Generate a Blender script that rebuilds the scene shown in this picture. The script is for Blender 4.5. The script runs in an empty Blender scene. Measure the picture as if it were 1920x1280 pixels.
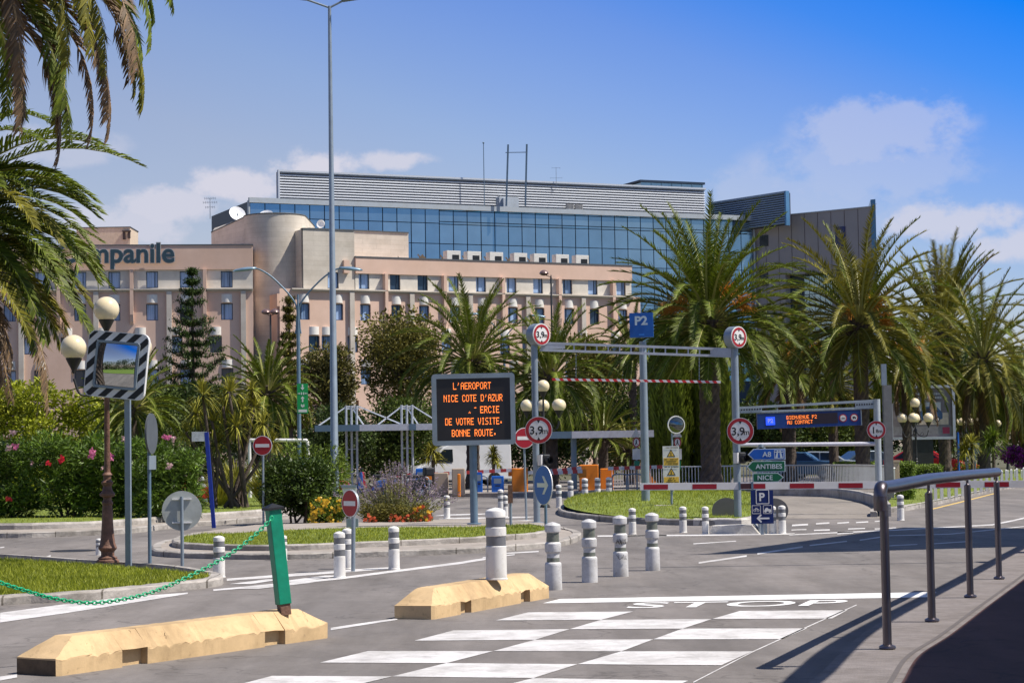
import bpy, bmesh, math, random
from mathutils import Vector, Matrix
random.seed(7)
R = math.radians
C = bpy.context.scene.collection
SC = bpy.context.scene

# ---------------------------------------------------------------- camera
F = 3850.0; HC = 1.7; PITCH = R(3.06); ROLL = R(-0.9)
cam = bpy.data.cameras.new('camera'); cam.lens = F / 1920 * 36; cam.sensor_width = 36
cam.clip_start = 0.1; cam.clip_end = 6000
co = bpy.data.objects.new('camera', cam); C.objects.link(co)
CM = Matrix.Rotation(R(90) + PITCH, 4, 'X') @ Matrix.Rotation(ROLL, 4, 'Z')
co.matrix_world = Matrix.Translation((0, 0, HC)) @ CM
SC.camera = co
CR = CM.to_3x3(); CO = Vector((0, 0, HC))
# ---------------------------------------------------------------- light and sky
SUN_EL = R(56); SUN_AZ = R(-10)          # from the right of the street
sun = bpy.data.lights.new('sun', 'SUN'); sun.energy = 4.8; sun.angle = R(0.5); sun.color = (1.0, 0.94, 0.85)
so = bpy.data.objects.new('sun', sun); C.objects.link(so)
sd = Vector((math.cos(SUN_EL) * math.cos(SUN_AZ), math.cos(SUN_EL) * math.sin(SUN_AZ), math.sin(SUN_EL)))
so.rotation_euler = sd.to_track_quat('Z', 'Y').to_euler(); so.location = (0, 0, 60)
wd = bpy.data.worlds.new('World'); SC.world = wd; wd.use_nodes = True
def build_world():
    nt = wd.node_tree; n = nt.nodes; l = nt.links; n.clear()
    out = n.new('ShaderNodeOutputWorld'); bg = n.new('ShaderNodeBackground'); bg.inputs[1].default_value = 0.089
    sky = n.new('ShaderNodeTexSky'); sky.sky_type = 'NISHITA'; sky.sun_disc = False
    sky.sun_elevation = SUN_EL; sky.sun_rotation = math.pi / 2 - SUN_AZ; sky.air_density = 1.1; sky.dust_density = .6; sky.ozone_density = 1.0
    tc = n.new('ShaderNodeTexCoord'); sp = n.new('ShaderNodeSeparateXYZ'); l.new(tc.outputs['Generated'], sp.inputs[0])
    def ma(op, a, b):
        m = n.new('ShaderNodeMath'); m.operation = op
        for i, v in enumerate((a, b)):
            if hasattr(v, 'is_linked'): l.new(v, m.inputs[i])
            else: m.inputs[i].default_value = v
        return m.outputs[0]
    # clearer, bluer air high up and to the right
    t = ma('ADD', ma('MULTIPLY', sp.outputs[0], 0.85), ma('MULTIPLY', sp.outputs[2], 2.1))
    cr = n.new('ShaderNodeValToRGB'); l.new(t, cr.inputs[0])
    e = cr.color_ramp.elements; e[0].position = SKYT[0][0]; e[0].color = SKYT[0][1]; e[1].position = SKYT[-1][0]; e[1].color = SKYT[-1][1]
    for p_, c_ in SKYT[1:-1]: q = cr.color_ramp.elements.new(p_); q.color = c_
    mx = n.new('ShaderNodeMix'); mx.data_type = 'RGBA'; mx.blend_type = 'MULTIPLY'; mx.inputs[0].default_value = 1
    l.new(sky.outputs[0], mx.inputs[6]); l.new(cr.outputs[0], mx.inputs[7])
    # soft cloud banks low in the sky, each with its own direction and spread
    mp = n.new('ShaderNodeMapping'); mp.inputs['Scale'].default_value = (34, 34, 46); mp.inputs['Location'].default_value = CLOUD_OFF
    l.new(tc.outputs['Generated'], mp.inputs[0])
    nz = n.new('ShaderNodeTexNoise'); nz.inputs['Scale'].default_value = 1.0; nz.inputs['Detail'].default_value = 9; nz.inputs['Roughness'].default_value = 0.6
    l.new(mp.outputs[0], nz.inputs['Vector']); f = None
    front = ma('GREATER_THAN', sp.outputs[1], 0.0)
    for (cx, cz, rx, rz, k) in CLOUDS:
        a = ma('MULTIPLY', ma('SUBTRACT', sp.outputs[0], cx), 1 / rx); b = ma('MULTIPLY', ma('SUBTRACT', sp.outputs[2], cz), 1 / rz)
        d = ma('SUBTRACT', 1.0, ma('SQRT', ma('ADD', ma('MULTIPLY', a, a), ma('MULTIPLY', b, b)), 0.0))
        v = ma('MULTIPLY', ma('MAXIMUM', d, 0.0), 1.3); v = ma('ADD', v, ma('MULTIPLY', ma('SUBTRACT', nz.outputs[0], 0.5), 3.0))
        mr = n.new('ShaderNodeMapRange'); mr.interpolation_type = 'SMOOTHSTEP'; l.new(v, mr.inputs[0]); mr.inputs[1].default_value = .06; mr.inputs[2].default_value = .72; mr.inputs[3].default_value = 0; mr.inputs[4].default_value = k
        g = ma('MULTIPLY', mr.outputs[0], ma('MINIMUM', ma('MULTIPLY', ma('MAXIMUM', d, 0.0), 4.0), 1.0)); f = g if f is None else ma('MAXIMUM', f, g)
    f = ma('MULTIPLY', f, front)
    m2 = n.new('ShaderNodeMix'); m2.data_type = 'RGBA'; l.new(f, m2.inputs[0]); l.new(mx.outputs[2], m2.inputs[6]); m2.inputs[7].default_value = CLOUDC
    l.new(m2.outputs[2], bg.inputs[0]); l.new(bg.outputs[0], out.inputs[0])
SKYT = [(0.0, (0.937, 0.841, 0.975, 1)), (0.2, (0.956, 0.86, 1.004, 1)), (0.3, (0.841, 0.851, 1.099, 1)), (0.4, (0.65, 0.765, 1.195, 1)), (0.47, (0.497, 0.688, 1.243, 1)), (0.555, (0.191, 0.573, 1.357, 1)), (0.64, (0.019, 0.478, 1.434, 1)), (1.0, (0.74, 0.76, 0.86, 1))]
CLOUDC = (5.7, 5.65, 6.5, 1); CLOUD_OFF = (0.3, 0.0, 0.7)
CLOUDS = [((x - 960 - (y - 640) * .016) / 3850, (846 - .0157 * (x - 960) - y) / 3850, rx / 3850, ry / 3850, k) for x, y, rx, ry, k in
    ((600, 326, 140, 52, 1.0), (440, 356, 130, 46, .95), (335, 392, 150, 52, .8), (240, 432, 170, 52, .7), (735, 308, 100, 28, .8), (110, 290, 170, 50, .4), (1640, 255, 190, 100, .42), (1600, 330, 260, 90, .3), (1770, 425, 150, 55, .75), (1890, 470, 130, 45, .75), (1500, 380, 300, 90, .25))]
build_world()
SC.view_settings.view_transform = 'Standard'; SC.view_settings.look = 'None'
SC.view_settings.exposure = 0.42; SC.view_settings.gamma = 1

# ---------------------------------------------------------------- placing helpers
def ray(px, py): return CR @ Vector(((px - 960) / F, (640 - py) / F, -1))
def G(px, py, z=0.0):
    d = ray(px, py); t = (z - HC) / d.z; p = CO + d * t; return Vector((p.x, p.y, z))
def W(px, py, Y):
    d = ray(px, py); return CO + d * (Y / d.y)
def hit(px, py, A, B):                     # pixel ray against the vertical plane through ground points A, B -> (metres along AB, z)
    d = ray(px, py); u = (B - A).xy.normalized(); n = Vector((-u.y, u.x)); t = A.xy.dot(n) / d.xy.dot(n)
    p = CO + d * t; return (p.xy - A.xy).dot(u), p.z
def wm(n, Y): return n * Y / F
# ---------------------------------------------------------------- materials
def lin(r, g, b): return tuple(((c / 255) / 12.92 if c / 255 < .04045 else ((c / 255 + .055) / 1.055) ** 2.4) for c in (r, g, b))
MATS = {}
def M(name, col, rough=.6, metal=0, var=.12, scale=6, bump=0, bscale=30, rnd=0, trans=0, emit=0, stain=0, hue=None, coords='Object', stretch=None, spec=None):
    if name in MATS: return MATS[name]
    m = bpy.data.materials.new(name); m.use_nodes = True; nt = m.node_tree; n = nt.nodes; l = nt.links
    b = n['Principled BSDF']; b.inputs['Roughness'].default_value = rough; b.inputs['Metallic'].default_value = metal
    if spec is not None: b.inputs['Specular IOR Level'].default_value = spec
    col = tuple(col) + (1,) if len(col) == 3 else col
    cur = None
    tc = n.new('ShaderNodeTexCoord'); vec = tc.outputs[coords]
    if stretch:
        mp = n.new('ShaderNodeMapping'); mp.inputs['Scale'].default_value = stretch; l.new(vec, mp.inputs[0]); vec = mp.outputs[0]
    def mixm(fac, a, bcol, mode='MIX'):
        x = n.new('ShaderNodeMix'); x.data_type = 'RGBA'; x.blend_type = mode
        if hasattr(fac, 'is_linked'): l.new(fac, x.inputs[0])
        else: x.inputs[0].default_value = fac
        if hasattr(a, 'is_linked'): l.new(a, x.inputs[6])
        else: x.inputs[6].default_value = a
        if hasattr(bcol, 'is_linked'): l.new(bcol, x.inputs[7])
        else: x.inputs[7].default_value = bcol
        return x.outputs[2]
    base = col
    if var:
        z = n.new('ShaderNodeTexNoise'); z.inputs['Scale'].default_value = scale; z.inputs['Detail'].default_value = 6; z.inputs['Roughness'].default_value = .62
        l.new(vec, z.inputs['Vector'])
        r = n.new('ShaderNodeValToRGB'); l.new(z.outputs[0], r.inputs[0])
        r.color_ramp.elements[0].position = .3; r.color_ramp.elements[1].position = .7
        r.color_ramp.elements[0].color = tuple(max(0, c * (1 - var)) for c in col[:3]) + (1,)
        r.color_ramp.elements[1].color = tuple(min(1, c * (1 + var)) for c in col[:3]) + (1,)
        base = r.outputs[0]
    if stain:
        z = n.new('ShaderNodeTexNoise'); z.inputs['Scale'].default_value = scale * .23; z.inputs['Detail'].default_value = 9; z.inputs['Roughness'].default_value = .7
        l.new(vec, z.inputs['Vector'])
        r = n.new('ShaderNodeValToRGB'); l.new(z.outputs[0], r.inputs[0])
        r.color_ramp.elements[0].position = .45; r.color_ramp.elements[1].position = .7
        r.color_ramp.elements[0].color = (1, 1, 1, 1); s = 1 - stain; r.color_ramp.elements[1].color = (s, s * .97, s * .92, 1)
        base = mixm(1.0, base, r.outputs[0], 'MULTIPLY')
    if rnd:
        g = n.new('ShaderNodeNewGeometry'); r = n.new('ShaderNodeValToRGB'); l.new(g.outputs['Random Per Island'], r.inputs[0])
        h = hue or (1.25, 1.1, .8)
        r.color_ramp.elements[0].color = (1 - rnd, 1 - rnd, 1 - rnd, 1); r.color_ramp.elements[1].color = (h[0] * (1 + rnd) / 1, h[1] * (1 + rnd), h[2] * (1 + rnd), 1)
        base = mixm(1.0, base, r.outputs[0], 'MULTIPLY')
    if hasattr(base, 'is_linked'): l.new(base, b.inputs['Base Color'])
    else: b.inputs['Base Color'].default_value = base
    if bump:
        z = n.new('ShaderNodeTexNoise'); z.inputs['Scale'].default_value = bscale; z.inputs['Detail'].default_value = 5; l.new(vec, z.inputs['Vector'])
        bp = n.new('ShaderNodeBump'); bp.inputs['Strength'].default_value = min(1, bump); bp.inputs['Distance'].default_value = .02 * max(1, bump)
        l.new(z.outputs[0], bp.inputs['Height']); l.new(bp.outputs[0], b.inputs['Normal'])
    if emit:
        b.inputs['Emission Color'].default_value = col; b.inputs['Emission Strength'].default_value = emit
    if trans:
        o = n['Material Output']; t = n.new('ShaderNodeBsdfTranslucent'); x = n.new('ShaderNodeMixShader'); x.inputs[0].default_value = trans
        if hasattr(base, 'is_linked'): l.new(base, t.inputs[0])
        else: t.inputs[0].default_value = base
        l.new(b.outputs[0], x.inputs[1]); l.new(t.outputs[0], x.inputs[2]); l.new(x.outputs[0], o.inputs[0])
    MATS[name] = m; return m
# ---------------------------------------------------------------- mesh builder
class MB:
    def __init__(s): s.v = []; s.f = []; s.mi = []; s.sm = []; s.m = 0; s.smooth = False; s.T = None
    def add(s, vs, fs):
        o = len(s.v)
        if s.T is not None: vs = [s.T @ Vector(v) for v in vs]
        s.v += [tuple(v) for v in vs]
        for f in fs: s.f.append([i + o for i in f]); s.mi.append(s.m); s.sm.append(s.smooth)
    def box(s, c, d, rz=0, ry=0, rx=0):
        x, y, z = d[0] / 2, d[1] / 2, d[2] / 2
        P = [Vector(p) for p in ((-x, -y, -z), (x, -y, -z), (x, y, -z), (-x, y, -z), (-x, -y, z), (x, -y, z), (x, y, z), (-x, y, z))]
        if rz or ry or rx:
            Q = Matrix.Rotation(rz, 3, 'Z') @ Matrix.Rotation(ry, 3, 'Y') @ Matrix.Rotation(rx, 3, 'X'); P = [Q @ p for p in P]
        c = Vector(c); s.add([p + c for p in P], [(0, 3, 2, 1), (4, 5, 6, 7), (0, 1, 5, 4), (1, 2, 6, 5), (2, 3, 7, 6), (3, 0, 4, 7)]); return s
    def bar(s, a, b, w, h=None):                      # square bar between two points
        a = Vector(a); b = Vector(b); h = h or w; d = b - a; L = d.length
        q = d.to_track_quat('Z', 'Y').to_matrix(); x = q.col[0] * w / 2; y = q.col[1] * h / 2
        P = [a - x - y, a + x - y, a + x + y, a - x + y, b - x - y, b + x - y, b + x + y, b - x + y]
        s.add(P, [(0, 3, 2, 1), (4, 5, 6, 7), (0, 1, 5, 4), (1, 2, 6, 5), (2, 3, 7, 6), (3, 0, 4, 7)]); return s
    def cyl(s, a, b, r0, r1=None, n=12, caps=True):
        return s.tube([a, b], [r0, r0 if r1 is None else r1], n, caps)
    def tube(s, pts, r, n=8, caps=True):
        pts = [Vector(p) for p in pts]; k = len(pts); rr = r if isinstance(r, (list, tuple)) else [r] * k
        vs = []; ref = None
        for i, p in enumerate(pts):
            d = (pts[min(i + 1, k - 1)] - pts[max(i - 1, 0)]).normalized()
            if ref is None: ref = Vector((1, 0, 0)) if abs(d.x) < .9 else Vector((0, 1, 0))
            x = (ref - d * ref.dot(d)).normalized(); y = d.cross(x); ref = x
            for j in range(n):
                a = 2 * math.pi * j / n; vs.append(p + (x * math.cos(a) + y * math.sin(a)) * rr[i])
        fs = []
        for i in range(k - 1):
            for j in range(n):
                j2 = (j + 1) % n; fs.append((i * n + j, i * n + j2, (i + 1) * n + j2, (i + 1) * n + j))
        o = s.smooth; s.smooth = True; s.add(vs, fs); s.smooth = o
        if caps:
            s.add(vs[:n], [tuple(range(n))[::-1]]); s.add(vs[-n:], [tuple(range(n))])
        return s
    def lathe(s, prof, n=20, c=(0, 0, 0), sx=1, sy=1):
        vs = []; c = Vector(c); pr = [prof[0]]; sp = set()
        for i in range(1, len(prof)):
            if i < len(prof) - 1:
                a = Vector((prof[i][0] - prof[i - 1][0], prof[i][1] - prof[i - 1][1])); b = Vector((prof[i + 1][0] - prof[i][0], prof[i + 1][1] - prof[i][1]))
                if a.length > 1e-5 and b.length > 1e-5 and a.angle(b) > .6: pr.append(prof[i]); sp.add(len(pr) - 1)
            pr.append(prof[i])
        prof = pr
        for r, z in prof:
            for j in range(n):
                a = 2 * math.pi * j / n; vs.append(c + Vector((r * math.cos(a) * sx, r * math.sin(a) * sy, z)))
        fs = []
        for i in range(len(prof) - 1):
            if i in sp: continue
            for j in range(n):
                j2 = (j + 1) % n; fs.append((i * n + j, i * n + j2, (i + 1) * n + j2, (i + 1) * n + j))
        o = s.smooth; s.smooth = True; s.add(vs, fs); s.smooth = o; return s
    def sphere(s, c, r, n=16, sq=(1, 1, 1)):
        pr = [(math.sin(math.pi * i / n) * r, -math.cos(math.pi * i / n) * r * sq[2]) for i in range(n + 1)]
        pr[0] = (1e-4, pr[0][1]); pr[-1] = (1e-4, pr[-1][1])
        return s.lathe(pr, n * 2 if n < 12 else 24, c, sq[0], sq[1])
    def prism(s, poly, z0, z1, bottom=True):            # poly in XY, counter-clockwise or not
        a = sum(poly[i][0] * poly[(i + 1) % len(poly)][1] - poly[(i + 1) % len(poly)][0] * poly[i][1] for i in range(len(poly)))
        if a < 0: poly = poly[::-1]
        k = len(poly); s.add([(p[0], p[1], z0) for p in poly] + [(p[0], p[1], z1) for p in poly],
            [tuple(range(k, 2 * k))] + ([tuple(range(k))[::-1]] if bottom else []) + [(i, (i + 1) % k, (i + 1) % k + k, i + k) for i in range(k)]); return s
    def plate(s, poly, y0, y1):                          # poly in XZ extruded in Y
        k = len(poly); a = sum(poly[i][0] * poly[(i + 1) % k][1] - poly[(i + 1) % k][0] * poly[i][1] for i in range(k))
        if a < 0: poly = poly[::-1]
        s.add([(p[0], y0, p[1]) for p in poly] + [(p[0], y1, p[1]) for p in poly],
            [tuple(range(k)), tuple(range(k, 2 * k))[::-1]] + [(i + k, (i + 1) % k + k, (i + 1) % k, i) for i in range(k)]); return s
    def disc(s, cx, cz, r, y0, y1, n=40, rx=None):
        return s.plate([(cx + (rx or r) * math.cos(2 * math.pi * i / n), cz + r * math.sin(2 * math.pi * i / n)) for i in range(n)], y0, y1)
    def rrect(s, cx, cz, w, h, r, y0, y1, n=5):
        return s.plate(rrpts(cx, cz, w, h, r, n), y0, y1)
    def frame(s, cx, cz, w, h, r, t, y0, y1, n=5):       # hollow rounded frame
        a = rrpts(cx, cz, w, h, r, n); b = rrpts(cx, cz, w - 2 * t, h - 2 * t, max(r - t, .005), n); k = len(a)
        vs = [(p[0], y0, p[1]) for p in a] + [(p[0], y0, p[1]) for p in b] + [(p[0], y1, p[1]) for p in a] + [(p[0], y1, p[1]) for p in b]
        fs = []
        for i in range(k):
            j = (i + 1) % k
            fs += [(i, j, k + j, k + i), (2 * k + j, 2 * k + i, 3 * k + i, 3 * k + j), (j, i, 2 * k + i, 2 * k + j), (k + i, k + j, 3 * k + j, 3 * k + i)]
        s.add(vs, fs); return s
    def text(s, t, size, cx, cz, y, depth=.004, bold=0.0, align='CENTER', wscale=1.0):
        vs, fs = textmesh(t, bold); xs = [v[0] for v in vs]; w = max(xs) - min(xs); x0 = min(xs)
        off = {'CENTER': -w / 2 - x0, 'LEFT': -x0, 'RIGHT': -w - x0}[align]
        s.add([(cx + (v[0] + off) * size * wscale, y - (depth if v[2] > 0 else 0), cz + (v[1] - .35) * size) for v in vs], fs); return s
    def build(s, name, mats, parent=None, loc=None, bevel=0):
        me = bpy.data.meshes.new(name); me.from_pydata(s.v, [], s.f)
        mats = mats if isinstance(mats, (list, tuple)) else [mats]
        for m in mats: me.materials.append(m)
        me.polygons.foreach_set('material_index', s.mi); me.polygons.foreach_set('use_smooth', s.sm); me.update()
        o = bpy.data.objects.new(name, me); C.objects.link(o)
        if parent: o.parent = parent
        if loc is not None: o.location = loc
        if bevel:
            b = o.modifiers.new('bevel', 'BEVEL'); b.width = bevel; b.segments = 2; b.limit_method = 'ANGLE'
        return o
def rrpts(cx, cz, w, h, r, n=5):
    P = []
    for (sx, sz, a0) in ((1, -1, -90), (1, 1, 0), (-1, 1, 90), (-1, -1, 180)):
        for i in range(n + 1):
            a = R(a0 + 90 * i / n); P.append((cx + sx * (w / 2 - r) + r * math.cos(a), cz + sz * (h / 2 - r) + r * math.sin(a)))
    return P
TX = {}
def textmesh(t, bold):
    k = (t, bold)
    if k not in TX:
        cu = bpy.data.curves.new('lettering', 'FONT'); cu.body = t; cu.extrude = .5; cu.offset = bold; cu.resolution_u = 4
        o = bpy.data.objects.new('lettering', cu); C.objects.link(o); bpy.context.view_layer.update()
        me = o.evaluated_get(bpy.context.evaluated_depsgraph_get()).to_mesh()
        TX[k] = ([tuple(v.co) for v in me.vertices], [tuple(p.vertices) for p in me.polygons])
        C.objects.unlink(o); bpy.data.objects.remove(o)
    return TX[k]
GLY = {'A': '0E11111F111111', 'B': '1E11111E11111E', 'C': '0E11101010110E', 'D': '1E11111111111E', 'E': '1F10101E10101F', 'I': '0E04040404040E', 'L': '1010101010101F',
       'M': '111B1515111111', 'N': '11191513111111', 'O': '0E11111111110E', 'P': '1E11111E101010', 'R': '1E11111E141211', 'S': '0F10100E01011E', 'T': '1F040404040404',
       'U': '1111111111110E', 'V': '111111110A0A04', 'Z': '1F01020408101F', '2': '0E11010204081F', "'": '04040800000000', '.': '000000000C0C00', ' ': '00000000000000', '~': '001C0000000000', '^': '00000004000A0A'}
def led(mb, t, cell, x0, z0, y):                          # dot matrix lettering, one square lamp per lit dot
    for i, ch in enumerate(t):
        g = GLY[ch]
        for r_ in range(7):
            b = int(g[r_ * 2:r_ * 2 + 2], 16)
            for c_ in range(5):
                if b >> (4 - c_) & 1:
                    x = x0 + (i * 6 + c_) * cell; z = z0 - r_ * cell; q = cell * .46
                    mb.add([(x - q, y, z - q), (x + q, y, z - q), (x + q, y, z + q), (x - q, y, z + q)], [(0, 1, 2, 3)])
# ---------------------------------------------------------------- naming helpers
def tag(o, label=None, cat=None, group=None, kind=None):
    if label: o['label'] = label
    if cat: o['category'] = cat
    if group: o['group'] = group
    if kind: o['kind'] = kind
    return o
def T(name, label, cat, loc=(0, 0, 0), rz=0, group=None):
    o = bpy.data.objects.new(name, None); o.empty_display_size = .2; C.objects.link(o); o.location = loc; o.rotation_euler = (0, 0, rz)
    return tag(o, label, cat, group)
def kids(o): return [c for c in C.objects if c.parent == o]
def dup(o, loc=None, rz=None, label=None, group=None, scale=None, parent=None):
    c = o.copy(); C.objects.link(c)
    if parent: c.parent = parent
    if loc is not None: c.location = loc
    if rz is not None: c.rotation_euler = (0, 0, rz)
    if scale: c.scale = (scale,) * 3
    if label: c['label'] = label
    if group: c['group'] = group
    for k in KID.get(o.name, []): dup(k, parent=c)
    return c
KID = {}
def reg(o):                                               # remember the tree of a source thing once built
    def rec(p):
        KID[p.name] = [c for c in C.objects if c.parent == p]
        for c in KID[p.name]: rec(c)
    rec(o); return o
def cat_rom(P, n=8, closed=False):
    P = [Vector(p) for p in P]; out = []; k = len(P)
    rng = range(k if closed else k - 1)
    for i in rng:
        g = (lambda j: P[j % k]) if closed else (lambda j: P[max(0, min(k - 1, j))])
        a, b, c, d = g(i - 1), g(i), g(i + 1), g(i + 2)
        for s in range(n):
            t = s / n; out.append(.5 * ((2 * b) + (c - a) * t + (2 * a - 5 * b + 4 * c - d) * t * t + (3 * b - a - 3 * c + d) * t ** 3))
    if not closed: out.append(P[-1])
    return out
GLY['^'] = '0000000000040A'
# ================================================================ materials
white_paint = M('white_paint', (.74, .73, .72), .5, var=.06, scale=9, stain=.18)
road_paint = M('road_paint', (.62, .60, .59), .75, var=.14, scale=5, stain=.42, bump=.2)
concrete = M('concrete', (.40, .37, .34), .85, var=.2, scale=5, bump=.5, bscale=25, stain=.45)
concrete_pale = M('concrete_pale', (.47, .42, .375), .85, var=.15, scale=3, bump=.35, bscale=30, stain=.35)
kerb_mat = M('kerb_stone', (.36, .33, .30), .85, var=.25, scale=4, bump=.6, bscale=18, stain=.6)
galv = M('galvanised_metal', (.26, .31, .36), .45, .35, var=.1, scale=3, stain=.15)
galv_dark = M('grey_blue_paint', (.13, .20, .27), .45, .2, var=.1, scale=3, stain=.2)
steel = M('brushed_steel', (.15, .13, .145), .34, .9, var=.12, scale=4, stretch=(1, 1, .15))
black = M('black_plastic', (.012, .012, .014), .5, var=.2)
dark_metal = M('dark_metal', (.03, .03, .03), .5, .3, var=.2)
rust = M('rusty_brown_paint', (.17, .085, .055), .65, var=.45, scale=9, bump=.4, bscale=40, stain=.4)
cream_globe = M('cream_globe', (.76, .64, .42), .22, var=.04, scale=2)
red_sign = M('sign_red', (.36, .012, .02), .35, var=.05)
white_sign = M('sign_white', (.74, .72, .70), .4, var=.04, stain=.1)
blue_sign = M('sign_blue', (.012, .10, .42), .35, var=.06)
navy = M('sign_navy', (.006, .02, .12), .35, var=.08)
green_sign = M('sign_green', (.005, .11, .045), .35, var=.06)
bright_green = M('evac_green', (.01, .32, .08), .4, var=.05)
yellow_sign = M('sign_yellow', (.78, .48, .06), .45, var=.06)
green_paint = M('green_paint', (.0, .23, .13), .42, var=.15, scale=14, stain=.25)
chain_green = M('chain_green', (.005, .36, .16), .35, var=.08)
orange = M('orange_paint', (.82, .23, .012), .4, var=.06)
blue_paint = M('blue_paint', (.01, .12, .50), .4, var=.08)
beige = M('beige_paint', (.42, .32, .23), .55, var=.06)
yellow_conc = M('ochre_concrete', (.60, .42, .225), .85, var=.05, scale=5, bump=.18, bscale=90, stain=.38)
barrier_red = M('barrier_red', (.30, .008, .018), .4, var=.06)
earth = M('soil', (.055, .038, .024), .95, var=.4, scale=6, bump=.6)
glass_dark = M('dark_glass', (.01, .015, .02), .08, var=0)
led_orange = M('led_orange', (1.0, .22, .035), .5, var=0, emit=1.15)
led_blue = M('led_blue', (.02, .08, 1.0), .5, var=0, emit=.9)
rubber = M('rubber', (.02, .02, .02), .8, var=.2)

def wear(m, under, amt=.5, scale=3.0):              # paint rubbed through to the asphalt in patches and specks
    nt = m.node_tree; n = nt.nodes; l = nt.links; b = n['Principled BSDF']; cur = b.inputs['Base Color'].links[0].from_socket; tc = n.new('ShaderNodeTexCoord')
    for sc, lo, hi, k in ((scale, .52, .72, amt), (scale * 9, .58, .66, amt * .8), (60, .6, .68, amt * .7)):
        z = n.new('ShaderNodeTexNoise'); z.inputs['Scale'].default_value = sc; z.inputs['Detail'].default_value = 10; z.inputs['Roughness'].default_value = .7; l.new(tc.outputs['Object'], z.inputs['Vector'])
        r = n.new('ShaderNodeValToRGB'); l.new(z.outputs[0], r.inputs[0]); e = r.color_ramp.elements; e[0].position = lo; e[1].position = hi; e[1].color = (k, k, k, 1)
        x = n.new('ShaderNodeMix'); x.data_type = 'RGBA'; l.new(r.outputs[0], x.inputs[0]); l.new(cur, x.inputs[6]); x.inputs[7].default_value = under; cur = x.outputs[2]
    l.new(cur, b.inputs['Base Color'])
wear(road_paint, (.24, .22, .21, 1), .62); wear(yellow_conc, (.26, .17, .09, 1), .5, 1.6); wear(galv, (.16, .15, .14, 1), .25, 2)
def asphalt(name, col, worn=.25):
    m = M(name, col, .88, var=.17, scale=85, bump=.35, bscale=120)
    nt = m.node_tree; n = nt.nodes; l = nt.links; b = n['Principled BSDF']; src = b.inputs['Base Color'].links[0].from_socket
    tc = n.new('ShaderNodeTexCoord')
    def noise(sc, det, st, lo, hi, c0, c1):
        mp = n.new('ShaderNodeMapping'); mp.inputs['Scale'].default_value = st; mp.inputs['Rotation'].default_value = (0, 0, R(25)); l.new(tc.outputs['Object'], mp.inputs[0])
        z = n.new('ShaderNodeTexNoise'); z.inputs['Scale'].default_value = sc; z.inputs['Detail'].default_value = det; z.inputs['Roughness'].default_value = .65; l.new(mp.outputs[0], z.inputs['Vector'])
        r = n.new('ShaderNodeValToRGB'); l.new(z.outputs[0], r.inputs[0]); e = r.color_ramp.elements
        e[0].position = lo; e[1].position = hi; e[0].color = (c0,) * 3 + (1,); e[1].color = (c1, c1 * .985, c1 * .965, 1); return r.outputs[0]
    cur = src
    for o in (noise(.35, 6, (1, .35, 1), .35, .68, 1 - worn, 1 + worn * .45), noise(1.5, 7, (1, .09, 1), .42, .72, 1.03, 1 - worn * .9), noise(5, 10, (1, 1, 1), .55, .72, 1.0, .84), noise(2.6, 2, (1, 1, 1), .70, .76, 1.0, .80), noise(2.2, 9, (1, .6, 1), .4, .75, 1.04, 1 - worn * .6), noise(14, 4, (1, 1, 1), .3, .7, .93, 1.07)):
        x = n.new('ShaderNodeMix'); x.data_type = 'RGBA'; x.blend_type = 'MULTIPLY'; x.inputs[0].default_value = 1; l.new(cur, x.inputs[6]); l.new(o, x.inputs[7]); cur = x.outputs[2]
    # fine cracks
    v = n.new('ShaderNodeTexVoronoi'); v.feature = 'DISTANCE_TO_EDGE'; v.inputs['Scale'].default_value = .33
    zz = n.new('ShaderNodeTexNoise'); zz.inputs['Scale'].default_value = 1.4; zz.inputs['Detail'].default_value = 5; l.new(tc.outputs['Object'], zz.inputs['Vector'])
    ad = n.new('ShaderNodeMix'); ad.data_type = 'RGBA'; ad.blend_type = 'LINEAR_LIGHT'; ad.inputs[0].default_value = .8; l.new(tc.outputs['Object'], ad.inputs[6]); l.new(zz.outputs['Color'], ad.inputs[7]); l.new(ad.outputs[2], v.inputs['Vector'])
    r = n.new('ShaderNodeValToRGB'); l.new(v.outputs[0], r.inputs[0]); e = r.color_ramp.elements; e[0].position = .001; e[0].color = (.4, .4, .4, 1); e[1].position = .010; e[1].color = (1, 1, 1, 1)
    x = n.new('ShaderNodeMix'); x.data_type = 'RGBA'; x.blend_type = 'MULTIPLY'; x.inputs[0].default_value = .6; l.new(cur, x.inputs[6]); l.new(r.outputs[0], x.inputs[7])
    l.new(x.outputs[2], b.inputs['Base Color']); return m
asphalt_mat = asphalt('asphalt', (.205, .187, .178), .3)
asphalt_ramp = asphalt('asphalt_pale', (.25, .225, .20), .15)
asphalt_walk = asphalt('asphalt_maroon', (.125, .056, .046), .35)

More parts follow.
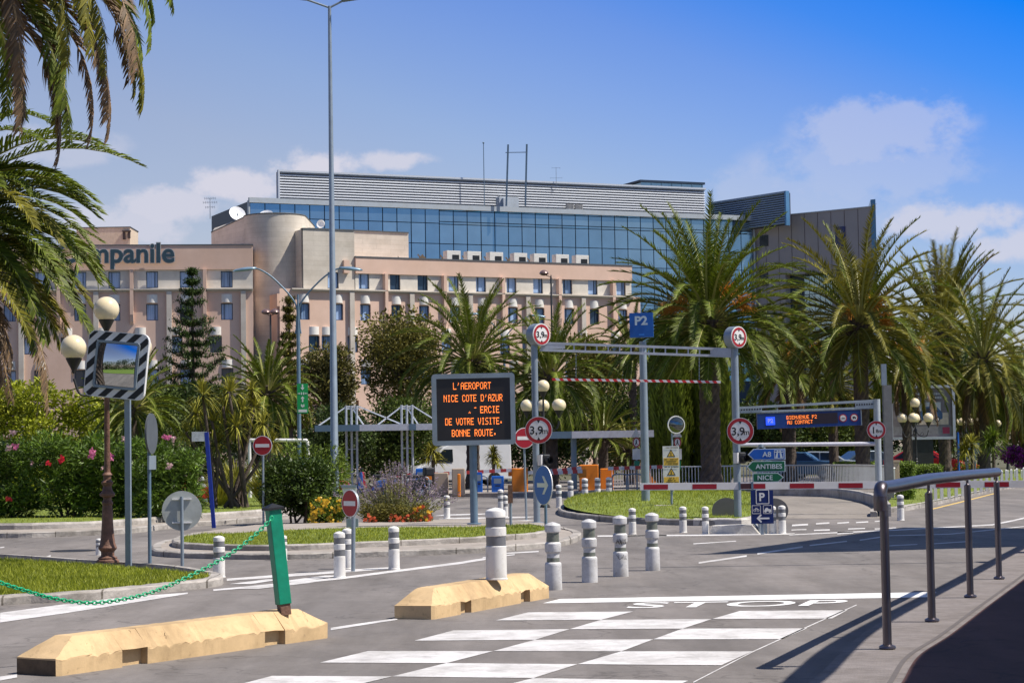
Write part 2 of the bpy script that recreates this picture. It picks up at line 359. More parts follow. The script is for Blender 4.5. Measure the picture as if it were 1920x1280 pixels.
# ================================================================ ground, road, markings
def sheet(name, poly, z, mat, kind='structure', parent=None, label=None):
    mb = MB(); P = [(p[0], p[1], z) for p in poly]
    a = sum(P[i][0] * P[(i + 1) % len(P)][1] - P[(i + 1) % len(P)][0] * P[i][1] for i in range(len(P)))
    if a < 0: P = P[::-1]
    mb.add(P, [tuple(range(len(P)))]); o = mb.build(name, mat, parent)
    if not parent: tag(o, kind=kind)
    if label: o['label'] = label
    return o
soil_ground = M('dry_ground', (.09, .085, .045), .95, var=.3, scale=.5, bump=.4)
sheet('ground', [(-1500, -100), (1500, -100), (1500, 3500), (-1500, 3500)], -.004, soil_ground)
road = sheet('road', [(-70, -20), (60, -20), (60, 118), (-70, 118)], 0.0, asphalt_mat)
def px(*pts, z=0): return [G(p[0], p[1], z) for p in pts]
def strip(mb, pts, z=.004):                      # pts: (x, ytop, ybottom) seen edges, converted to ground
    a = [G(p[0], p[1], z) for p in pts]; b = [G(p[0], p[2], z) for p in pts]
    for i in range(len(pts) - 1): mb.add([b[i], b[i + 1], a[i + 1], a[i]], [(0, 1, 2, 3)])
ROWS = [(1147, 1145.5, 1144.5, 1143), (1162, 1161, 1159.5, 1158.5), (1181, 1178.5, 1177.5, 1177), (1200, 1198.5, 1197.5, 1197), (1219.5, 1219.5, 1220, 1220), (1241, 1242, 1244, 1246), (1266, 1267, 1270, 1275), (1292, 1294, 1298, 1305)]
LX = [(990, 930, 850, 777, 690, 600, 510, 410), (1187, 1127, 1068, 1003, 925, 837, 735, 620), (1387, 1335, 1280, 1225, 1165, 1083, 1000, 890), (1589, 1560, 1514, 1466, 1411, 1352, 1290, 1220)]
mb = MB()
for cI, rows in ((0, (0, 2, 4, 6)), (1, (1, 3, 5)), (2, (0, 2, 4, 6))):
    for r_ in rows:
        q = [G(LX[cI][r_ + 1], ROWS[r_ + 1][cI], .004), G(LX[cI + 1][r_ + 1], ROWS[r_ + 1][cI + 1], .004), G(LX[cI + 1][r_], ROWS[r_][cI + 1], .004), G(LX[cI][r_], ROWS[r_][cI], .004)]
        mb.add(q, [(0, 1, 2, 3)])
mb.build('crossing_marking', road_paint, road)
mb = MB(); mb.add(px((1018, 1130), (1796, 1118), (1808, 1108), (1050, 1122), z=.004), [(0, 1, 2, 3)])
stopl = M('fresh_road_paint', (.80, .79, .78), .6, var=.05, scale=6, stain=.12)
mb.build('stop_line', stopl, road)
mb = MB(); vs, fs = textmesh('STOP', .01); x0 = min(v[0] for v in vs); x1 = max(v[0] for v in vs)
BL, BR, TR, TL = px((1172, 1139), (1572, 1134), (1597, 1123), (1192, 1128.5), z=.005)
def bil(u, v): return (BL * (1 - u) + BR * u) * (1 - v) + (TL * (1 - u) + TR * u) * v
top = [f for f in fs if all(vs[i][2] > 0 for i in f)]
mb.add([bil((v[0] - x0) / (x1 - x0), max(0, min(1, v[1] / .72))) for v in vs], top); mb.build('stop_lettering', stopl, road)
mb = MB()
strip(mb, [(0, 1148, 1166), (120, 1132, 1149), (230, 1119, 1132), (352, 1110, 1112.5)])
mb.build('edge_line', road_paint, road)
mb = MB(); strip(mb, [(400, 1104, 1107), (520, 1093, 1097), (640, 1081, 1085), (740, 1068, 1072), (860, 1053, 1057), (915, 1044, 1048)]); mb.build('edge_line', road_paint, road)
mb = MB(); strip(mb, [(425, 1084, 1088), (530, 1076, 1081), (640, 1068, 1073), (735, 1062, 1065.5)]); mb.build('edge_line', road_paint, road)
mb = MB()
for a in ((430, 1091, 500, 1085), (520, 1087, 610, 1078), (445, 1100, 560, 1091)):
    mb.add(px((a[0], a[1] + 3), (a[0] + 40, a[1] + 3), (a[2] + 30, a[3]), (a[2], a[3]), z=.006), [(0, 1, 2, 3)])
mb.build('hatch_marking', road_paint, road)
mb = MB(); strip(mb, [(620, 1176, 1180.5), (680, 1167, 1171), (745, 1158, 1161)]); mb.build('edge_line', road_paint, road)
mb = MB(); strip(mb, [(-30, 1271, 1280), (32, 1263, 1269)]); mb.build('edge_line', road_paint, road)
mb = MB(); strip(mb, [(1300, 1277, 1279), (1411, 1220, 1222), (1530, 1166, 1168), (1606, 1132.5, 1134)]); mb.build('thin_line', road_paint, road)
dashes = [((1310, 1053), (1400, 1040), 3), ((1420, 1036), (1505, 1023), 3), ((1518, 1021), (1588, 1013), 2), ((1612, 1011), (1652, 1005), 2), ((1662, 1022), (1720, 1019), 1.5), ((1748, 1018), (1812, 1014), 1.5),
          ((1485, 983), (1515, 981), 3), ((1530, 980), (1555, 978.5), 2.6), ((1570, 979), (1592, 977.5), 2.4), ((1605, 978), (1628, 976.5), 2.2), ((1640, 976), (1664, 975), 2), ((1484, 992), (1512, 991), 2), ((1526, 992.5), (1556, 991.5), 2.2), ((1590, 990), (1622, 989), 2), ((1570, 997), (1600, 995), 4), ((1640, 990), (1680, 988), 2),
          ((1165, 1003), (1250, 1002), 2), ((1300, 1018), (1380, 1013), 1.6), ((905, 1044), (965, 1038), 2), ((940, 1036), (1010, 1032), 2), ((60, 1050), (95, 1040), 3), ((0, 1025), (8, 1024), 2)]
for a, b, t in dashes:
    mb = MB(); mb.add(px((a[0], a[1] + t), (b[0], b[1] + t), b, a, z=.004), [(0, 1, 2, 3)]); mb.build('lane_dash', road_paint, road)
mb = MB(); strip(mb, [(1120, 1003, 1005.5), (1300, 1001.5, 1004), (1490, 999, 1001.5)]); mb.build('lane_line', road_paint, road)
mb = MB(); strip(mb, [(1480, 1001, 1003), (1680, 992, 994), (1790, 986, 988), (1860, 982, 984.5), (1900, 974, 976.5), (1935, 966, 968.5)]); mb.build('lane_line', road_paint, road)
mb = MB(); strip(mb, [(1660, 1003, 1004.5), (1780, 1000, 1001.5), (1925, 985, 986.5)]); mb.build('lane_line', road_paint, road)
mb = MB()
for y, xa, xb in ((964, 812, 900), (970, 820, 985), (976.5, 815, 980), (983.5, 810, 900)):
    mb.add(px((xa, y + 2.6), (xb, y + .2), (xb + 25, y - 2.4), (xa + 22, y), z=.004), [(0, 1, 2, 3)])
mb.build('zebra_marking', road_paint, road)
mb = MB(); mb.m = 0
g = G(138, 1032, .003); mb.lathe([(.001, 0), (.34, 0), (.34, .006), (.42, .006), (.42, 0)], 28, (g.x, g.y, .004)); mb.build('manhole_cover', M('cast_iron', (.04, .04, .042), .6, .4, var=.3, scale=20, bump=.5), road)
# darker repair patches and tyre traces laid as real patches of newer asphalt
for k, (pts, cc) in enumerate(((((620, 1150), (1290, 1145), (1230, 1300), (240, 1300)), (.172, .158, .152)), (((960, 1010), (1240, 1003), (1320, 1008), (1100, 1032), (900, 1045)), (.215, .196, .183)))):
    pass

# ---------------------------------------------------------------- kerbs and islands
def kerb(name, pts, w, h, mat, parent=None, z0=0.0, closed=False, chips=True):   # pts: ground polyline of the outer bottom edge, body lies to its left
    mb = MB(); k = len(pts); P = [Vector((p[0], p[1])) for p in pts]; N = []
    for i in range(k):
        a = P[(i - 1) % k] if closed else P[max(0, i - 1)]; b = P[(i + 1) % k] if closed else P[min(k - 1, i + 1)]
        d = (b - a).normalized(); N.append(Vector((-d.y, d.x)))
    sec = [(0, z0), (0, z0 + h * .8), (w * .16, z0 + h), (w, z0 + h), (w, z0)]
    vs = []; rn = random.Random(3)
    for i in range(k):
        for (o, z) in sec:
            j = rn.uniform(-.006, .006) if chips else 0
            q = P[i] + N[i] * (o + j); vs.append((q.x, q.y, z + (j if z > z0 else 0)))
    n = len(sec); fs = []
    for i in range(k if closed else k - 1):
        i2 = (i + 1) % k
        for j in range(n - 1): fs.append((i * n + j, i2 * n + j, i2 * n + j + 1, i * n + j + 1))
    if not closed: fs += [tuple(range(n))[::-1], tuple((k - 1) * n + j for j in range(n))]
    mb.add(vs, fs); o = mb.build(name, mat, parent)
    if not parent: tag(o, kind='structure')
    return o
kj = kerb_mat
def joints(m):                                    # dark joints between kerb stones
    nt = m.node_tree; n = nt.nodes; l = nt.links; b = n['Principled BSDF']; src = b.inputs['Base Color'].links[0].from_socket
    tc = n.new('ShaderNodeTexCoord'); sp = n.new('ShaderNodeSeparateXYZ'); l.new(tc.outputs['Object'], sp.inputs[0])
    a = n.new('ShaderNodeMath'); a.operation = 'FRACT'; d = n.new('ShaderNodeMath'); d.operation = 'MULTIPLY'; d.inputs[1].default_value = 1.0; l.new(sp.outputs[0], d.inputs[0]); l.new(d.outputs[0], a.inputs[0])
    r = n.new('ShaderNodeValToRGB'); r.color_ramp.interpolation = 'CONSTANT'; l.new(a.outputs[0], r.inputs[0]); e = r.color_ramp.elements; e[0].color = (.35, .33, .3, 1); e[1].position = .018; e[1].color = (1, 1, 1, 1)
    x = n.new('ShaderNodeMix'); x.data_type = 'RGBA'; x.blend_type = 'MULTIPLY'; x.inputs[0].default_value = 1; l.new(src, x.inputs[6]); l.new(r.outputs[0], x.inputs[7]); l.new(x.outputs[2], b.inputs['Base Color'])
joints(kerb_mat)
lawn_mat = M('lawn', (.16, .205, .022), .9, var=.35, scale=1.6, bump=.6, bscale=90, stain=.3)
blade_mat = M('grass_blade', (.22, .265, .022), .6, var=.15, scale=2, rnd=.35, hue=(1.3, 1.15, .7), trans=.3)
pave_mat = M('island_paving', (.33, .29, .255), .9, var=.14, scale=6, bump=.4, bscale=50, stain=.25)
def offs(P, w):
    k = len(P); out = []
    for i in range(k):
        d = (P[min(k - 1, i + 1)] - P[max(0, i - 1)]).xy.normalized(); out.append(Vector((P[i].x - d.y * w, P[i].y + d.x * w, 0)))
    return out
def inside(x, y, P):
    c = False; j = len(P) - 1
    for i in range(len(P)):
        if (P[i][1] > y) != (P[j][1] > y) and x < (P[j][0] - P[i][0]) * (y - P[i][1]) / (P[j][1] - P[i][1]) + P[i][0]: c = not c
        j = i
    return c
def lawn(name, poly, z, n, bl=.05, seed=1, mound=None):
    P = [(p[0], p[1]) for p in poly]; mb = MB()
    hgt = mound or (lambda x, y: 0)
    bm = bmesh.new(); vv = [bm.verts.new((p[0], p[1], 0)) for p in P]; bm.faces.new(vv); bmesh.ops.triangulate(bm, faces=bm.faces)
    for _ in range(3): bmesh.ops.subdivide_edges(bm, edges=bm.edges, cuts=1, use_grid_fill=True)
    for v in bm.verts: v.co.z = z + hgt(v.co.x, v.co.y)
    bm.normal_update(); me = bpy.data.meshes.new(name); bm.to_mesh(me); bm.free()
    if me.polygons and sum(p.normal.z for p in me.polygons) < 0: me.flip_normals()
    me.materials.append(lawn_mat); o = bpy.data.objects.new(name, me); C.objects.link(o); tag(o, kind='structure')
    rn = random.Random(seed); xs = [p[0] for p in P]; ys = [p[1] for p in P]; mb = MB(); k = 0
    while k < n:
        x = rn.uniform(min(xs), max(xs)); y = rn.uniform(min(ys), max(ys))
        if not inside(x, y, P): continue
        k += 1; a = rn.uniform(0, 6.28); w = .006 + .004 * rn.random(); h = bl * rn.uniform(.5, 1.5); zz = z + hgt(x, y) - .01; ca, sa = math.cos(a) * w, math.sin(a) * w; lx = rn.uniform(-.6, .6) * h; ly = rn.uniform(-.6, .6) * h
        mb.add([(x - ca, y - sa, zz), (x + ca, y + sa, zz), (x + lx, y + ly, zz + h)], [(0, 1, 2)])
    tag(mb.build('grass', blade_mat), 'short green grass growing on the ' + name.replace('_', ' '), 'grass', kind='stuff')
def zz(poly, z): return [(p[0], p[1], z) for p in poly]
# near left island
A = px((-60, 1140), (40, 1132), (130, 1128), (250, 1117), (330, 1108), (395, 1101), (418, 1095), (414, 1088))
A2 = px((412, 1086), (330, 1072), (200, 1062), (60, 1052), (-60, 1046))
Ap = cat_rom(A, 5)
kerb('near_island_kerb', Ap, .19, .11, kerb_mat)
kerb('near_island_back_kerb', cat_rom(A2, 3), .12, .10, kerb_mat)
Ai = offs(Ap, .185)[:-3] + px((330, 1071), (200, 1060), (60, 1050.5), (-60, 1044.5), z=.11)
lawn('near_island_lawn', Ai, .10, 30000, .055, 4)
# middle island: low apron and raised kerb round the lawn
B = px((330, 1017), (296, 1025), (284, 1034), (300, 1043), (400, 1047.5), (520, 1048.5), (640, 1045.5), (760, 1042), (900, 1036), (1000, 1029), (1060, 1022), (1088, 1011), (1085, 1003), (1050, 995))
Bp = cat_rom(B, 5)
kerb('middle_island_kerb', Bp, .17, .10, kerb_mat)
sheet('middle_island_apron', [(p.x, p.y) for p in offs(Bp, .1)] + [(p.x, p.y) for p in px((1010, 984), (900, 978), (700, 984), (480, 990), (360, 1006))], .085, pave_mat)
Bi = px((372, 1008), (335, 1014), (322, 1022), (345, 1028.5), (450, 1032), (560, 1031), (680, 1026), (800, 1021), (900, 1016), (985, 1010), (1030, 1004), (1038, 997), (1005, 990), z=.085)
Bk = cat_rom(Bi, 5)
kerb('lawn_kerb', Bk, .15, .10, kerb_mat, z0=.085)
Bl = offs(Bk, .145)
lawn('middle_island_lawn', Bl + px((880, 985), (700, 986), (560, 990), (430, 997), z=.2), .175, 16000, .045, 5)
# left planting bed
Dk = px((-60, 1009), (60, 1007.5), (180, 1003), (260, 998), (340, 988), (420, 983), (520, 974), (640, 966))
Dp = cat_rom(Dk, 5); kerb('planting_bed_kerb', Dp, .16, .12, kerb_mat)
D2 = px((-60, 1001), (60, 1000), (180, 996), (270, 990), (335, 982), (420, 977), (540, 967), (640, 958)); D2p = cat_rom(D2, 4); kerb('planting_bed_wall', D2p, .18, .24, concrete)
sheet('planting_bed_paving', [(p.x, p.y) for p in Dp] + [(p.x, p.y) for p in D2[::-1]], .10, pave_mat)
lawn('planting_bed_lawn', offs(D2p, .17) + px((640, 925), (300, 925), (-60, 925), z=.25), .23, 12000, .07, 6)
# mound on the right of the VMS
Ek = px((1110, 938), (1062, 950), (1046, 961), (1060, 969), (1110, 976), (1180, 981), (1260, 984), (1340, 985), (1400, 982), (1436, 972), (1442, 955))
Ep = cat_rom(Ek, 5); kerb('mound_kerb', Ep, .16, .14, kerb_mat)
ec = G(1265, 950); 
def mound(x, y):
    d = math.hypot((x - ec.x) / 5.2, (y - ec.y) / 14.0); return .26 * max(0, 1 - d * d)
El = offs(Ep, .155)
lawn('mound_lawn', El + px((1425, 935), (1335, 924), (1200, 924), z=.14), .13, 16000, .07, 7, mound)
# right pavement beside the handrail
K = px((1500, 1330), (1540, 1297), (1572, 1262), (1612, 1222), (1655, 1192), (1705, 1162), (1760, 1131), (1815, 1100), (1870, 1068), (1925, 1037), (1990, 1000))
Kp = cat_rom([p for p in K], 6)
pav = M('pavement_slabs', (.20, .175, .165), .9, var=.16, scale=9, bump=.4, bscale=60, stain=.3)
mb = MB()
MZ = px((1640, 1345), (1690, 1280), (1722, 1229), (1782, 1189), (1850, 1137), (1920, 1085), (1990, 1032), z=.14)
Mp = cat_rom(MZ, 6)
mb.add([(p.x, p.y, .135) for p in Kp] + [(p.x, p.y, .135) for p in Mp[::-1]], [tuple(range(len(Kp) + len(Mp)))[::-1]])
tag(mb.build('pavement', pav), kind='structure')
kerb('pavement_kerb', [p for p in Kp][::-1], -.02, .0, pav) if False else None
mb = MB(); k = len(Kp)
mb.add([(p.x, p.y, 0) for p in Kp] + [(p.x, p.y, .135) for p in Kp], [(i, i + 1, k + i + 1, k + i) for i in range(k - 1)]); tag(mb.build('pavement_kerb', kerb_mat), kind='structure')
mb = MB(); k = len(Mp); off = [Vector((p.x - .10, p.y, 0)) for p in Mp]; of2 = [Vector((p.x - .06, p.y, 0)) for p in Mp]
mb.add([(p.x, p.y, .139) for p in off] + [(p.x, p.y, .139) for p in of2], [(i, k + i, k + i + 1, i + 1) for i in range(k - 1)]); tag(mb.build('paving_strip', M('paving_joint', (.11, .095, .09), .9)), kind='structure')
mb = MB(); mb.add([(p.x, p.y, .142) for p in Mp] + [(60, 20, .142), (60, -10, .142), (Mp[0].x, -10, .142)], [tuple(range(len(Mp) + 3))[::-1]])
tag(mb.build('walkway', asphalt_walk), kind='structure')
# right hand verge and the ramp
V = px((1645, 969), (1650, 962), (1700, 957), (1770, 943), (1830, 929), (1880, 918), (1940, 908))
Vp = cat_rom(V, 5); kerb('verge_kerb', Vp, .16, .13, kerb_mat)
lawn('verge_lawn', [(p.x + .1, p.y + .25) for p in Vp] + [(p.x, p.y) for p in px((1990, 895), (1990, 880), (1690, 893), (1680, 930))], .12, 5000, .08, 8)
mb = MB(); strip(mb, [(1735, 956, 958), (1800, 940, 942), (1870, 922.5, 924)]); mb.build('yellow_line', M('yellow_road_paint', (.62, .42, .12), .7, var=.2), road)
sheet('ramp', px((1442, 972), (1655, 972), (1640, 950), (1560, 931), (1440, 934)), .005, asphalt_ramp)
rp = cat_rom(px((1655, 968), (1640, 950), (1600, 938), (1540, 931), (1440, 929)), 6)
kerb('ramp_kerb', rp[::-1], .2, .3, concrete)
# ================================================================ buildings
pink = M('pink_render', (.68, .475, .37), .85, var=.05, scale=.6, stain=.12, bump=.15, bscale=12)
upper_conc = M('pale_concrete_wall', (.66, .61, .53), .9, var=.10, scale=.8, stain=.28, bump=.2, bscale=6)
raw_conc = M('raw_concrete', (.60, .54, .46), .9, var=.10, scale=.8, stain=.22, bump=.25, bscale=6)
fin_conc = M('fin_concrete', (.56, .50, .43), .85, var=.08, scale=1.5, stain=.2)
hood_mat = M('white_hood', (.72, .69, .64), .6, var=.04, scale=2, stain=.08)
def board_marks(m, ph):                            # board-marked lines in the cast concrete
    nt = m.node_tree; n = nt.nodes; l = nt.links; b = n['Principled BSDF']; src = b.inputs['Base Color'].links[0].from_socket
    tc = n.new('ShaderNodeTexCoord'); w = n.new('ShaderNodeTexBrick'); mp = n.new('ShaderNodeMapping'); mp.inputs['Rotation'].default_value = (R(90), 0, 0); l.new(tc.outputs['Object'], mp.inputs[0]); l.new(mp.outputs[0], w.inputs[0])
    w.inputs['Scale'].default_value = 1.0; w.inputs['Brick Width'].default_value = 2.4; w.inputs['Row Height'].default_value = .42; w.inputs['Mortar Size'].default_value = .012
    w.inputs['Color1'].default_value = (1, 1, 1, 1); w.inputs['Color2'].default_value = (.9, .9, .89, 1); w.inputs['Mortar'].default_value = (.72, .70, .66, 1)
    x = n.new('ShaderNodeMix'); x.data_type = 'RGBA'; x.blend_type = 'MULTIPLY'; x.inputs[0].default_value = .7; l.new(src, x.inputs[6]); l.new(w.outputs[0], x.inputs[7]); l.new(x.outputs[2], b.inputs['Base Color'])
board_marks(raw_conc, 0)
win_frame = M('window_frame_dark', (.03, .055, .09), .5, var=.1)
win_glass = M('window_glass', (.03, .05, .08), .06, 0, var=0)
curtain = M('blue_curtain', (.17, .26, .40), .8, var=.2, scale=5, stretch=(8, 8, .2))
ROOFEDGE = M('roof_flashing', (.08, .09, .1), .6, var=.1)
def frame_empty(name, label, cat, A, B, group=None):
    d = (B - A).xy; t = T(name, label, cat, (A.x, A.y, 0), math.atan2(d.y, d.x), group); return t
def LP(t, p):                                       # world -> thing local
    return t.matrix_basis.inverted() @ Vector(p)
def at(px_, Y): return Vector(((px_ - 960) * Y / F, Y, 0))
WN = [0]
def window(parent, cx, cz, w, h, y, open_=0.0, hood=True, side=1):
    f = MB(); t = .055; f.box((cx, y + .06, cz + h / 2 - t / 2), (w, .1, t)); f.box((cx, y + .06, cz - h / 2 + t / 2), (w, .1, t))
    f.box((cx - w / 2 + t / 2, y + .06, cz), (t, .1, h - 2 * t)); f.box((cx + w / 2 - t / 2, y + .06, cz), (t, .1, h - 2 * t)); f.box((cx + side * w * .22, y + .065, cz), (.05, .09, h - 2 * t))
    f.box((cx, y - .03, cz - h / 2 - .03), (w + .1, .12, .06)); fo = f.build('window', win_frame, parent)
    g = MB(); g.add([(cx - w / 2, y + .10, cz - h / 2), (cx + w / 2, y + .10, cz - h / 2), (cx + w / 2, y + .10, cz + h / 2), (cx - w / 2, y + .10, cz + h / 2)], [(0, 1, 2, 3)])
    WN[0] += 1
    g.build('pane', [curtain_glass, curtain_glass2, win_glass][0 if open_ < .6 else (1 if open_ < .85 else 2)], fo)
    if hood:
        hb = MB(); k = 10; zt = cz + h / 2 + .08; pts = [(cx - w / 2 - .06 + (w + .12) * i / k, y + .05 - .42 * math.sin(math.pi * i / k) ** .6) for i in range(k + 1)]
        hb.smooth = False; hb.prism(pts, zt, zt + .68); hb.build('shade_hood', hood_mat, parent)
curtain_glass = M('curtained_glass', (.34, .46, .66), .12, 0, var=.25, scale=3, stretch=(6, 1, .15))
curtain_glass2 = M('half_curtained_glass', (.18, .26, .40), .1, 0, var=.6, scale=2.5, stretch=(3, 1, .1))
rw = random.Random(5)
H0 = 16.43; ST = 2.72
def wall_with_openings(mb, x0, x1, z0, z1, holes, y, depth):   # front sheet at y with rectangular recesses, built as strips
    xs = sorted(set([x0, x1] + [h[0] for h in holes] + [h[1] for h in holes])); zs = sorted(set([z0, z1] + [h[2] for h in holes] + [h[3] for h in holes]))
    for i in range(len(xs) - 1):
        for j in range(len(zs) - 1):
            mx = (xs[i] + xs[i + 1]) / 2; mz = (zs[j] + zs[j + 1]) / 2
            if any(h[0] < mx < h[1] and h[2] < mz < h[3] for h in holes): continue
            mb.add([(xs[i], y, zs[j]), (xs[i + 1], y, zs[j]), (xs[i + 1], y, zs[j + 1]), (xs[i], y, zs[j + 1])], [(0, 1, 2, 3)])
    for h in holes:
        a, b, c, d = h; P = [(a, y, c), (b, y, c), (b, y, d), (a, y, d), (a, y + depth, c), (b, y + depth, c), (b, y + depth, d), (a, y + depth, d)]
        mb.add(P, [(0, 4, 5, 1), (1, 5, 6, 2), (2, 6, 7, 3), (3, 7, 4, 0)])
def wing(t, x0, x1, bays, fin_x, pil_x, top_z, fas_z0, wins, wins3, ledge_x0, corner=None, fx0=None):
    """hotel wing in the local frame of its thing: x along the facade, -y to the street"""
    rows = [H0 - ST * i for i in range(7)]
    W_, H_ = .98, 1.38; f0 = x0 if fx0 is None else fx0
    mb = MB(); mb.box(((x0 + x1) / 2, 6.6, (rows[1] + 1.3 + .5) / 2 - .3), (x1 - x0 - .02, 12, rows[1] + 1.3 + .5)); mb.box(((f0 + x1) / 2, 7.0, top_z - 1.75), (x1 - f0 - .04, 11.4, 3.3)); mb.build('core', pink, t)
    low = MB(); holes = []
    for r_ in range(1, 6):
        for w in (wins if r_ % 2 else wins3): holes.append((w - W_ / 2, w + W_ / 2, rows[r_] - H_ / 2, rows[r_] + H_ / 2))
    wall_with_openings(low, x0, x1, 0, H0 - .82, holes, 0, .3); low.build('wall', pink, t)
    up = MB(); holes = [(w - W_ / 2, w + W_ / 2, H0 - H_ / 2, H0 + H_ / 2) for w in wins if w > f0]
    wall_with_openings(up, f0, x1, H0 - .80, fas_z0 + .05, holes, .22, .25); up.build('upper_wall', upper_conc, t, )
    for r_ in range(1, 6):
        for w in (wins if r_ % 2 else wins3):
            if rows[r_] > 6: window(t, w, rows[r_], W_, H_, .16, rw.random(), hood=True, side=rw.choice((-1, 1)))
    for w in [w for w in wins if w > f0]: window(t, w, H0, W_, H_, .34, rw.random() * .9, hood=False, side=rw.choice((-1, 1)))
    mb = MB(); mb.box(((ledge_x0 + x1) / 2, .35, H0 - .84), (x1 - ledge_x0, 1.4, .1)); mb.box(((ledge_x0 + x1) / 2, .12, H0 - .96), (x1 - ledge_x0, .5, .14)); mb.build('ledge', raw_conc, t)
    mb = MB(); mb.box(((f0 + x1) / 2, .80, (top_z + fas_z0) / 2), (x1 - f0, 1.5, top_z - fas_z0)); mb.build('fascia', pink, t)
    mb = MB(); mb.box(((f0 + x1) / 2, .80, top_z + .05), (x1 - f0 + .1, 1.6, .1)); mb.build('roof_edge', ROOFEDGE, t)
    for x in fin_x:
        mb = MB(); pr = [(-.35, fas_z0), (-.35, rows[1] - .2), (-.22, rows[1] - .75), (.05, rows[1] - 1.15), (1.1, rows[1] - 1.15), (1.1, fas_z0)]
        k = len(pr); w2 = .14; mb.add([(x - w2, p[0], p[1]) for p in pr] + [(x + w2, p[0], p[1]) for p in pr], [tuple(range(k))[::-1], tuple(range(k, 2 * k))] + [(i, (i + 1) % k, (i + 1) % k + k, i + k) for i in range(k)]); mb.build('fin', pink, t)
    for x in pil_x:
        mb = MB(); mb.box((x, -.1, (H0 - 1.03) / 2), (.42, .35, H0 - 1.03)); mb.build('pilaster', fin_conc, t)
# ---- left wing
A = at(285, 170.3); B = at(425, 171.0); 
tl = frame_empty('hotel_wing', 'pink left hotel wing carrying the big dark lettering, half hidden by palm fronds', 'building', A, B, 'wings of the pink hotel')
def sx(pxx, A, B, py=530): return hit(pxx, py, A, B)[0]
SL = lambda q: sx(q, A, B)
wing(tl, SL(-60), SL(474), 3, [SL(-27), SL(110), SL(247), SL(384)], [SL(40), SL(180), SL(317), SL(456)], 19.26, 17.25,
     [SL(18), SL(75), SL(150), SL(214), SL(285), SL(348), SL(425)], [SL(-5), SL(50), SL(125), SL(190), SL(263), SL(330), SL(404)], SL(-60))
mb = MB(); ls = textmesh('Campanile', .022); w = (max(v[0] for v in ls[0]) - min(v[0] for v in ls[0]))
xa, za = hit(108, 497, A, B); xb, zb = hit(328, 497, A, B)
sm = M('sign_rim', (.45, .42, .40), .5); sg = M('sign_letters', (.025, .055, .07), .35)
mb.m = 1; sc_ = (xb - xa) / w; mb.text('Campanile', sc_, (xa + xb) / 2, za + .18 + .35 * sc_, -.36, .10, .045)
mb.m = 0; mb.text('Campanile', sc_, (xa + xb) / 2, za + .18 + .35 * sc_, -.46, .05, .018)
mb.build('roof_lettering', [sg, sm], tl)
# ---- right wing
A2_ = at(690, 175.0); B2_ = at(1090, 184.7)
tr = frame_empty('hotel_wing', 'long pink right hotel wing with a row of air conditioners on its roof', 'building', A2_, B2_, 'wings of the pink hotel')
SR = lambda q: sx(q, A2_, B2_)
fins = [722 + 108 * 0, 832, 941, 1047, 1148]; ws = []; w3 = []; pil = []
for a, b in zip([612] + fins, fins + [1246]):
    ws += [a + .19 * (b - a), a + .66 * (b - a)]; w3 += [a + .0 * (b - a) + 4, a + .44 * (b - a)]; pil.append(a + .44 * (b - a))
ws = [q for q in ws if 560 < q < 1195] + [570]; ws.sort(); w3 = [588, 612] + [q for q in w3 if 640 < q < 1195]
pil = [658 if 600 < q < 680 else q for q in pil if q < 1190]
wing(tr, SR(524), SR(1186), 5, [SR(q) for q in fins], [SR(q) for q in pil], 18.43, 17.06, [SR(q) for q in ws], [SR(q) for q in w3], SR(545), fx0=SR(668))
x0_, x1_ = SR(571), SR(667.5); wx_ = SR(627); up = MB(); wall_with_openings(up, x0_, x1_, H0 - .78, 20.7, [(wx_ - .5, wx_ + .5, H0 - .69, H0 + .69)], .26, .2); up.box(((x0_ + x1_) / 2, 3.6, 18.2), (x1_ - x0_ - .02, 5.9, 5.0)); up.build('upper_wall', raw_conc, tr); window(tr, wx_, H0, .98, 1.38, .36, .2, hood=False)
mb = MB(); mb.box(((x0_ + x1_) / 2, .5, 20.75), (x1_ - x0_, .6, .1)); mb.build('roof_edge', ROOFEDGE, tr)
mb = MB(); mb.box((SR(650), .15, 17.6), (.5, .5, 1.1)); mb.build('wall_box', pink, tr)
# ---- concrete stair tower between the wings
tc_ = T('stair_tower', 'round board-marked concrete stair tower rising between the two pink hotel wings', 'building', at(517, 176))
mb = MB(); o = at(517, 176); Rr = wm(58, 176)
arc = [(Rr * math.cos(a), Rr * math.sin(a)) for a in [R(180) + R(180) * i / 28 for i in range(29)]]
p0 = at(397, 182) - o; arc = [(p0.x, p0.y)] + arc + [(Rr, 8), (p0.x, 8)]
n_ = len(arc); za = 21.6; tops = [za + (0.0 if i == 0 else .55) for i in range(n_)]; tops[0] = 21.55
vs = [(p[0], p[1], 0) for p in arc] + [(p[0], p[1], tops[i]) for i, p in enumerate(arc)]
mb.smooth = True; mb.add(vs, [(i, (i + 1) % n_, (i + 1) % n_ + n_, i + n_) for i in range(1, 29)]); mb.smooth = False
mb.add(vs, [(i, (i + 1) % n_, (i + 1) % n_ + n_, i + n_) for i in (0, 29, 30, 31) if i < n_]); mb.add(vs[n_:], [tuple(range(n_))])
mb.build('shaft', raw_conc, tc_)
mb = MB(); mb.tube([(p[0], p[1], tops[i] + .03) for i, p in enumerate(arc)], .06, 6); mb.build('coping', ROOFEDGE, tc_)
a1 = at(575, 177.5) - o; a2 = at(768, 182.4) - o; d = (a2 - a1).normalized(); nn = Vector((-d.y, d.x, 0)) * 5
mb = MB(); mb.prism([(a1.x, a1.y), (a2.x, a2.y), (a2.x + nn.x, a2.y + nn.y), (a1.x + nn.x, a1.y + nn.y)], 0, 21.25); mb.build('side_wall', raw_conc, tc_)
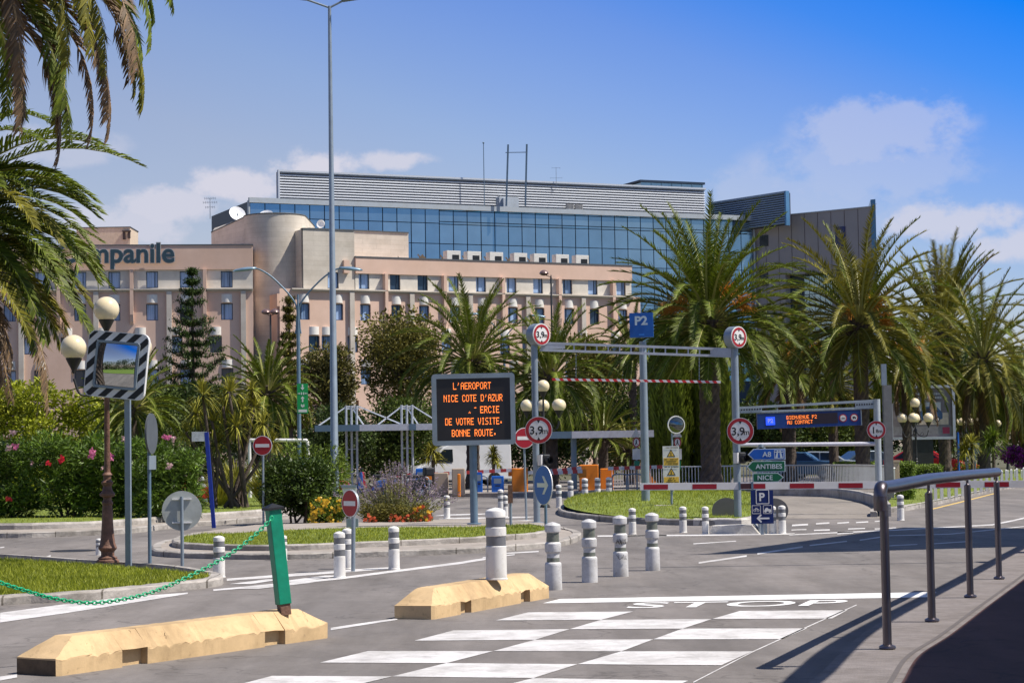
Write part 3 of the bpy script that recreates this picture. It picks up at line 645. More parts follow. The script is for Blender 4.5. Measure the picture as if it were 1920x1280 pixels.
mb = MB(); q = Vector((-d.y, d.x, 0)) * .1; mb.prism([(a1.x - q.x, a1.y - q.y), (a2.x - q.x, a2.y - q.y), (a2.x + q.x, a2.y + q.y), (a1.x + q.x, a1.y + q.y)], 21.25, 21.35); mb.build('coping', ROOFEDGE, tc_)
# roof equipment of the hotel
dish_mat = M('dish_white', (.8, .8, .8), .4, var=.03)
def dish(pxx, py, Y, r, tilt, az, lab):
    p = W(pxx, py, Y); t = T('satellite_dish', lab, 'dish', p, 0, 'dishes on the hotel roof')
    mb = MB(); pr = [(r * i / 8, -.28 * r * (1 - (i / 8) ** 2)) for i in range(9)]; pr[0] = (.001, pr[0][1]); mb.T = Matrix.Rotation(az, 4, 'Z') @ Matrix.Rotation(tilt, 4, 'X'); mb.lathe(pr, 24); mb.lathe([(r, 0), (r + .02, -.02), (r, -.04)], 24); mb.build('reflector', dish_mat, t)
    mb = MB(); mb.cyl((0, .1, -r * 1.5), (0, .15, 0), .05, n=8); mb.bar((0, 0, 0), (0, -.5 * r, .3 * r), .03); mb.build('mast', galv, t)
dish(445, 400, 180, .72, R(62), R(25), 'largest white satellite dish, left end of the concrete tower roof')
dish(497, 403, 178, .66, R(45), R(-15), 'white satellite dish behind the rim at the middle of the tower')
dish(541, 405, 179, .38, R(40), R(-25), 'smallest white dish low behind the right of the tower rim')
dish(601, 420, 182, .36, R(82), R(-12), 'small upright white dish on the roof right of the tower')
def antenna(name, lab, pxx, y0, y1, Y, arms, group=None):
    p = W(pxx, y0, Y); h = W(pxx, y1, Y).z - p.z; t = T(name, lab, 'antenna', p, 0, group)
    mb = MB(); mb.cyl((0, 0, -.4), (0, 0, h), .035, .025, 6); mb.build('mast', galv, t); mb = MB()
    for (z, l_, n_) in arms:
        mb.bar((-l_ / 2, 0, h * z), (l_ / 2, 0, h * z), .03)
        for i in range(n_): x = -l_ / 2 + l_ * i / (n_ - 1); mb.bar((x, -.25, h * z), (x, .25, h * z), .02); mb.bar((x, 0, h * z - .12), (x, 0, h * z + .12), .02)
    mb.build('elements', galv, t)
antenna('tv_antenna', 'bare rake-like television aerial on the left edge of the tower', 394, 402, 372, 181, [(1, .95, 6), (.75, 1.2, 7), (.45, .8, 5)])
# left roof house
o = at(206, 184); t = T('roof_house', 'cream roof house with a dark vent cap above the dark lettering', 'building', (o.x, o.y, 0))
mb = MB(); w_ = wm(80, 184); z1 = W(205, 427, 184).z; mb.box((-.6, 2, (18 + z1) / 2), (w_ + 1, 4, z1 - 18)); mb.build('wall', M('cream_render', (.58, .47, .36), .85, stain=.1), t)
mb = MB(); mb.box((-.6, 2, z1 + .04), (w_ + 1.1, 4.1, .08)); mb.build('roof_edge', ROOFEDGE, t)
mb = MB(); mb.box((1.55, -.2, z1 - .35), (.75, .3, .12)); mb.box((1.3, -.1, z1 - .75), (.22, .2, .7)); mb.box((1.75, -.1, z1 - .7), (.22, .2, .6)); mb.build('vent', M('vent_dark', (.06, .045, .04), .7), t)
# air conditioners
src = None
for i, (xa, xb, lab) in enumerate(((862, 880, 'white roof air conditioner, leftmost of the seven on the pink parapet'), (901, 918, 'roof air conditioner second from the left on the pink parapet'), (943, 960, 'roof air conditioner third from the left on the pink parapet'),
        (986, 1008, 'middle one of the seven air conditioners on the pink parapet'), (1027, 1042, 'narrow roof air conditioner third from the right on the pink parapet'), (1065, 1087, 'wide roof air conditioner second from the right on the pink parapet'), (1105, 1122, 'white roof air conditioner, rightmost of the seven nearest the palm'))):
    s0 = hit((xa + xb) / 2 - 3, 485, A2_, B2_)[0]; p = tr.matrix_basis @ Vector((s0, 2.2, 18.45))
    if src is None:
        t = src = T('air_conditioner', lab, 'air conditioner', p, tr.rotation_euler.z, 'air conditioners on the hotel roof')
        mb = MB(); mb.box((0, 0, .55), (1.35, .8, .95)); mb.box((-.5, 0, .04), (.08, .7, .08)); mb.box((.5, 0, .04), (.08, .7, .08)); mb.build('casing', M('ac_white', (.66, .63, .57), .6, stain=.15), t, bevel=.02)
        mb = MB(); mb.box((.18, -.41, .42), (.66, .03, .5)); [mb.box((.18, -.43, .22 + .1 * k), (.64, .02, .02)) for k in range(5)]; mb.build('grille', dark_metal, t); reg(t)
    else: dup(src, p, tr.rotation_euler.z, lab)
# roof truss behind
t = T('roof_trellis', 'dark folded trellis standing on the roof behind the air conditioners', 'trellis', tr.matrix_basis @ Vector((hit(775, 485, A2_, B2_)[0], 5.2, 18.3)), tr.rotation_euler.z)
mb = MB(); L_ = 15.5; k = 7
for i in range(k): x = i * L_ / k; mb.add([(x, 0, 0), (x + L_ / k * .5, 0, 1.15), (x + L_ / k, 0, 0), (x + L_ / k * .5, 1.6, 0)], [(0, 2, 1), (2, 3, 1), (0, 1, 3)]); mb.bar((x + .6, -.1, 1.1), (x + 1.5, -.14, .05), .09)
mb.build('panel', M('trellis_brown', (.10, .075, .045), .7, var=.3), t)
# ---------------------------------------------------------------- glass office block
def glass_mat(name, col, rough=.06):
    m = M(name, col, rough, .75, var=.1, scale=.35)
    nt = m.node_tree; n = nt.nodes; l = nt.links; b = n['Principled BSDF']
    g = n.new('ShaderNodeNewGeometry'); src = b.inputs['Base Color'].links[0].from_socket; r = n.new('ShaderNodeValToRGB'); l.new(g.outputs['Random Per Island'], r.inputs[0])
    r.color_ramp.elements[0].color = (.86, .9, .92, 1); r.color_ramp.elements[1].color = (1.1, 1.08, 1.05, 1)
    x = n.new('ShaderNodeMix'); x.data_type = 'RGBA'; x.blend_type = 'MULTIPLY'; x.inputs[0].default_value = 1; l.new(src, x.inputs[6]); l.new(r.outputs[0], x.inputs[7]); l.new(x.outputs[2], b.inputs['Base Color']); return m
blue_glass = glass_mat('blue_glass', (.28, .36, .39)); mull = M('mullion_dark', (.012, .03, .06), .5, var=.1)
trim = M('pale_trim', (.42, .46, .50), .5, var=.05, stain=.08); slat = M('slat_white', (.52, .55, .60), .5, var=.04); slat_back = M('slat_backing', (.03, .035, .06), .7)
GA = at(470, 260); GB = at(1417, 290)
tg = frame_empty('office_block', 'long blue glass office block with white louvred plant storey on top', 'building', GA, GB)
Lg = (GB - GA).length; zt = 34.45; npan = 37; pw = Lg / npan
rn = random.Random(9)
mb = MB(); mb.box((Lg / 2, 9.1, zt / 2 - .2), (Lg - .04, 17.8, zt - .4)); mb.build('core', mull, tg)
zr = [33.6, 32.2, 31.85, 29.25, 26.7, 24.1, 21.5, 18.9, 16.3, 13.7, 11, 8]
xi0 = int(hit(823, 400, GA, GB)[0] / pw + .5)
gl = MB()
for i in range(npan):
    zs = [zt - .65, 31.95] if i < xi0 else [zt - .65, 33.6, 32.2]
    zs += [29.25, 26.7, 24.1, 21.5, 18.9, 16.3, 13.7, 11]
    if i < xi0: pass
    else: zs.insert(3, 31.85)
    for j in range(len(zs) - 1):
        a, b = zs[j + 1] + .05, zs[j] - .05; x0, x1 = i * pw + .06, (i + 1) * pw - .06; t1, t2 = rn.uniform(-.006, .006), rn.uniform(-.006, .006)
        gl.add([(x0, t1, a), (x1, t2, a), (x1, t2 + rn.uniform(-.008, .008), b), (x0, t1 + rn.uniform(-.008, .008), b)], [(0, 1, 2, 3)])
gl.build('window_wall', blue_glass, tg)
mb = MB(); mb.box((Lg / 2, -.05, zt - .33), (Lg + .3, .5, .66)); mb.box((-.1, .2, zt / 2), (.2, .6, zt - .7)); mb.box((Lg + .12, .2, zt / 2), (.24, .6, zt - .7)); mb.build('cornice', trim, tg)

def louvres(t, xa, xb, z0, z1, y, n, m=None):
    mb = MB(); mb.box(((xa + xb) / 2, y + .6, (z0 + z1) / 2), (xb - xa, .6, z1 - z0)); mb.build('louvre_backing', slat_back, t)
    mb = MB(); p = (z1 - z0) / n
    for i in range(n): mb.box(((xa + xb) / 2, y + .1, z0 + p * (i + .62)), (xb - xa, .34, p * .42), rx=R(-18))
    mb.box(((xa + xb) / 2, y, z1 + .08), (xb - xa + .2, .5, .24)); mb.box((xa, y, (z0 + z1) / 2), (.22, .5, z1 - z0)); mb.build('louvres', m or slat, t)
xa = hit(528, 340, GA, GB)[0]; xb = hit(1345, 360, GA, GB)[0]
louvres(tg, xa + 1, xb + .5, zt - .1, zt + 4.15, 4.5, 12)
mb = MB(); x = hit(908 + 62, 370, GA, GB)[0]; mb.box((x, 3.4, zt + .95), (2.9, 1.2, 1.7)); mb.box((x - .7, 2.6, zt + .8), (.7, .6, 1.5)); mb.build('crane_cabin', trim, tg, bevel=.03)
mb = MB(); x2 = hit(1100, 376, GA, GB)[0]
for k in range(2): mb.box((x2 - .6 + k * 1.35, 4.1, zt + .7), (1.1, .3, 1.1)); [mb.box((x2 - 1.0 + k * 1.35 + j * .2, 3.93, zt + .7), (.05, .05, 1.0)) for j in range(5)]
mb.build('vent', M('vent_grey', (.3, .29, .28), .6, var=.2), tg)
mb = MB(); xa_, xb_ = hit(1240, 350, GA, GB)[0], hit(1356, 350, GA, GB)[0]; mb.box(((xa_ + xb_) / 2, 9, zt + 2.6), (xb_ - xa_, 6, 5.0)); [mb.box((xa_ + (xb_ - xa_) * k / 6, 5.95, zt + 2.6), (.1, .1, 5.0)) for k in range(7)]; mb.build('penthouse', blue_glass, tg)
mb = MB(); mb.box(((xa_ + xb_) / 2, 9, zt + 5.2), (xb_ - xa_ + .6, 6.6, .3)); mb.build('penthouse_roof', mull, tg)
# roof mast and ladder frame
p = W(908, 368, 276); t = T('roof_mast', 'thin single mast standing on the louvred roof left of the ladder frame', 'mast', (p.x, p.y, 34)); mb = MB(); mb.cyl((0, 0, 0), (0, 0, W(908, 268, 276).z - 34), .06, .05, 6); mb.build('pole', galv_dark, t); mb = MB(); mb.sphere((0, 0, W(908, 268, 276).z - 34), .14, 6); mb.build('finial', galv_dark, t)
p = W(967, 376, 273); t = T('gondola_crane', 'tall H-shaped steel frame rising from the office roof', 'crane', (p.x, p.y, 34.4)); zt_ = W(967, 271, 273).z - 34.4; hw = wm(18, 273)
for s in (-1, 1): mb = MB(); mb.bar((s * hw, 0, 0), (s * hw * .98 + .35, 0, zt_), .24); mb.build('upright', galv_dark, t)
mb = MB(); mb.bar((-hw, 0, zt_ * .87), (hw + .2, 0, zt_ * .87), .09); mb.build('crossbar', galv_dark, t)
antenna('roof_antenna', 'small bracket-shaped aerial on the office roof right of the H frame', 1043, 342, 315, 282, [(1, 1.1, 3), (.3, 1.6, 3)])
# louvred wing and taupe wing
LA = at(1338, 296); LB = at(1480, 284); t = frame_empty('louvred_plant_wing', 'blue-grey louvred plant wing rising behind the tall palm', 'building', LA, LB)
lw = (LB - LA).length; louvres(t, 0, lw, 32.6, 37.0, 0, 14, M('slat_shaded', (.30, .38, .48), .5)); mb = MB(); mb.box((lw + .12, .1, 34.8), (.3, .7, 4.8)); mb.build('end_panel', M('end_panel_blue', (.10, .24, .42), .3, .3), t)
TA = at(1417, 291); TB = at(1641, 279); t = frame_empty('taupe_block', 'taupe panelled block with a dark glazed slot behind the palms', 'building', TA, TB)
lt = (TB - TA).length; taupe = M('taupe_panels', (.36, .325, .315), .7, var=.06, scale=.3, stain=.06)
mb = MB(); xg0, xg1 = lt * .27, lt * .66
mb.box((xg0 / 2, 6, 17.1), (xg0, 12, 34.2)); mb.prism([(xg1, 0), (lt, 0), (lt - 7.4, 12), (xg1 - 4, 12)], 0, 34.2); mb.box(((xg0 + xg1) / 2, 3.01, 30.0), (xg1 - xg0, 6, 8.4)); mb.build('wall', taupe, t)
mb = MB(); [mb.box((lt * k / 9, -.02, 17.1), (.05, .05, 34)) for k in range(1, 9) if not xg0 - .1 < lt * k / 9 < xg1 + .1]; [mb.box((lt * k / 9, -.02, 30), (.05, .05, 8.3)) for k in range(1, 9) if xg0 < lt * k / 9 < xg1]; mb.build('panel_joint', M('panel_joint', (.12, .10, .10), .8), t)
mb = MB(); g2 = MB(); nx = 6
for i in range(nx):
    for j in range(9):
        a = xg0 + (xg1 - xg0) * .32 + (xg1 - xg0) * .68 * i / nx; b = a + (xg1 - xg0) * .68 / nx - .09; z0 = 25.6 - (j + 1) * 2.6; g2.add([(a, 1.2, z0), (b, 1.2, z0), (b, 1.2 + rn.uniform(-.01, .01), z0 + 2.5), (a, 1.2, z0 + 2.5)], [(0, 1, 2, 3)])
g2.build('window_wall', blue_glass, t); mb.box(((xg0 + xg1) / 2, 3, 12.9), (xg1 - xg0, 3.4, 25.8)); mb.build('recess', mull, t)
mb = MB(); mb.prism([(lt + .002, -.2), (lt + .75, -.2), (lt - 3.6, 7), (lt - 4.4, 7)], 0, 35.2); mb.build('glazed_corner', M('corner_glass', (.05, .14, .26), .2, .6, var=.1), t)
mb = MB(); mb.box((lt / 2, .1, 34.27), (lt - .05, .4, .14)); mb.build('roof_edge', trim, t)
for (xq, y0, y1, w_) in ((1433, 441, 462, 19), (1433, 500, 536, 19), (1575, 500, 545, 12)):
    s0, z0 = hit(xq, y1, TA, TB); z1 = hit(xq, y0, TA, TB)[1]; mb = MB(); mb.box((s0, -.03, (z0 + z1) / 2), (wm(w_, 288), .1, z1 - z0)); f = mb.build('window', glass_dark, t)
s0, z0 = hit(1577, 466, TA, TB); mb = MB(); mb.box((s0, -.12, z0 + 1.5), (1.5, .2, 3.0)); mb.build('sign_panel', navy, t)
s1, zb = hit(1577, 466, TA, TB); mb = MB(); mb.text('P', 1.0, s0, z0 + 2.2, -.225, .02, .02); mb.build('sign_letter', white_sign, t)
# terminal canopy on the right, out of the picture: throws the sharp shadow across the road
hc = 10.0; k_ = hc / math.tan(SUN_EL)
S = [G(1292, 1039.5), G(1340, 1037), G(1520, 1013), G(1700, 988), G(1925, 990), Vector((40, 41, 0)), Vector((40, 34, 0)), G(1925, 1024), G(1600, 1033.5)]
t = T('terminal_canopy', 'flat concrete canopy of the terminal standing right of the road', 'canopy', (30, 37, 0))
mb = MB(); mb.prism([(p.x + k_ * math.cos(SUN_AZ) - 30, p.y + k_ * math.sin(SUN_AZ) - 37) for p in S], hc, hc + .12); mb.build('roof', concrete, t)
for x, y in ((-6, -1), (2, -1), (-6, 2), (2, 2)): mb = MB(); mb.cyl((x, y, 0), (x, y, hc), .2, n=16); mb.build('column', galv, t)
t = T('walkway_shelter', 'long covered walkway of the terminal beside the maroon footpath', 'canopy', (0, 0, 0)); kk = 3.4 / math.tan(SUN_EL)
mb = MB(); P = [(p.x + kk * math.cos(SUN_AZ) - .02, p.y + kk * math.sin(SUN_AZ)) for p in Mp]; mb.prism(P + [(P[-1][0] + 6, P[-1][1]), (P[0][0] + 6, P[0][1])], 3.4, 3.5); mb.build('roof', concrete, t)
bk = offs(Kp, .31); mb = MB(); Q1 = [(p.x + kk * math.cos(SUN_AZ), p.y + kk * math.sin(SUN_AZ)) for p in Kp]; Q2 = [(p.x + kk * math.cos(SUN_AZ), p.y + kk * math.sin(SUN_AZ)) for p in bk]; mb.prism(Q1 + Q2[::-1], 3.4, 3.46); mb.build('shadow_beam', concrete, t)  # beam added out of view to shade the road strip along the kerb
for i in range(4, len(Mp), 9): mb = MB(); mb.cyl((P[i][0] + 5.5, P[i][1], 0), (P[i][0] + 5.5, P[i][1], 3.4), .08, n=12); mb.build('column', galv, t)
# ================================================================ street furniture
def yof(p, z=0): return G(p[0], p[1], z).y
def plast(r, h, prof): return [(a * r, b * h) for a, b in prof]
band_grey = M('reflective_grey', (.20, .20, .21), .35, .3, var=.08, scale=20)
band_olive = M('dirty_reflector', (.17, .18, .15), .4, .2, var=.3, scale=14)
boll_white = M('bollard_white', (.72, .70, .67), .45, var=.06, scale=8, stain=.22)
boll_dirty = M('bollard_dirty_white', (.60, .59, .59), .5, var=.16, scale=9, stain=.5); wear(boll_dirty, (.16, .15, .14, 1), .6, 2.5); wear(boll_white, (.30, .28, .25, 1), .35, 1.6)
# white lane bollards with two grey bands
def white_bollard(name, lab, r, h, group, ring=.0, mats=None):
    t = T(name, lab, 'bollard', (0, 0, 0), 0, group)
    mb = MB(); mb.lathe([(r * 1.08, 0), (r * 1.08, .012), (r, .02), (r, h * .46), (r * .93, h * .47), (r * .93, h * .60), (r, h * .61), (r, h * .72), (r * .93, h * .73), (r * .93, h * .86), (r * .98, h * .865), (r * .98, h * .93), (r * .93, h * .955), (r * .55, h * .985), (.001, h)], 24); mb.build('post', boll_white, t)
    for a, b in ((.465, .605), (.725, .865)): mb = MB(); mb.lathe([(r * .94, h * a), (r * .94, h * b)], 24); mb.build('reflective_band', band_grey, t)
    return reg(t)
wb = [(411, 1082, 1004, 22, 'white banded bollard at the tip of the near lawn, left of the leaning green post'), (637, 1083, 996, 22, 'white banded bollard just left of the oval no entry sign, the nearer of that pair'), (652, 1066, 990, 20, 'white banded bollard half hidden right behind the oval no entry sign'),
      (739, 1067, 986, 21, 'lone white banded bollard on the white line right of the oval no entry sign'), (186, 1040, 1009, 13, 'white bollard half hidden behind the rusty lamp base'), (531, 1050, 1003, 15, 'white bollard half hidden behind the leaning green post'),
      (838, 972, 928, 12, 'thin white bollard on the asphalt left of the message board post'), (939, 960, 917, 11, 'white bollard seen just above the thick white bollard on the block'), (948, 968, 928, 9, 'small white bollard right behind the thick bollard, nearer of the two there'),
      (1186, 1001, 952, 14, 'white banded bollard on the lane line in front of the mound, leftmost of three'), (1281, 998, 949, 14, 'white banded bollard on the lane line under the yellow warning board'), (1323, 1001, 949, 13, 'white banded bollard left of the right gantry foot'),
      (1449, 1000, 948, 14, 'white banded bollard beside the navy parking sign, left of the pair'), (1467, 1000, 947, 14, 'white banded bollard right of the navy parking sign, right of the pair'),
      (1097, 936, 896, 12, 'white toll lane bollard, leftmost of three in front of the orange booth'), (1121, 934, 895, 11, 'white toll lane bollard, middle of three in front of the orange booth'), (1142, 932, 894, 11, 'white toll lane bollard, rightmost of three at the orange booth'),
      (1048, 951, 908, 11, 'pale bollard right of the blue arrow sign'), (1070, 938, 900, 11, 'pale bollard between the blue arrow sign and the orange booth'), (1689, 975, 927, 13, 'white banded bollard behind the near end of the steel handrail')]
src = None
for (x, y, yt, w, lab) in wb:
    p = G(x, y); h = (y - yt) / F * p.y; r_ = w / 2 / F * p.y
    if src is None: src = white_bollard('lane_bollard', lab, r_, h, 'white lane bollards with grey bands'); src.location = p; h0 = h; r0 = r_
    else: c = dup(src, p, lab=lab) if False else dup(src, p, random.uniform(0, 6), lab); c.scale = (r_ / r0, r_ / r0, h / h0)
# heavy grey bollards
def heavy(loc, h, r, lab, rz, leanx=0):
    t = T('concrete_bollard', lab, 'bollard', loc, rz, 'four stout scuffed bollards in a row'); t.rotation_euler.x = leanx
    mb = MB(); mb.lathe([(r * 1.0, 0), (r * .98, h * .35), (r * .97, h * .385), (r * .9, h * .4), (r * .74, h * .41), (r * .74, h * .54), (r * .92, h * .56), (r * .95, h * .575), (r * .95, h * .68), (r * .8, h * .70), (r * .71, h * .71), (r * .71, h * .84), (r * .9, h * .855), (r * .93, h * .87), (r * .93, h * .95), (r * .84, h * .965), (r * .4, h * .99), (.001, h)], 28); mb.build('post', boll_dirty, t)
    for a, b in ((.385, .56), (.69, .855)): mb = MB(); mb.lathe([(r * .76, h * a), (r * .72, h * b)], 28); mb.build('reflective_band', band_olive, t)
    return reg(t)
src = None
for (x, y, yt, w, lab, rx) in ((1038, 1106, 980, 32, 'stout scuffed grey-white bollard nearest, touching the ochre block end', 0), (1106, 1092, 974, 30, 'stout grey-white bollard, second from the ochre block', 0), (1164, 1081, 967, 29, 'stout bollard with black scribbles on its middle band, third from the block', 0), (1224, 1070, 962, 28, 'stout grimy grey bollard farthest from the ochre block, with a flared foot', 0)):
    p = G(x, y - 1); h = (y - yt) / F * p.y; r_ = w / 2 / F * p.y
    if src is None: src = heavy(p, h, r_, lab, 0); h0 = h
    else: c = dup(src, p, random.uniform(0, 6), lab); c.scale = (h / h0,) * 3
p3 = G(1164, 1080)      # marker pen scribbles on the third bollard
for c in [o for o in C.objects if o.get('label', '').startswith('stout bollard with black')]:
    c.rotation_euler.z = 0; mb = MB(); rn = random.Random(2)
    for base, n in ((.47, 9), (.26, 6)):
        pts = []
        for i in range(n * 3):
            a = R(-115 + 60 * i / (n * 3) + rn.uniform(-6, 6)); z = (base + rn.uniform(-.035, .045)); q = .134; pts.append((q * math.cos(a) * .99, q * math.sin(a) * .99, z))
        mb.tube(pts, .0035, 5)
    mb.build('scribble', black, c)
# ---- ochre separator blocks
def sep_block(lab, fl, fr, wl, notches, h, seed, dark_end=False, group='ochre concrete lane separators'):
    a, b = G(*fl), G(*fr); L = (b - a).length; ang = math.atan2(b.y - a.y, b.x - a.x); t = T('lane_separator', lab, 'concrete block', (a.x, a.y, 0), ang, group)
    inv = t.matrix_basis.inverted(); u = (b - a).normalized()
    def s_at(x, y):  # distance along the front edge
        return (inv @ G(x, y)).x
    w = wl; st = []; rn = random.Random(seed); n = 70; cuts = []
    for (x0, x1) in notches:
        yy = lambda x: fl[1] + (fr[1] - fl[1]) * (x - fl[0]) / (fr[0] - fl[0]); cuts.append((s_at(x0, yy(x0)), s_at(x1, yy(x1))))
    ss = sorted(set([L * i / n for i in range(n + 1)]))
    ss = [s for s in ss if all(not (c0 - .03 < s < c1 + .03) for c0, c1 in cuts)]
    lst = [(s, 0) for s in ss]
    for c0, c1 in cuts: lst += [(c0, 0), (c0 + .001, 1), ((c0 + c1) / 2, 1), (c1 - .001, 1), (c1, 0)]
    lst.sort(); sec = []
    for s, nt in lst:
        e = min(s, L - s); k = min(1, e / .30); zt = .135 + (h - .135) * k if e < .30 else h; ins = .02 + .115 * (zt - .135) / (h - .135)
        zn = .125 + rn.uniform(-.004, .004) - (rn.uniform(.01, .03) if rn.random() < .16 else 0); dn = rn.uniform(.0, .016) if rn.random() < .18 else 0; d = .07 if nt else 0; d2 = .05 if nt else 0
        j = lambda q=.004: rn.uniform(-q, q)
        r_ = .02 * (1 - min(1, e / .03))
        sec.append([(s, d + r_ + j(.003), 0.0), (s, d + r_ + j(.003), zn), (s, r_ + dn + j(.002), zn + .012), (s, ins + j(.003), zt - .012 * 0 + j(.002)), (s, w / 2, zt + j(.002)), (s, w - ins + j(), zt + j(.002)), (s, w - r_ + j(), .135), (s, w - d - r_, .125), (s, w - d - r_, 0)])
    mb = MB(); k = 9; vs = [p for q in sec for p in q]; fs = []
    for i in range(len(sec) - 1):
        for q in range(k - 1): fs.append((i * k + q, (i + 1) * k + q, (i + 1) * k + q + 1, i * k + q + 1))
    fs += [tuple((len(sec) - 1) * k + q for q in range(k))]
    mb.add(vs, fs); mb.m = 1 if dark_end else 0; mb.add([sec[0][q] for q in (0, 1, 7, 8)], [(3, 2, 1, 0)]); mb.m = 0; mb.add([sec[0][q] for q in (1, 2, 3, 4, 5, 6, 7)], [tuple(range(7))[::-1]]); mb.build('body', [yellow_conc, M('dark_end_concrete', (.11, .075, .045), .9, var=.3, scale=9, bump=.4)], t)  # vertical face of the near end takes a darker concrete when dark_end is set
    cm = M('crack_dark', (.10, .065, .035), .95)
    for q in range(6):
        s0 = L * (q + rn.uniform(.3, .8)) / 6.2; a_ = rn.uniform(0, .35); b_ = rn.uniform(.5, 1); P = []
        for i in range(9):
            f = a_ + (b_ - a_) * i / 8; P.append(Vector((s0 + rn.uniform(-.012, .012) + f * .05, .02 + .115 * f - .0005, .137 + (h - .137) * f)))
        mb = MB(); mb.tube(P, [.0018 + .002 * rn.random() for _ in P], 4); mb.build('crack', cm, t)
    return t
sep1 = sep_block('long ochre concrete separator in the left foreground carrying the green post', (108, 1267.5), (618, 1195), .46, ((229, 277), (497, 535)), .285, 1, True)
sep2 = sep_block('ochre concrete separator under the thick white bollard', (812, 1161), (1032, 1120), .46, ((864, 884), (977, 994)), .30, 2)
# thick white bollard on the second block
p = G(931, 1084, .30); 
p = W(931, 1085, (G(931, 1140).y + .28)); t = white_bollard('thick_bollard', 'thick white bollard with two grey bands standing on the ochre block', wm(19.5, p.y), wm(134, p.y), None); t.location = (p.x, p.y, .295)
# green post with chain
p = W(533, 1142, G(533, 1208).y + .25); t = T('chain_post', 'leaning square green post with black cap on the ochre separator', 'post', (p.x, p.y, .28), R(28)); hgt = wm(190, p.y); leanv = Vector((-.094, .0, hgt))
Rl = Matrix.Rotation(-R(28), 3, 'Z') @ leanv
RT = Vector((0, 0, 1)).rotation_difference(Rl).to_matrix().to_4x4(); hl = Rl.length
mb = MB(); mb.T = RT; mb.box((0, 0, hl * .535), (.118, .118, hl * .93)); mb.build('shaft', green_paint, t, bevel=.006)
mb = MB(); mb.T = RT; mb.box((0, 0, hl * .03), (.095, .095, hl * .13)); mb.build('rusty_foot', rust, t)
mb = MB(); mb.T = Matrix.Translation(Rl) @ Matrix.Rotation(R(-5), 4, 'Y'); mb.box((0, 0, .006), (.16, .16, .022)); mb.add([(-.08, -.08, .017), (.08, -.08, .017), (.08, .08, .017), (-.08, .08, .017), (0, 0, .055)], [(0, 1, 4), (1, 2, 4), (2, 3, 4), (3, 0, 4)]); mb.build('cap', black, t)
ch = cat_rom([W(x, y, 18.55 - (512 - x) / 512 * 2.0) for x, y in ((511, 965), (505, 976), (470, 1009), (420, 1045), (360, 1077), (300, 1104), (240, 1121), (170, 1129.5), (100, 1121), (40, 1104), (0, 1091), (-30, 1076))], 60)
mb = MB(); acc = 0; k = 0; last = ch[0]; mb.smooth = True
for i in range(1, len(ch)):
    acc += (ch[i] - ch[i - 1]).length
    if acc > .033:
        acc = 0; d = (ch[i] - last).normalized(); last = ch[i]; q = d.to_track_quat('X', 'Z').to_matrix().to_4x4(); k += 1
        mb.T = Matrix.Translation(ch[i]) @ q @ Matrix.Rotation(R(90) * (k % 2) + R(20), 4, 'X'); n1, n2 = 12, 6; vs = []
        for a_ in range(n1):
            a = 2 * math.pi * a_ / n1; cx, cy = .0145 * math.cos(a) + (.008 if math.cos(a) > 0 else -.008), .0145 * math.sin(a); nr = Vector((math.cos(a), math.sin(a), 0))
            for b_ in range(n2): b = 2 * math.pi * b_ / n2; vs.append(Vector((cx, cy, 0)) + nr * .0062 * math.cos(b) + Vector((0, 0, .0062 * math.sin(b))))
        mb.add(vs, [(a_ * n2 + b_, ((a_ + 1) % n1) * n2 + b_, ((a_ + 1) % n1) * n2 + (b_ + 1) % n2, a_ * n2 + (b_ + 1) % n2) for a_ in range(n1) for b_ in range(n2)])
mb.T = None; tag(mb.build('chain', chain_green), 'bright green plastic chain sagging from the leaning green post to the left', 'chain')
# ---- steel handrail
t = T('handrail', 'brushed steel handrail on four posts beside the maroon walkway', 'handrail', (0, 0, 0))
fp = [(1664, 1216, 1656, 948), (1747.5, 1165, 1741, 925), (1819.5, 1120, 1813, 910), (1873.5, 1085.5, 1868, 905)]
tops = []
for i, (x, y, xt, yt) in enumerate(fp):
    p = G(x, y - 1, .14); z = W(xt, yt, p.y).z
    mb = MB(); mb.cyl((p.x, p.y, .15), (p.x, p.y, z), .0345, n=24); mb.lathe([(.0345, z), (.036, z + .003), (.02, z + .012), (.014, z + .02), (.014, z + .16)], 16, (p.x, p.y, 0)); po = mb.build('post', steel, t)
    mb = MB(); mb.lathe([(.001, .14), (.062, .14), (.066, .146), (.062, .160), (.036, .172), (.036, .18)], 32, (p.x, p.y, 0)); mb.build('base_flange', steel, po)
    tops.append((p.x, p.y))
rz_ = [W(1652, 914, tops[0][1]).z, W(1741, 898, tops[1][1]).z, W(1813, 890, tops[2][1]).z, W(1869, 885, tops[3][1]).z]
a = Vector((*tops[0], rz_[0])); b = Vector((*tops[3], rz_[3])); d = (b - a).normalized()
mb = MB(); mb.tube(cat_rom([a - d * .16 + Vector((0, 0, -.17)), a - d * .165 + Vector((0, 0, -.06)), a - d * .12, a + d * .02, a + d * .4], 6) + [Vector((*tops[1], rz_[1])), Vector((*tops[2], rz_[2])), b, b + d * .1], .052, 24); mb.build('rail', steel, t)
mb = MB(); mb.tube([a - d * .16 + Vector((0, 0, -.17)), a - d * .165 + Vector((0, 0, -.06))], .054, 20); mb.lathe([(.034, -.22), (.034, -.18)], 20, a - d * .02); mb.build('end_fitting', steel, t)
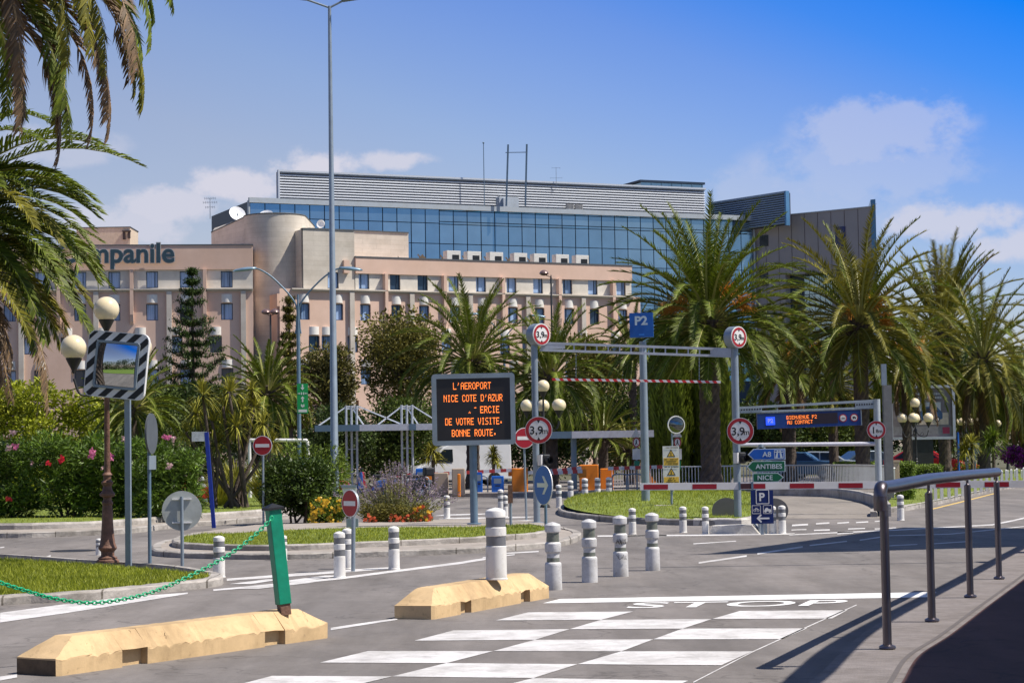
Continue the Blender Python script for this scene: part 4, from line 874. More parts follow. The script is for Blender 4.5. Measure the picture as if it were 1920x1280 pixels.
# ---- ornate lamp posts with cream globes
def lamp_globe(t, c, r, metal):
    mb = MB(); mb.sphere(c, r, 18); g = mb.build('globe', cream_globe, t)
    mb = MB(); x, y, z = c; mb.lathe([(.02, z - r * 2.0), (.03, z - r * 1.75), (r * .4, z - r * 1.3), (r * .62, z - r * .86), (r * .58, z - r * .8)], 16, (x, y, 0)); mb.build('holder', metal, t)
LB = [(.17, 0), (.17, .03), (.14, .05), (.145, .07), (.10, .10), (.10, .16), (.135, .20), (.14, .22), (.115, .28), (.098, .40), (.085, .60), (.078, .78), (.07, .86), (.085, .875), (.085, .90), (.062, .93), (.06, .97), (.115, 1.0), (.115, 1.03), (.08, 1.07), (.062, 1.14), (.085, 1.18), (.09, 1.2), (.055, 1.24), (.06, 1.3), (.078, 1.31), (.05, 1.35)]
def candelabra(lab, loc, H, r, arms, group, metal, arm_z=None, rad=.5, rz=0, pole_r=.048):
    t = T('globe_lamp_post', lab, 'street lamp', loc, rz, group); s = H / 4.0
    mb = MB(); mb.lathe([(a * s, z * s) for a, z in LB], 20); mb.build('base', metal if metal is not dark_metal else dark_metal, t)
    za = arm_z or H * .8
    mb = MB(); mb.lathe([(pole_r, 1.35 * s), (pole_r * .8, za - .25), (pole_r * 1.3, za - .2), (pole_r * 1.3, za - .1), (pole_r * .7, za - .05), (pole_r * .6, H - 2 * r - .2)], 14); mb.build('pole', metal, t)
    lamp_globe(t, (0, 0, H - r), r, dark_metal)
    for a in arms:
        u = Vector((math.cos(R(a)), math.sin(R(a)), 0)); e = u * rad
        mb = MB(); pts = cat_rom([Vector((0, 0, za - .15)), u * rad * .35 + Vector((0, 0, za - .34)), u * rad * .8 + Vector((0, 0, za - .36)), e + Vector((0, 0, za - .12))], 6); mb.tube(pts, .016, 8)
        mb.tube(cat_rom([u * rad * .3 + Vector((0, 0, za - .33)), u * rad * .5 + Vector((0, 0, za - .2)), u * rad * .62 + Vector((0, 0, za - .28)), u * rad * .52 + Vector((0, 0, za - .32))], 5), .01, 6); mb.build('arm', dark_metal, t)
        lamp_globe(t, (e.x, e.y, za + r + .16), r, dark_metal)
    return t
cg = 'ornate lamp posts with cream globes'
p = G(202, 1066); H = W(198, 556, p.y).z
candelabra('rusty brown ornate lamp post with cream globes left of the striped mirror', (p.x, p.y, .1), H - .1, .197, (180, 0, 195, 65), cg, rust, arm_z=W(138, 652, p.y).z - .46, rad=.5)
for (x, y, yb, Y, r_, rad, arms, lab) in ((1018, 712, 0, 62, 12, .5, (180, 10, -25, 90), 'ornate lamp with cream globes behind the left gantry post'), (1715, 746, 0, 80, 9.3, .50, (175, -10, 250, 80), 'ornate lamp with five cream globes in front of the advertising billboard'),
        (1810, 762, 0, 100, 7.6, .52, (180, 0, -80, 100), 'ornate globe lamp just right of the advertising billboard'), (1887, 769, 0, 122, 6.4, .52, (180, 0, -95, 80), 'farthest ornate globe lamp at the right edge')):
    q = W(x, y, Y); candelabra(lab, (q.x, q.y, 0), q.z, wm(r_, Y), arms, cg, dark_metal, arm_z=W(x, y + (46 if Y < 70 else 36 if Y < 90 else 27 if Y < 110 else 23), Y).z - 2 * wm(r_, Y), rad=rad)
# ---- tall twin-head mast
Y = 66; p = W(628, 935, Y); zt_ = W(615, 12, Y).z; xt_ = W(615, 12, Y).x
t = T('lighting_mast', 'tallest slender grey lighting mast with two heads cut by the top edge', 'street lamp', (p.x, p.y, 0)); dx = 0
mb = MB(); mb.lathe([(.17, 0), (.17, .02), (.145, .03), (.14, 1.2), (.13, 1.22), (.052, zt_)], 20); mb.build('pole', galv, t)
for s, (ex, ez) in ((-1, (570, -1)), (1, (640, 2))):
    e = W(ex, ez, Y) - Vector((xt_, Y, 0)); e.y = 0
    mb = MB(); mb.tube([(0, 0, zt_ - .05), (e.x, 0, e.z)], .035, 8); mb.build('arm', galv, t)
    mb = MB(); mb.T = Matrix.Translation((e.x, 0, e.z)) @ Matrix.Rotation(R(-8) * s, 4, 'Y') @ Matrix.Scale(s, 4, (1, 0, 0)); mb.lathe([(.001, -.3), (.08, -.22), (.12, 0), (.1, .25), (.001, .4)], 12) if False else mb.box((.27, 0, .03), (.62, .26, .12)); mb.build('lamp_head', galv_dark, t, bevel=.04)
# ---- curved twin street lamps
def curved(lab, xb, Y, heads, junction, tops, tip, sign=False):
    p = W(xb, 900, Y); zj = W(xb, junction, Y).z; s = Y / 77; t = T('twin_street_lamp', lab, 'street lamp', (p.x, p.y, 0), 0, 'blue-grey twin street lamps with curved arms')
    mb = MB(); zp = W(xb, tip, Y).z; mb.lathe([(.10, 0), (.10, 1), (.075, 1.1), (.07, zj - .3), (.05, zj), (.035, zp)], 14); mb.build('pole', galv_dark, t)
    for sgn, (hx, hy) in zip((-1, 1), heads):
        h = W(hx, hy, Y) - p; h.y = 0; h.z += p.z; zt2 = W(xb, tops, Y).z
        mb = MB(); pts = cat_rom([Vector((sgn * .10, 0, zj - .35)), Vector((sgn * .06, 0, zj)), Vector((sgn * .10, 0, zj + (h.z - zj) * .38)), Vector((h.x * .42, 0, zj + (h.z - zj) * .80)), Vector((h.x * .72, 0, h.z + .0)), Vector((h.x * .9, 0, h.z + .03))], 7); mb.tube(pts, .032, 8); mb.build('arm', galv_dark, t)
        mb = MB(); L_ = .86; mb.T = Matrix.Translation((h.x, 0, h.z)) @ Matrix.Rotation(-sgn * R(-6), 4, 'Y') @ Matrix.Scale(-sgn, 4, (1, 0, 0))
        rings = [(-.46, .04, .03), (-.36, .10, .07), (-.1, .15, .10), (.12, .15, .10), (.26, .11, .08), (.42, .06, .06)]; vs = []; n = 12
        for (x, a, b) in rings: vs += [(x, a * math.cos(2 * math.pi * j / n), b * math.sin(2 * math.pi * j / n) * (.45 if math.sin(2 * math.pi * j / n) < 0 else 1)) for j in range(n)]
        mb.smooth = True; mb.add(vs, [(i * n + j, i * n + (j + 1) % n, (i + 1) * n + (j + 1) % n, (i + 1) * n + j) for i in range(5) for j in range(n)] + [tuple(range(n)), tuple(range(5 * n, 6 * n))]); mb.build('lamp_head', M('lamp_head_blue', (.22, .33, .42), .35, .3, stain=.1), t)
    return t
tcl = curved('near twin curved street lamp left of the tall mast, green sign on its pole', 562, 77, ((460, 506), (657, 505)), 608, 520, 552)
curved('farther twin curved street lamp above the message board', 949, 115, ((884, 590), (1008, 593)), 655, 600, 632)
# green assembly point panel
Y = 76.8; c = W(568, 747, Y); t = T('assembly_point_sign', 'tall green panel with white arrows and figures on the blue-grey lamp pole', 'sign', c); w_, h_ = wm(20, Y), wm(56, Y)
mb = MB(); mb.rrect(0, 0, w_, h_, .02, -.12, -.09); mb.build('panel', bright_green, t)
mb = MB(); y0, y1 = -.127, -.119
def arrow(mb, cx, cz, s, ang, y0, y1):
    ca, sa = math.cos(ang), math.sin(ang); P = [(-.5, -.12), (.05, -.12), (.05, -.34), (.5, 0), (.05, .34), (.05, .12), (-.5, .12)]
    mb.plate([(cx + s * (x * ca - z * sa), cz + s * (x * sa + z * ca)) for x, z in P], y0, y1)
u = h_ / 56
arrow(mb, 0, 21 * u, 11 * u, -math.pi / 2, y0, y1); arrow(mb, 0, -1 * u, 11 * u, math.pi / 2, y0, y1); arrow(mb, -6.5 * u, 9.5 * u, 5 * u, 0, y0, y1); arrow(mb, 6.5 * u, 9.5 * u, 5 * u, math.pi, y0, y1)
for dx, dz in ((-2, 9.5), (2, 9.5), (-2.2, -13), (2.2, -13), (0, -14.5)): mb.disc(dx * u, (dz + 1.8) * u, .8 * u, y0, y1, 10); mb.plate([((dx - .9) * u, (dz - 2.4) * u), ((dx + .9) * u, (dz - 2.4) * u), ((dx + 1.1) * u, (dz + 1) * u), ((dx - 1.1) * u, (dz + 1) * u)], y0, y1)
mb.box((0, -.123, -23 * u), (16 * u, .006, 5 * u)); mb.build('symbols', white_sign, t)
# dark twin and single heads near the hotel
br = M('brown_lamp_head', (.20, .13, .12), .3, .3)
for (x, yt, Y, hs, lab) in ((507, 585, 112, (-.24, .24), 'dark post with two round brown heads in front of the concrete tower'), (1033, 512, 112, (-.38,), 'single round-headed brown lamp on a thin post in front of the pink wing')):
    q = W(x, yt, Y); t = T('park_lamp', lab, 'street lamp', (q.x, q.y, 0), 0, 'thin brown park lamps'); mb = MB(); mb.lathe([(.07, 0), (.05, q.z - .25), (.03, q.z - .2), (.03, q.z - .1)], 10)
    for h in hs: mb.bar((0, 0, q.z - .22), (h, 0, q.z - .08), .035)
    mb.build('pole', dark_metal, t)
    for h in hs: mb = MB(); mb.lathe([(.001, -.14), (.14, -.12), (.25, -.04), (.26, 0), (.2, .1), (.08, .17), (.001, .18)], 16, (h, 0, q.z)); mb.build('lamp_head', br, t)
# ---- striped traffic mirror
Y = G(238, 1074).y; c = W(220, 684.5, Y); t = T('traffic_mirror', 'tilted convex traffic mirror with black and white striped border on a grey pole', 'mirror', (c.x, Y, .1), R(-12)); zc = c.z - .1
w_, h_ = wm(121, Y), wm(124, Y)
mb = MB(); mb.T = Matrix.Translation((0, 0, zc)) @ Matrix.Rotation(R(6.3), 4, 'Y'); mb.m = 0; r_ = wm(14, Y); mb.rrect(0, 0, w_, h_, r_, -.04, .02)
mb.m = 1; n = 26; bw = wm(17.5, Y)
def clip(poly, f):
    out = []
    for i in range(len(poly)):
        a, b = poly[i], poly[(i + 1) % len(poly)]; fa, fb = f(a), f(b)
        if fa >= 0: out.append(a)
        if (fa >= 0) != (fb >= 0): q = fa / (fa - fb); out.append((a[0] + (b[0] - a[0]) * q, a[1] + (b[1] - a[1]) * q))
    return out
per = wm(18.5, Y)
for i in range(-12, 13):
    for (x0, x1, z0, z1) in ((-w_ / 2 + .012, w_ / 2 - .012, h_ / 2 - bw, h_ / 2 - .012), (-w_ / 2 + .012, w_ / 2 - .012, -h_ / 2 + .012, -h_ / 2 + bw), (-w_ / 2 + .012, -w_ / 2 + bw, -h_ / 2 + bw, h_ / 2 - bw), (w_ / 2 - bw, w_ / 2 - .012, -h_ / 2 + bw, h_ / 2 - bw)):
        poly = [(x0, z0), (x1, z0), (x1, z1), (x0, z1)]; k1 = i * per * 1.35; k2 = k1 + per * .7
        poly = clip(poly, lambda p: (p[0] * .85 - p[1] * .85) - k1); poly = clip(poly, lambda p: k2 - (p[0] * .85 - p[1] * .85)) if poly else poly
        cr_ = w_ / 2 - .012 + h_ / 2 - .012 - .07
        for sx_, sz_ in ((1, 1), (1, -1), (-1, 1), (-1, -1)):
            if poly: poly = clip(poly, lambda p: cr_ - (p[0] * sx_ + p[1] * sz_))
        if len(poly) > 2: mb.add([(p[0], -.0435, p[1]) for p in poly], [tuple(range(len(poly)))])
mb.build('striped_border', [white_sign, black], t)
mb = MB(); mb.T = Matrix.Translation((0, 0, zc)) @ Matrix.Rotation(R(6.3), 4, 'Y'); mb.frame(.01, 0, wm(87, Y), wm(89, Y), .05, .035, -.075, -.03); mb.build('inner_rim', galv, t)
mb = MB(); mb.T = Matrix.Translation((0.01, 0, zc)) @ Matrix.Rotation(R(6.3), 4, 'Y'); n = 14; a_ = wm(76, Y) / 2; b_ = wm(78, Y) / 2; vs = []
for i in range(n + 1):
    for j in range(n + 1): x = -1 + 2 * i / n; z = -1 + 2 * j / n; vs.append((x * a_, -.05 - .075 * (2 - x * x - z * z) / 2, z * b_))
mb.smooth = True; mb.add(vs, [(i * (n + 1) + j, (i + 1) * (n + 1) + j, (i + 1) * (n + 1) + j + 1, i * (n + 1) + j + 1) for i in range(n) for j in range(n)])
mb.build('mirror_glass', M('mirror', (.62, .65, .66), .02, 1.0, var=0), t)
mb = MB(); mb.rrect(.0, zc, .6, .5, .02, .02, .06); xb_ = (t.matrix_basis.inverted() @ Vector((G(238, 1074).x, Y, 0))).x; mb.box((xb_, .09, (zc + .45) / 2), (.085, .05, zc + .45)); mb.build('pole', galv, t)
# ---- sign helper
def round_face(mb, r, kind, y=-.02):
    """materials: 0 white 1 red 2 black 3 back"""
    mb.m = 3; mb.disc(0, 0, r, y + .006, y + .03); mb.m = 0; mb.disc(0, 0, r * .995, y, y + .006)
    if kind == 'noentry': mb.m = 1; mb.disc(0, 0, r * .93, y - .003, y + .001); mb.m = 0; mb.box((0, y - .005, 0), (r * 1.42, .004, r * .34))
    if kind == 'height':
        mb.m = 1; a = 48; vs = []
        for i in range(a): th = 2 * math.pi * i / a; vs += [(r * .96 * math.cos(th), y - .003, r * .96 * math.sin(th)), (r * .72 * math.cos(th), y - .003, r * .72 * math.sin(th))]
        mb.add(vs, [(2 * i, 2 * ((i + 1) % a), 2 * ((i + 1) % a) + 1, 2 * i + 1) for i in range(a)])
        mb.m = 2; mb.plate([(-.12 * r, .73 * r), (.12 * r, .73 * r), (0, .50 * r)], y - .004, y - .002); mb.plate([(-.12 * r, -.73 * r), (.12 * r, -.73 * r), (0, -.50 * r)], y - .004, y - .002)
SM = [white_sign, red_sign, black, galv]
def height_sign(lab, px_, py, Y, r, txt_, rz=0, rx=None, box=False, group='red-ringed height limit signs', sub=None):
    c = W(px_, py, Y); t = T('height_limit_sign', lab, 'sign', c, rz, group); mb = MB()
    if box: mb.m = 3; mb.disc(0, 0, r * 1.08, -.02, .22); mb.m = 0; mb.disc(0, 0, r * 1.06, -.024, -.02)
    round_face(mb, r, 'height', -.03); mb.m = 2
    if sub: mb.text(txt_, r * .95, -r * .30, -.0, -.034, .002, .02); mb.text(sub, r * .55, r * .28, -r * .1, -.034, .002, .02)
    elif ',' in txt_ and txt_ == '3,9m': mb.text('3,9', r * .82, -r * .16, 0, -.034, .002, .018); mb.text('m', r * .58, r * .46, -r * .07, -.034, .002, .015)
    mb.build('face', SM, t); mb = MB(); mb.box((0, .04, 0), (r * .5, .06, .05)); mb.build('bracket', galv, t); return t
def noentry(lab, px_, py, r_px, base, rz=0, pr=.028, polemat=galv, ztop=None, rb=None):
    b = G(*base); c = W(px_, py, b.y); t = T('no_entry_sign', lab, 'sign', b, rz, 'round red no entry signs'); r = wm(r_px, b.y)
    mb = MB(); mb.T = Matrix.Translation((c.x - b.x, -pr - .02, c.z)); round_face(mb, r, 'noentry'); mb.build('face', SM, t)
    mb = MB(); mb.cyl((0, 0, 0), (c.x - b.x, 0, c.z + r * .6), pr, n=12); mb.build('pole', polemat, t); return t
noentry('round no entry sign facing us in front of the spiky yellow-green plants', 493, 835, 18.5, (494, 985), R(-6))
noentry('low no entry sign turned to an oval beside the lavender', 665, 943, 26, (662, 1071), R(-50), .03)
noentry('no entry sign partly covered by the left 3,9m sign', 982, 821, 19.5, (987, 975), R(14))
# bracket frame behind the oval sign
p = G(655, 1000, .2); t = T('sign_back', 'grey rear of a small tapered board and box behind the oval no entry sign', 'sign', (p.x, p.y, .2)); s = wm(1, p.y)
mb = MB(); mb.plate([(-13 * s, 85 * s), (15 * s, 85 * s), (10 * s, 30 * s), (1 * s, 30 * s)], 0, .02); mb.build('board', white_sign, t); mb = MB(); mb.box((0, .03, 88 * s), (28 * s, .1, 5 * s)); mb.box((6 * s, 0, 20 * s), (22 * s, .12, 16 * s)); mb.box((6 * s, .05, 40 * s), (.05, .05, 84 * s)); mb.build('bracket', galv, t)
# round sign seen from behind
b = G(342, 1068); c = W(341, 957, b.y); r = wm(37, b.y); t = T('reversed_round_sign', 'pale grey back of a round sign on a thin pole left of the chain', 'sign', b, R(8))
mb = MB(); mb.disc(c.x - b.x, c.z, r, .02, .035); mb.build('disc', M('sign_back_grey', (.40, .42, .40), .5, .2, stain=.2), t); mb = MB(); mb.T = None
for dz in (-.16, .16): mb.box((c.x - b.x, .0, c.z + dz * 1.1), (r * 1.2 * math.sqrt(1 - (dz * 1.1 / r) ** 2) if abs(dz * 1.1) < r else .2, .03, .02))
mb.build('rail', white_paint, t); mb = MB(); mb.cyl((0, -.03, 0), (c.x - b.x, -.03, c.z + r * .72), .026, n=12); mb.build('pole', galv, t)
# edge-on sign pole
b = G(281, 1066); t = T('edge_on_sign', 'round sign and plate seen edge-on atop a dark pole right of the mirror', 'sign', b, R(84)); s = wm(1, b.y)
mb = MB(); mb.disc(0, 252 * s, 38 * s, -.05, -.02); mb.build('disc', M('sign_back_dark', (.10, .11, .12), .5, .2), t); mb = MB(); mb.box((0, -.04, 198 * s), (46 * s, .03, 26 * s)); mb.build('plate', galv, t); mb = MB(); mb.cyl((0, 0, 0), (0, 0, 285 * s), .028, n=12); mb.build('pole', galv_dark, t)
# blue leaning post with little flag sign
b = G(401, 973, .25); a_ = W(387, 810, b.y); t = T('blue_flag_post', 'leaning deep blue post with a small whitish rectangular plate', 'sign', b)
mb = MB(); mb.bar((0, 0, -.2), (a_.x - b.x, 0, a_.z - .25), .085); mb.build('post', M('deep_blue_paint', (.008, .03, .26), .4), t); mb = MB(); c = W(374, 818, b.y); mb.box((c.x - b.x, -.03, c.z - .25), (wm(28, b.y), .02, wm(18, b.y))); mb.build('plate', M('faded_plate', (.5, .55, .55), .5, stain=.4, scale=20), t)
# ================================================================ message board, gantries, toll plaza
b = G(889, 991); Y = b.y; s = wm(1, Y); c = W(888, 767, Y)
t = T('message_board', 'large grey-framed electronic message board with orange lettering on one post', 'sign', (b.x, b.y, .1)); zc = c.z - .1
mb = MB(); mb.cyl((0, .12, 0), (0, .12, zc - 60 * s), .085, n=20); mb.lathe([(.16, 0), (.16, .02), (.1, .03)], 16, (0, .12, 0)); mb.build('post', galv_dark, t)
Q = Matrix.Translation((c.x - b.x, 0, zc)) @ Matrix.Rotation(R(-.3), 4, 'Y')
mb = MB(); mb.T = Q; mb.rrect(0, 0, 148 * s, 126 * s, 6 * s, -.02, .22); mb.build('housing', galv_dark, t)
mb = MB(); mb.T = Q; mb.frame(0, 0, 156 * s, 134 * s, 7 * s, 9 * s, -.05, .2); mb.build('frame', galv, t)
mb = MB(); mb.T = Q; mb.m = 0; mb.box((0, -.023, 0), (138 * s, .006, 116 * s)); mb.m = 1
cell = 108 * s / 95
def line(txt_, x0, zc_, w_): n = len(txt_) * 6 - 1; k = w_ * s / n; led(mb, txt_, k, x0 * s + k / 2, zc_ * s + 3 * k * 1.0, -.028)
for txt_, x0, zc_, w_ in (("L'AEROPORT", -37, 44, 71), ("NICE COTE D'AZUR", -55, 21, 110), ("^ ~ERCIE", -14, 0, 0), ("DE VOTRE VISITE.", -53, -22.5, 108), ("BONNE ROUTE.", -41, -44, 84)):
    if w_: 
        n = len(txt_) * 6 - 1; k = w_ * s / n
        mb2 = MB(); led(mb2, txt_, 1.0, 0, 0, 0); kz = 13.0 * s / 7
        mb.add([(x0 * s + v[0] * k, -.028, zc_ * s + (v[2] + 3) * kz) for v in mb2.v], mb2.f)
    else:
        k = 37 * s / 30; kz = 13.0 * s / 7
        for tx, xx, in (("ERCIE", 13), ("^", -10), ("~", 2)):
            mb2 = MB(); led(mb2, tx, 1.0, 0, 0, 0); mb.add([(xx * s + v[0] * k, -.028, -1 * s + (v[2] + 3) * kz) for v in mb2.v], mb2.f)
mb.build('display', [M('display_black', (.018, .015, .016), .4, var=.15, scale=3), led_orange], t)
# ---- main height gantry
bl = G(1007, 986); br_ = G(1378, 990); YG = bl.y; s = wm(1, YG)
t = T('height_gantry', 'grey height gantry with ladder-like truss beam over the entry lane', 'gantry', (bl.x, bl.y, 0)); TI = lambda x, y, Y=None: W(x, y, Y or YG) - bl
xr = TI(1377, 660).x; z1 = TI(1006, 635).z; z2 = TI(1375, 648).z
mb = MB(); mb.cyl((0, 0, .06), (TI(1004, 700).x * 0 + .0, 0, z1), .075, n=20); mb.lathe([(.15, .06), (.15, .09), (.08, .1)], 16); mb.build('post', galv, t)
mb = MB(); mb.cyl((xr, 0, .06), (xr, 0, z2), .085, n=20); mb.build('post', galv, t)
mb = MB(); a1, a2 = TI(1012, 643), TI(1376, 655); b1, b2 = TI(1012, 656), TI(1376, 668)
mb.bar(a1, a2, .055); mb.bar(b1, b2, .055); n = 17
for i in range(1, n): q = i / n; mb.bar(a1.lerp(a2, q), b1.lerp(b2, q), .03)
mb.box(((a1 + b1) / 2 + Vector((.3, 0, 0))), (.55, .05, .12)); mb.box(((a2 + b2) / 2 + Vector((-.25, 0, 0))), (.5, .06, .14)); mb.build('truss_beam', M('truss_pale', (.46, .48, .52), .45, .2, stain=.1), t)
# hanging striped bar
p1, p2 = W(1035, 711, YG - .1), W(1351, 716, YG - .1); t = T('striped_bar', 'thin red and white striped height bar hanging on chains under the gantry', 'height bar', p1)
mb = MB(); d = p2 - p1; n = 22; hb_ = .028
for i in range(n * 2):
    mb.m = i % 2; x0 = i / (2 * n); x1 = (i + 1) / (2 * n); sk = .02 if 0 < i else 0; sk2 = .02 if i < 2 * n - 1 else 0
    A_ = [d * x0 + Vector((-sk, -.02, hb_)), d * x0 + Vector((sk, -.02, -hb_)), d * x1 + Vector((sk2, -.02, -hb_)), d * x1 + Vector((-sk2, -.02, hb_))]
    mb.add(A_ + [v + Vector((0, .04, 0)) for v in A_], [(0, 1, 2, 3), (4, 7, 6, 5), (0, 3, 7, 4), (1, 5, 6, 2), (0, 4, 5, 1), (3, 2, 6, 7)])
mb.build('bar', [M('stripe_red', (.62, .02, .025), .4, var=.05), white_sign], t)
for x in (1080, 1311): mb = MB(); q = W(x, 712, YG - .1) - p1; q2 = W(x, 662, YG) - p1; [mb.box(q.lerp(q2, (k + .5) / 16), (.008 if k % 2 else .018, .018 if k % 2 else .008, .032)) for k in range(16)]; mb.build('hanging_chain', galv, t)
hg = height_sign('small boxed 3,9m sign topping the left gantry post', 1014, 627, YG - .15, wm(19.5, YG), '3,9m', R(38), box=True)
height_sign('small boxed 3,9m sign topping the right gantry post', 1384, 632, YG - .15, wm(19, YG), '3,9m', R(38), box=True)
height_sign('large 3,9m sign on the left gantry post beside the message board', 1010, 806, YG - .12, wm(25.5, YG), '3,9m', R(-4))
height_sign('large 3,9m sign on the right gantry post above the blue A8 arrow', 1388, 808, YG - .12, wm(25, YG), '3,9m', R(-4))
for (x, y, lab, Yq) in ((1022, 862, 'small black signal box on the left gantry post', YG - .12), (1389, 858, 'small black signal box on the right gantry post', YG - .12)):
    q = W(x, y, Yq); t = T('signal_box', lab, 'traffic light', q, R(35), 'signal boxes on the gantry posts'); mb = MB(); mb.box((0, 0, 0), (.2, .16, .26)); mb.build('housing', black, t, bevel=.03); mb = MB(); mb.tube([(0.0, -.08, .0), (.0, -.2, -.01)], [.075, .085], 14, False); mb.build('visor', black, t); mb = MB(); mb.box((-.12, .02, 0), (.05, .14, .24)); mb.build('bracket', white_sign, t)
# P2 post and sign
b = G(1211, 948, .2); Y2 = b.y; t = T('parking_sign_post', 'blue square P2 sign high on a grey post rising from the mound', 'sign', b); s = wm(1, Y2); top = W(1205, 640, Y2)
mb = MB(); mb.tube([(0, 0, -.1), (top.x - b.x, 0, top.z - .2)], [.115, .095], 20); mb.lathe([(.2, -.05), (.2, 0), (.11, .02)], 16); mb.build('post', galv, t)
c = W(1203, 610, Y2) - b; mb = MB(); mb.T = Matrix.Translation(c) @ Matrix.Rotation(R(-.8), 4, 'Y') @ Matrix.Rotation(R(-6), 4, 'Z'); mb.m = 0; mb.box((0, -.1, 0), (44 * s, .2, 46 * s)); mb.m = 1; mb.text('P2', 22.5 * s, 0, 8.5 * s, -.205, .006, .035, wscale=1.08); mb.m = 2; mb.box((0, -.203, -18 * s), (10 * s, .003, 2.5 * s)); mb.build('sign_face', [M('p2_blue', (.006, .10, .40), .35, var=.08, stain=.15), M('p2_letter', (.52, .60, .66), .5, var=.15, stain=.25), M('p2_pale_mark', (.03, .2, .62), .4)], t)
# blue arrow sign
b = G(1024, 1003); c = W(1026, 909, b.y); t = T('keep_right_sign', 'blue oval-looking arrow sign under the left gantry post', 'sign', b, R(-64)); s = wm(1, b.y)
mb = MB(); mb.T = Matrix.Translation((0, -.05, c.z)); mb.m = 0; mb.disc(0, 0, 37 * s, 0, .02); mb.m = 1; mb.disc(0, 0, 36 * s, -.004, 0); mb.m = 0
mb.plate([(-24 * s, -4 * s), (8 * s, -4 * s), (-3 * s, -17 * s), (5 * s, -17 * s), (22 * s, 0), (5 * s, 17 * s), (-3 * s, 17 * s), (8 * s, 4 * s), (-24 * s, 4 * s)], -.008, -.004); mb.build('face', [white_sign, M('arrow_blue', (.005, .13, .50), .35, var=.05)], t); mb = MB(); mb.cyl((0, 0, 0), (0, 0, c.z + .2), .03, n=12); mb.build('pole', galv_dark, t)
# leaning little post signs right of message board
b = G(958, 998); t = T('rusty_marker_post', 'weathered narrow dark board on a short post right of the message board', 'sign', b); s = wm(1, b.y); mb = MB(); mb.cyl((0, 0, 0), (0, 0, 88 * s), .03, n=10); mb.build('post', galv, t); mb = MB(); mb.box((.0, -.04, 72 * s), (9 * s, .03, 34 * s)); mb.build('board', rust, t)
# direction signs
b = G(1436, 1002); Y = b.y; s = wm(1, Y)
def dirsign(lab, x0, x1, y0, y1, mat, txt_, tx, left=True, sz=15, icon=False):
    c = W((x0 + x1) / 2, (y0 + y1) / 2, Y + .35); t = T('direction_sign', lab, 'sign', c, 0, 'arrow-ended direction signs'); w2 = (x1 - x0) / 2 * s; h2 = (y1 - y0) / 2 * s; p = 11 * s; q = 1 if left else -1
    out = [(-w2 * q, 0), ((-w2 + p) * q, -h2), (w2 * q, -h2), (w2 * q, h2), ((-w2 + p) * q, h2)]
    mb = MB(); mb.m = 1; mb.plate(out, 0, .03); k = .88; mb.m = 0; inn = [((-w2 + 2.2 * s) * q, 0), ((-w2 + p + .6 * s) * q, -h2 + 1.5 * s), ((w2 - 1.8 * s) * q, -h2 + 1.5 * s), ((w2 - 1.8 * s) * q, h2 - 1.5 * s), ((-w2 + p + .6 * s) * q, h2 - 1.5 * s)]; mb.plate(inn, -.004, .0); mb.m = 1
    mb.text(txt_, sz * s, tx * s, 0, -.007, .003, .012, wscale=1.05)
    if icon: mb.frame(23 * s, 0, 18 * s, 16 * s, 1 * s, 1 * s, -.007, -.004); mb.plate([(16 * s, -7 * s), (20.5 * s, -7 * s), (22 * s, 7 * s), (19.5 * s, 7 * s)], -.007, -.004); mb.plate([(25.5 * s, -7 * s), (30 * s, -7 * s), (26.5 * s, 7 * s), (24 * s, 7 * s)], -.007, -.004); mb.box((23 * s, -.007, 4 * s), (18 * s, .002, 1.6 * s))
    mb.build('panel', [mat, M('sign_letter_white', (.52, .58, .60), .45, var=.05)], t); mb = MB(); mb.box((0, .06, 0), (.06, .06, h2 * 2.0)); mb.build('bracket', galv, t); return t
dirsign('blue left-pointing direction sign reading A8, top of the three', 1402, 1473, 840.5, 862, M('motorway_blue', (.008, .09, .40), .35), 'A8', 0, True, 13.5, True)
dirsign('green left-pointing direction sign reading ANTIBES, middle of the three', 1400, 1473, 863.5, 884.5, green_sign, 'ANTIBES', 5, True, 12.5)
dirsign('green right-pointing direction sign reading NICE, bottom of the three', 1411, 1470, 886, 903.5, green_sign, 'NICE', -6, False, 12.5)
t = T('direction_sign_post', 'grey post rising behind the three direction signs and the navy parking sign', 'post', (G(1432, 1001).x, Y + .42, 0)); mb = MB(); h = W(1432, 838, Y + .42).z
for dx in (-.06, .06): mb.cyl((dx, 0, 0), (dx, 0, h), .03, n=10)
mb.lathe([(.05, h), (.05, h + .05), (.001, h + .07)], 10); mb.build('tubes', galv, t)
c = W(1429, 950, Y); t = T('parking_direction_sign', 'navy sign with parking letter, vehicle pictograms and left arrow behind the striped arm', 'sign', (c.x, Y, 0)); zc = c.z
mb = MB(); mb.m = 0; mb.box((0, .01, zc), (42 * s, .03, 62 * s)); mb.m = 1; mb.frame(1 * s, zc + 19 * s, 25 * s, 27 * s, 2 * s, 1.4 * s, -.012, -.006); mb.text('P', 21 * s, 0, zc + 19 * s, -.012, .003, .03)
for dx in (-11, 10): mb.frame(dx * s, zc - 4.5 * s, 16.5 * s, 16 * s, 1.5 * s, .9 * s, -.012, -.006)
for dx in (-14, -8): mb.frame(dx * s, zc - 6 * s, 5 * s, 5 * s, 2.4 * s, .8 * s, -.012, -.006)
mb.bar((-14 * s, -.009, zc - 5.5 * s), (-10 * s, -.009, zc - 2 * s), .012); mb.bar((-8 * s, -.009, zc - 5.5 * s), (-11 * s, -.009, zc - 1.5 * s), .012); mb.bar((-13 * s, -.009, zc - 2 * s), (-9 * s, -.009, zc - 2 * s), .012)
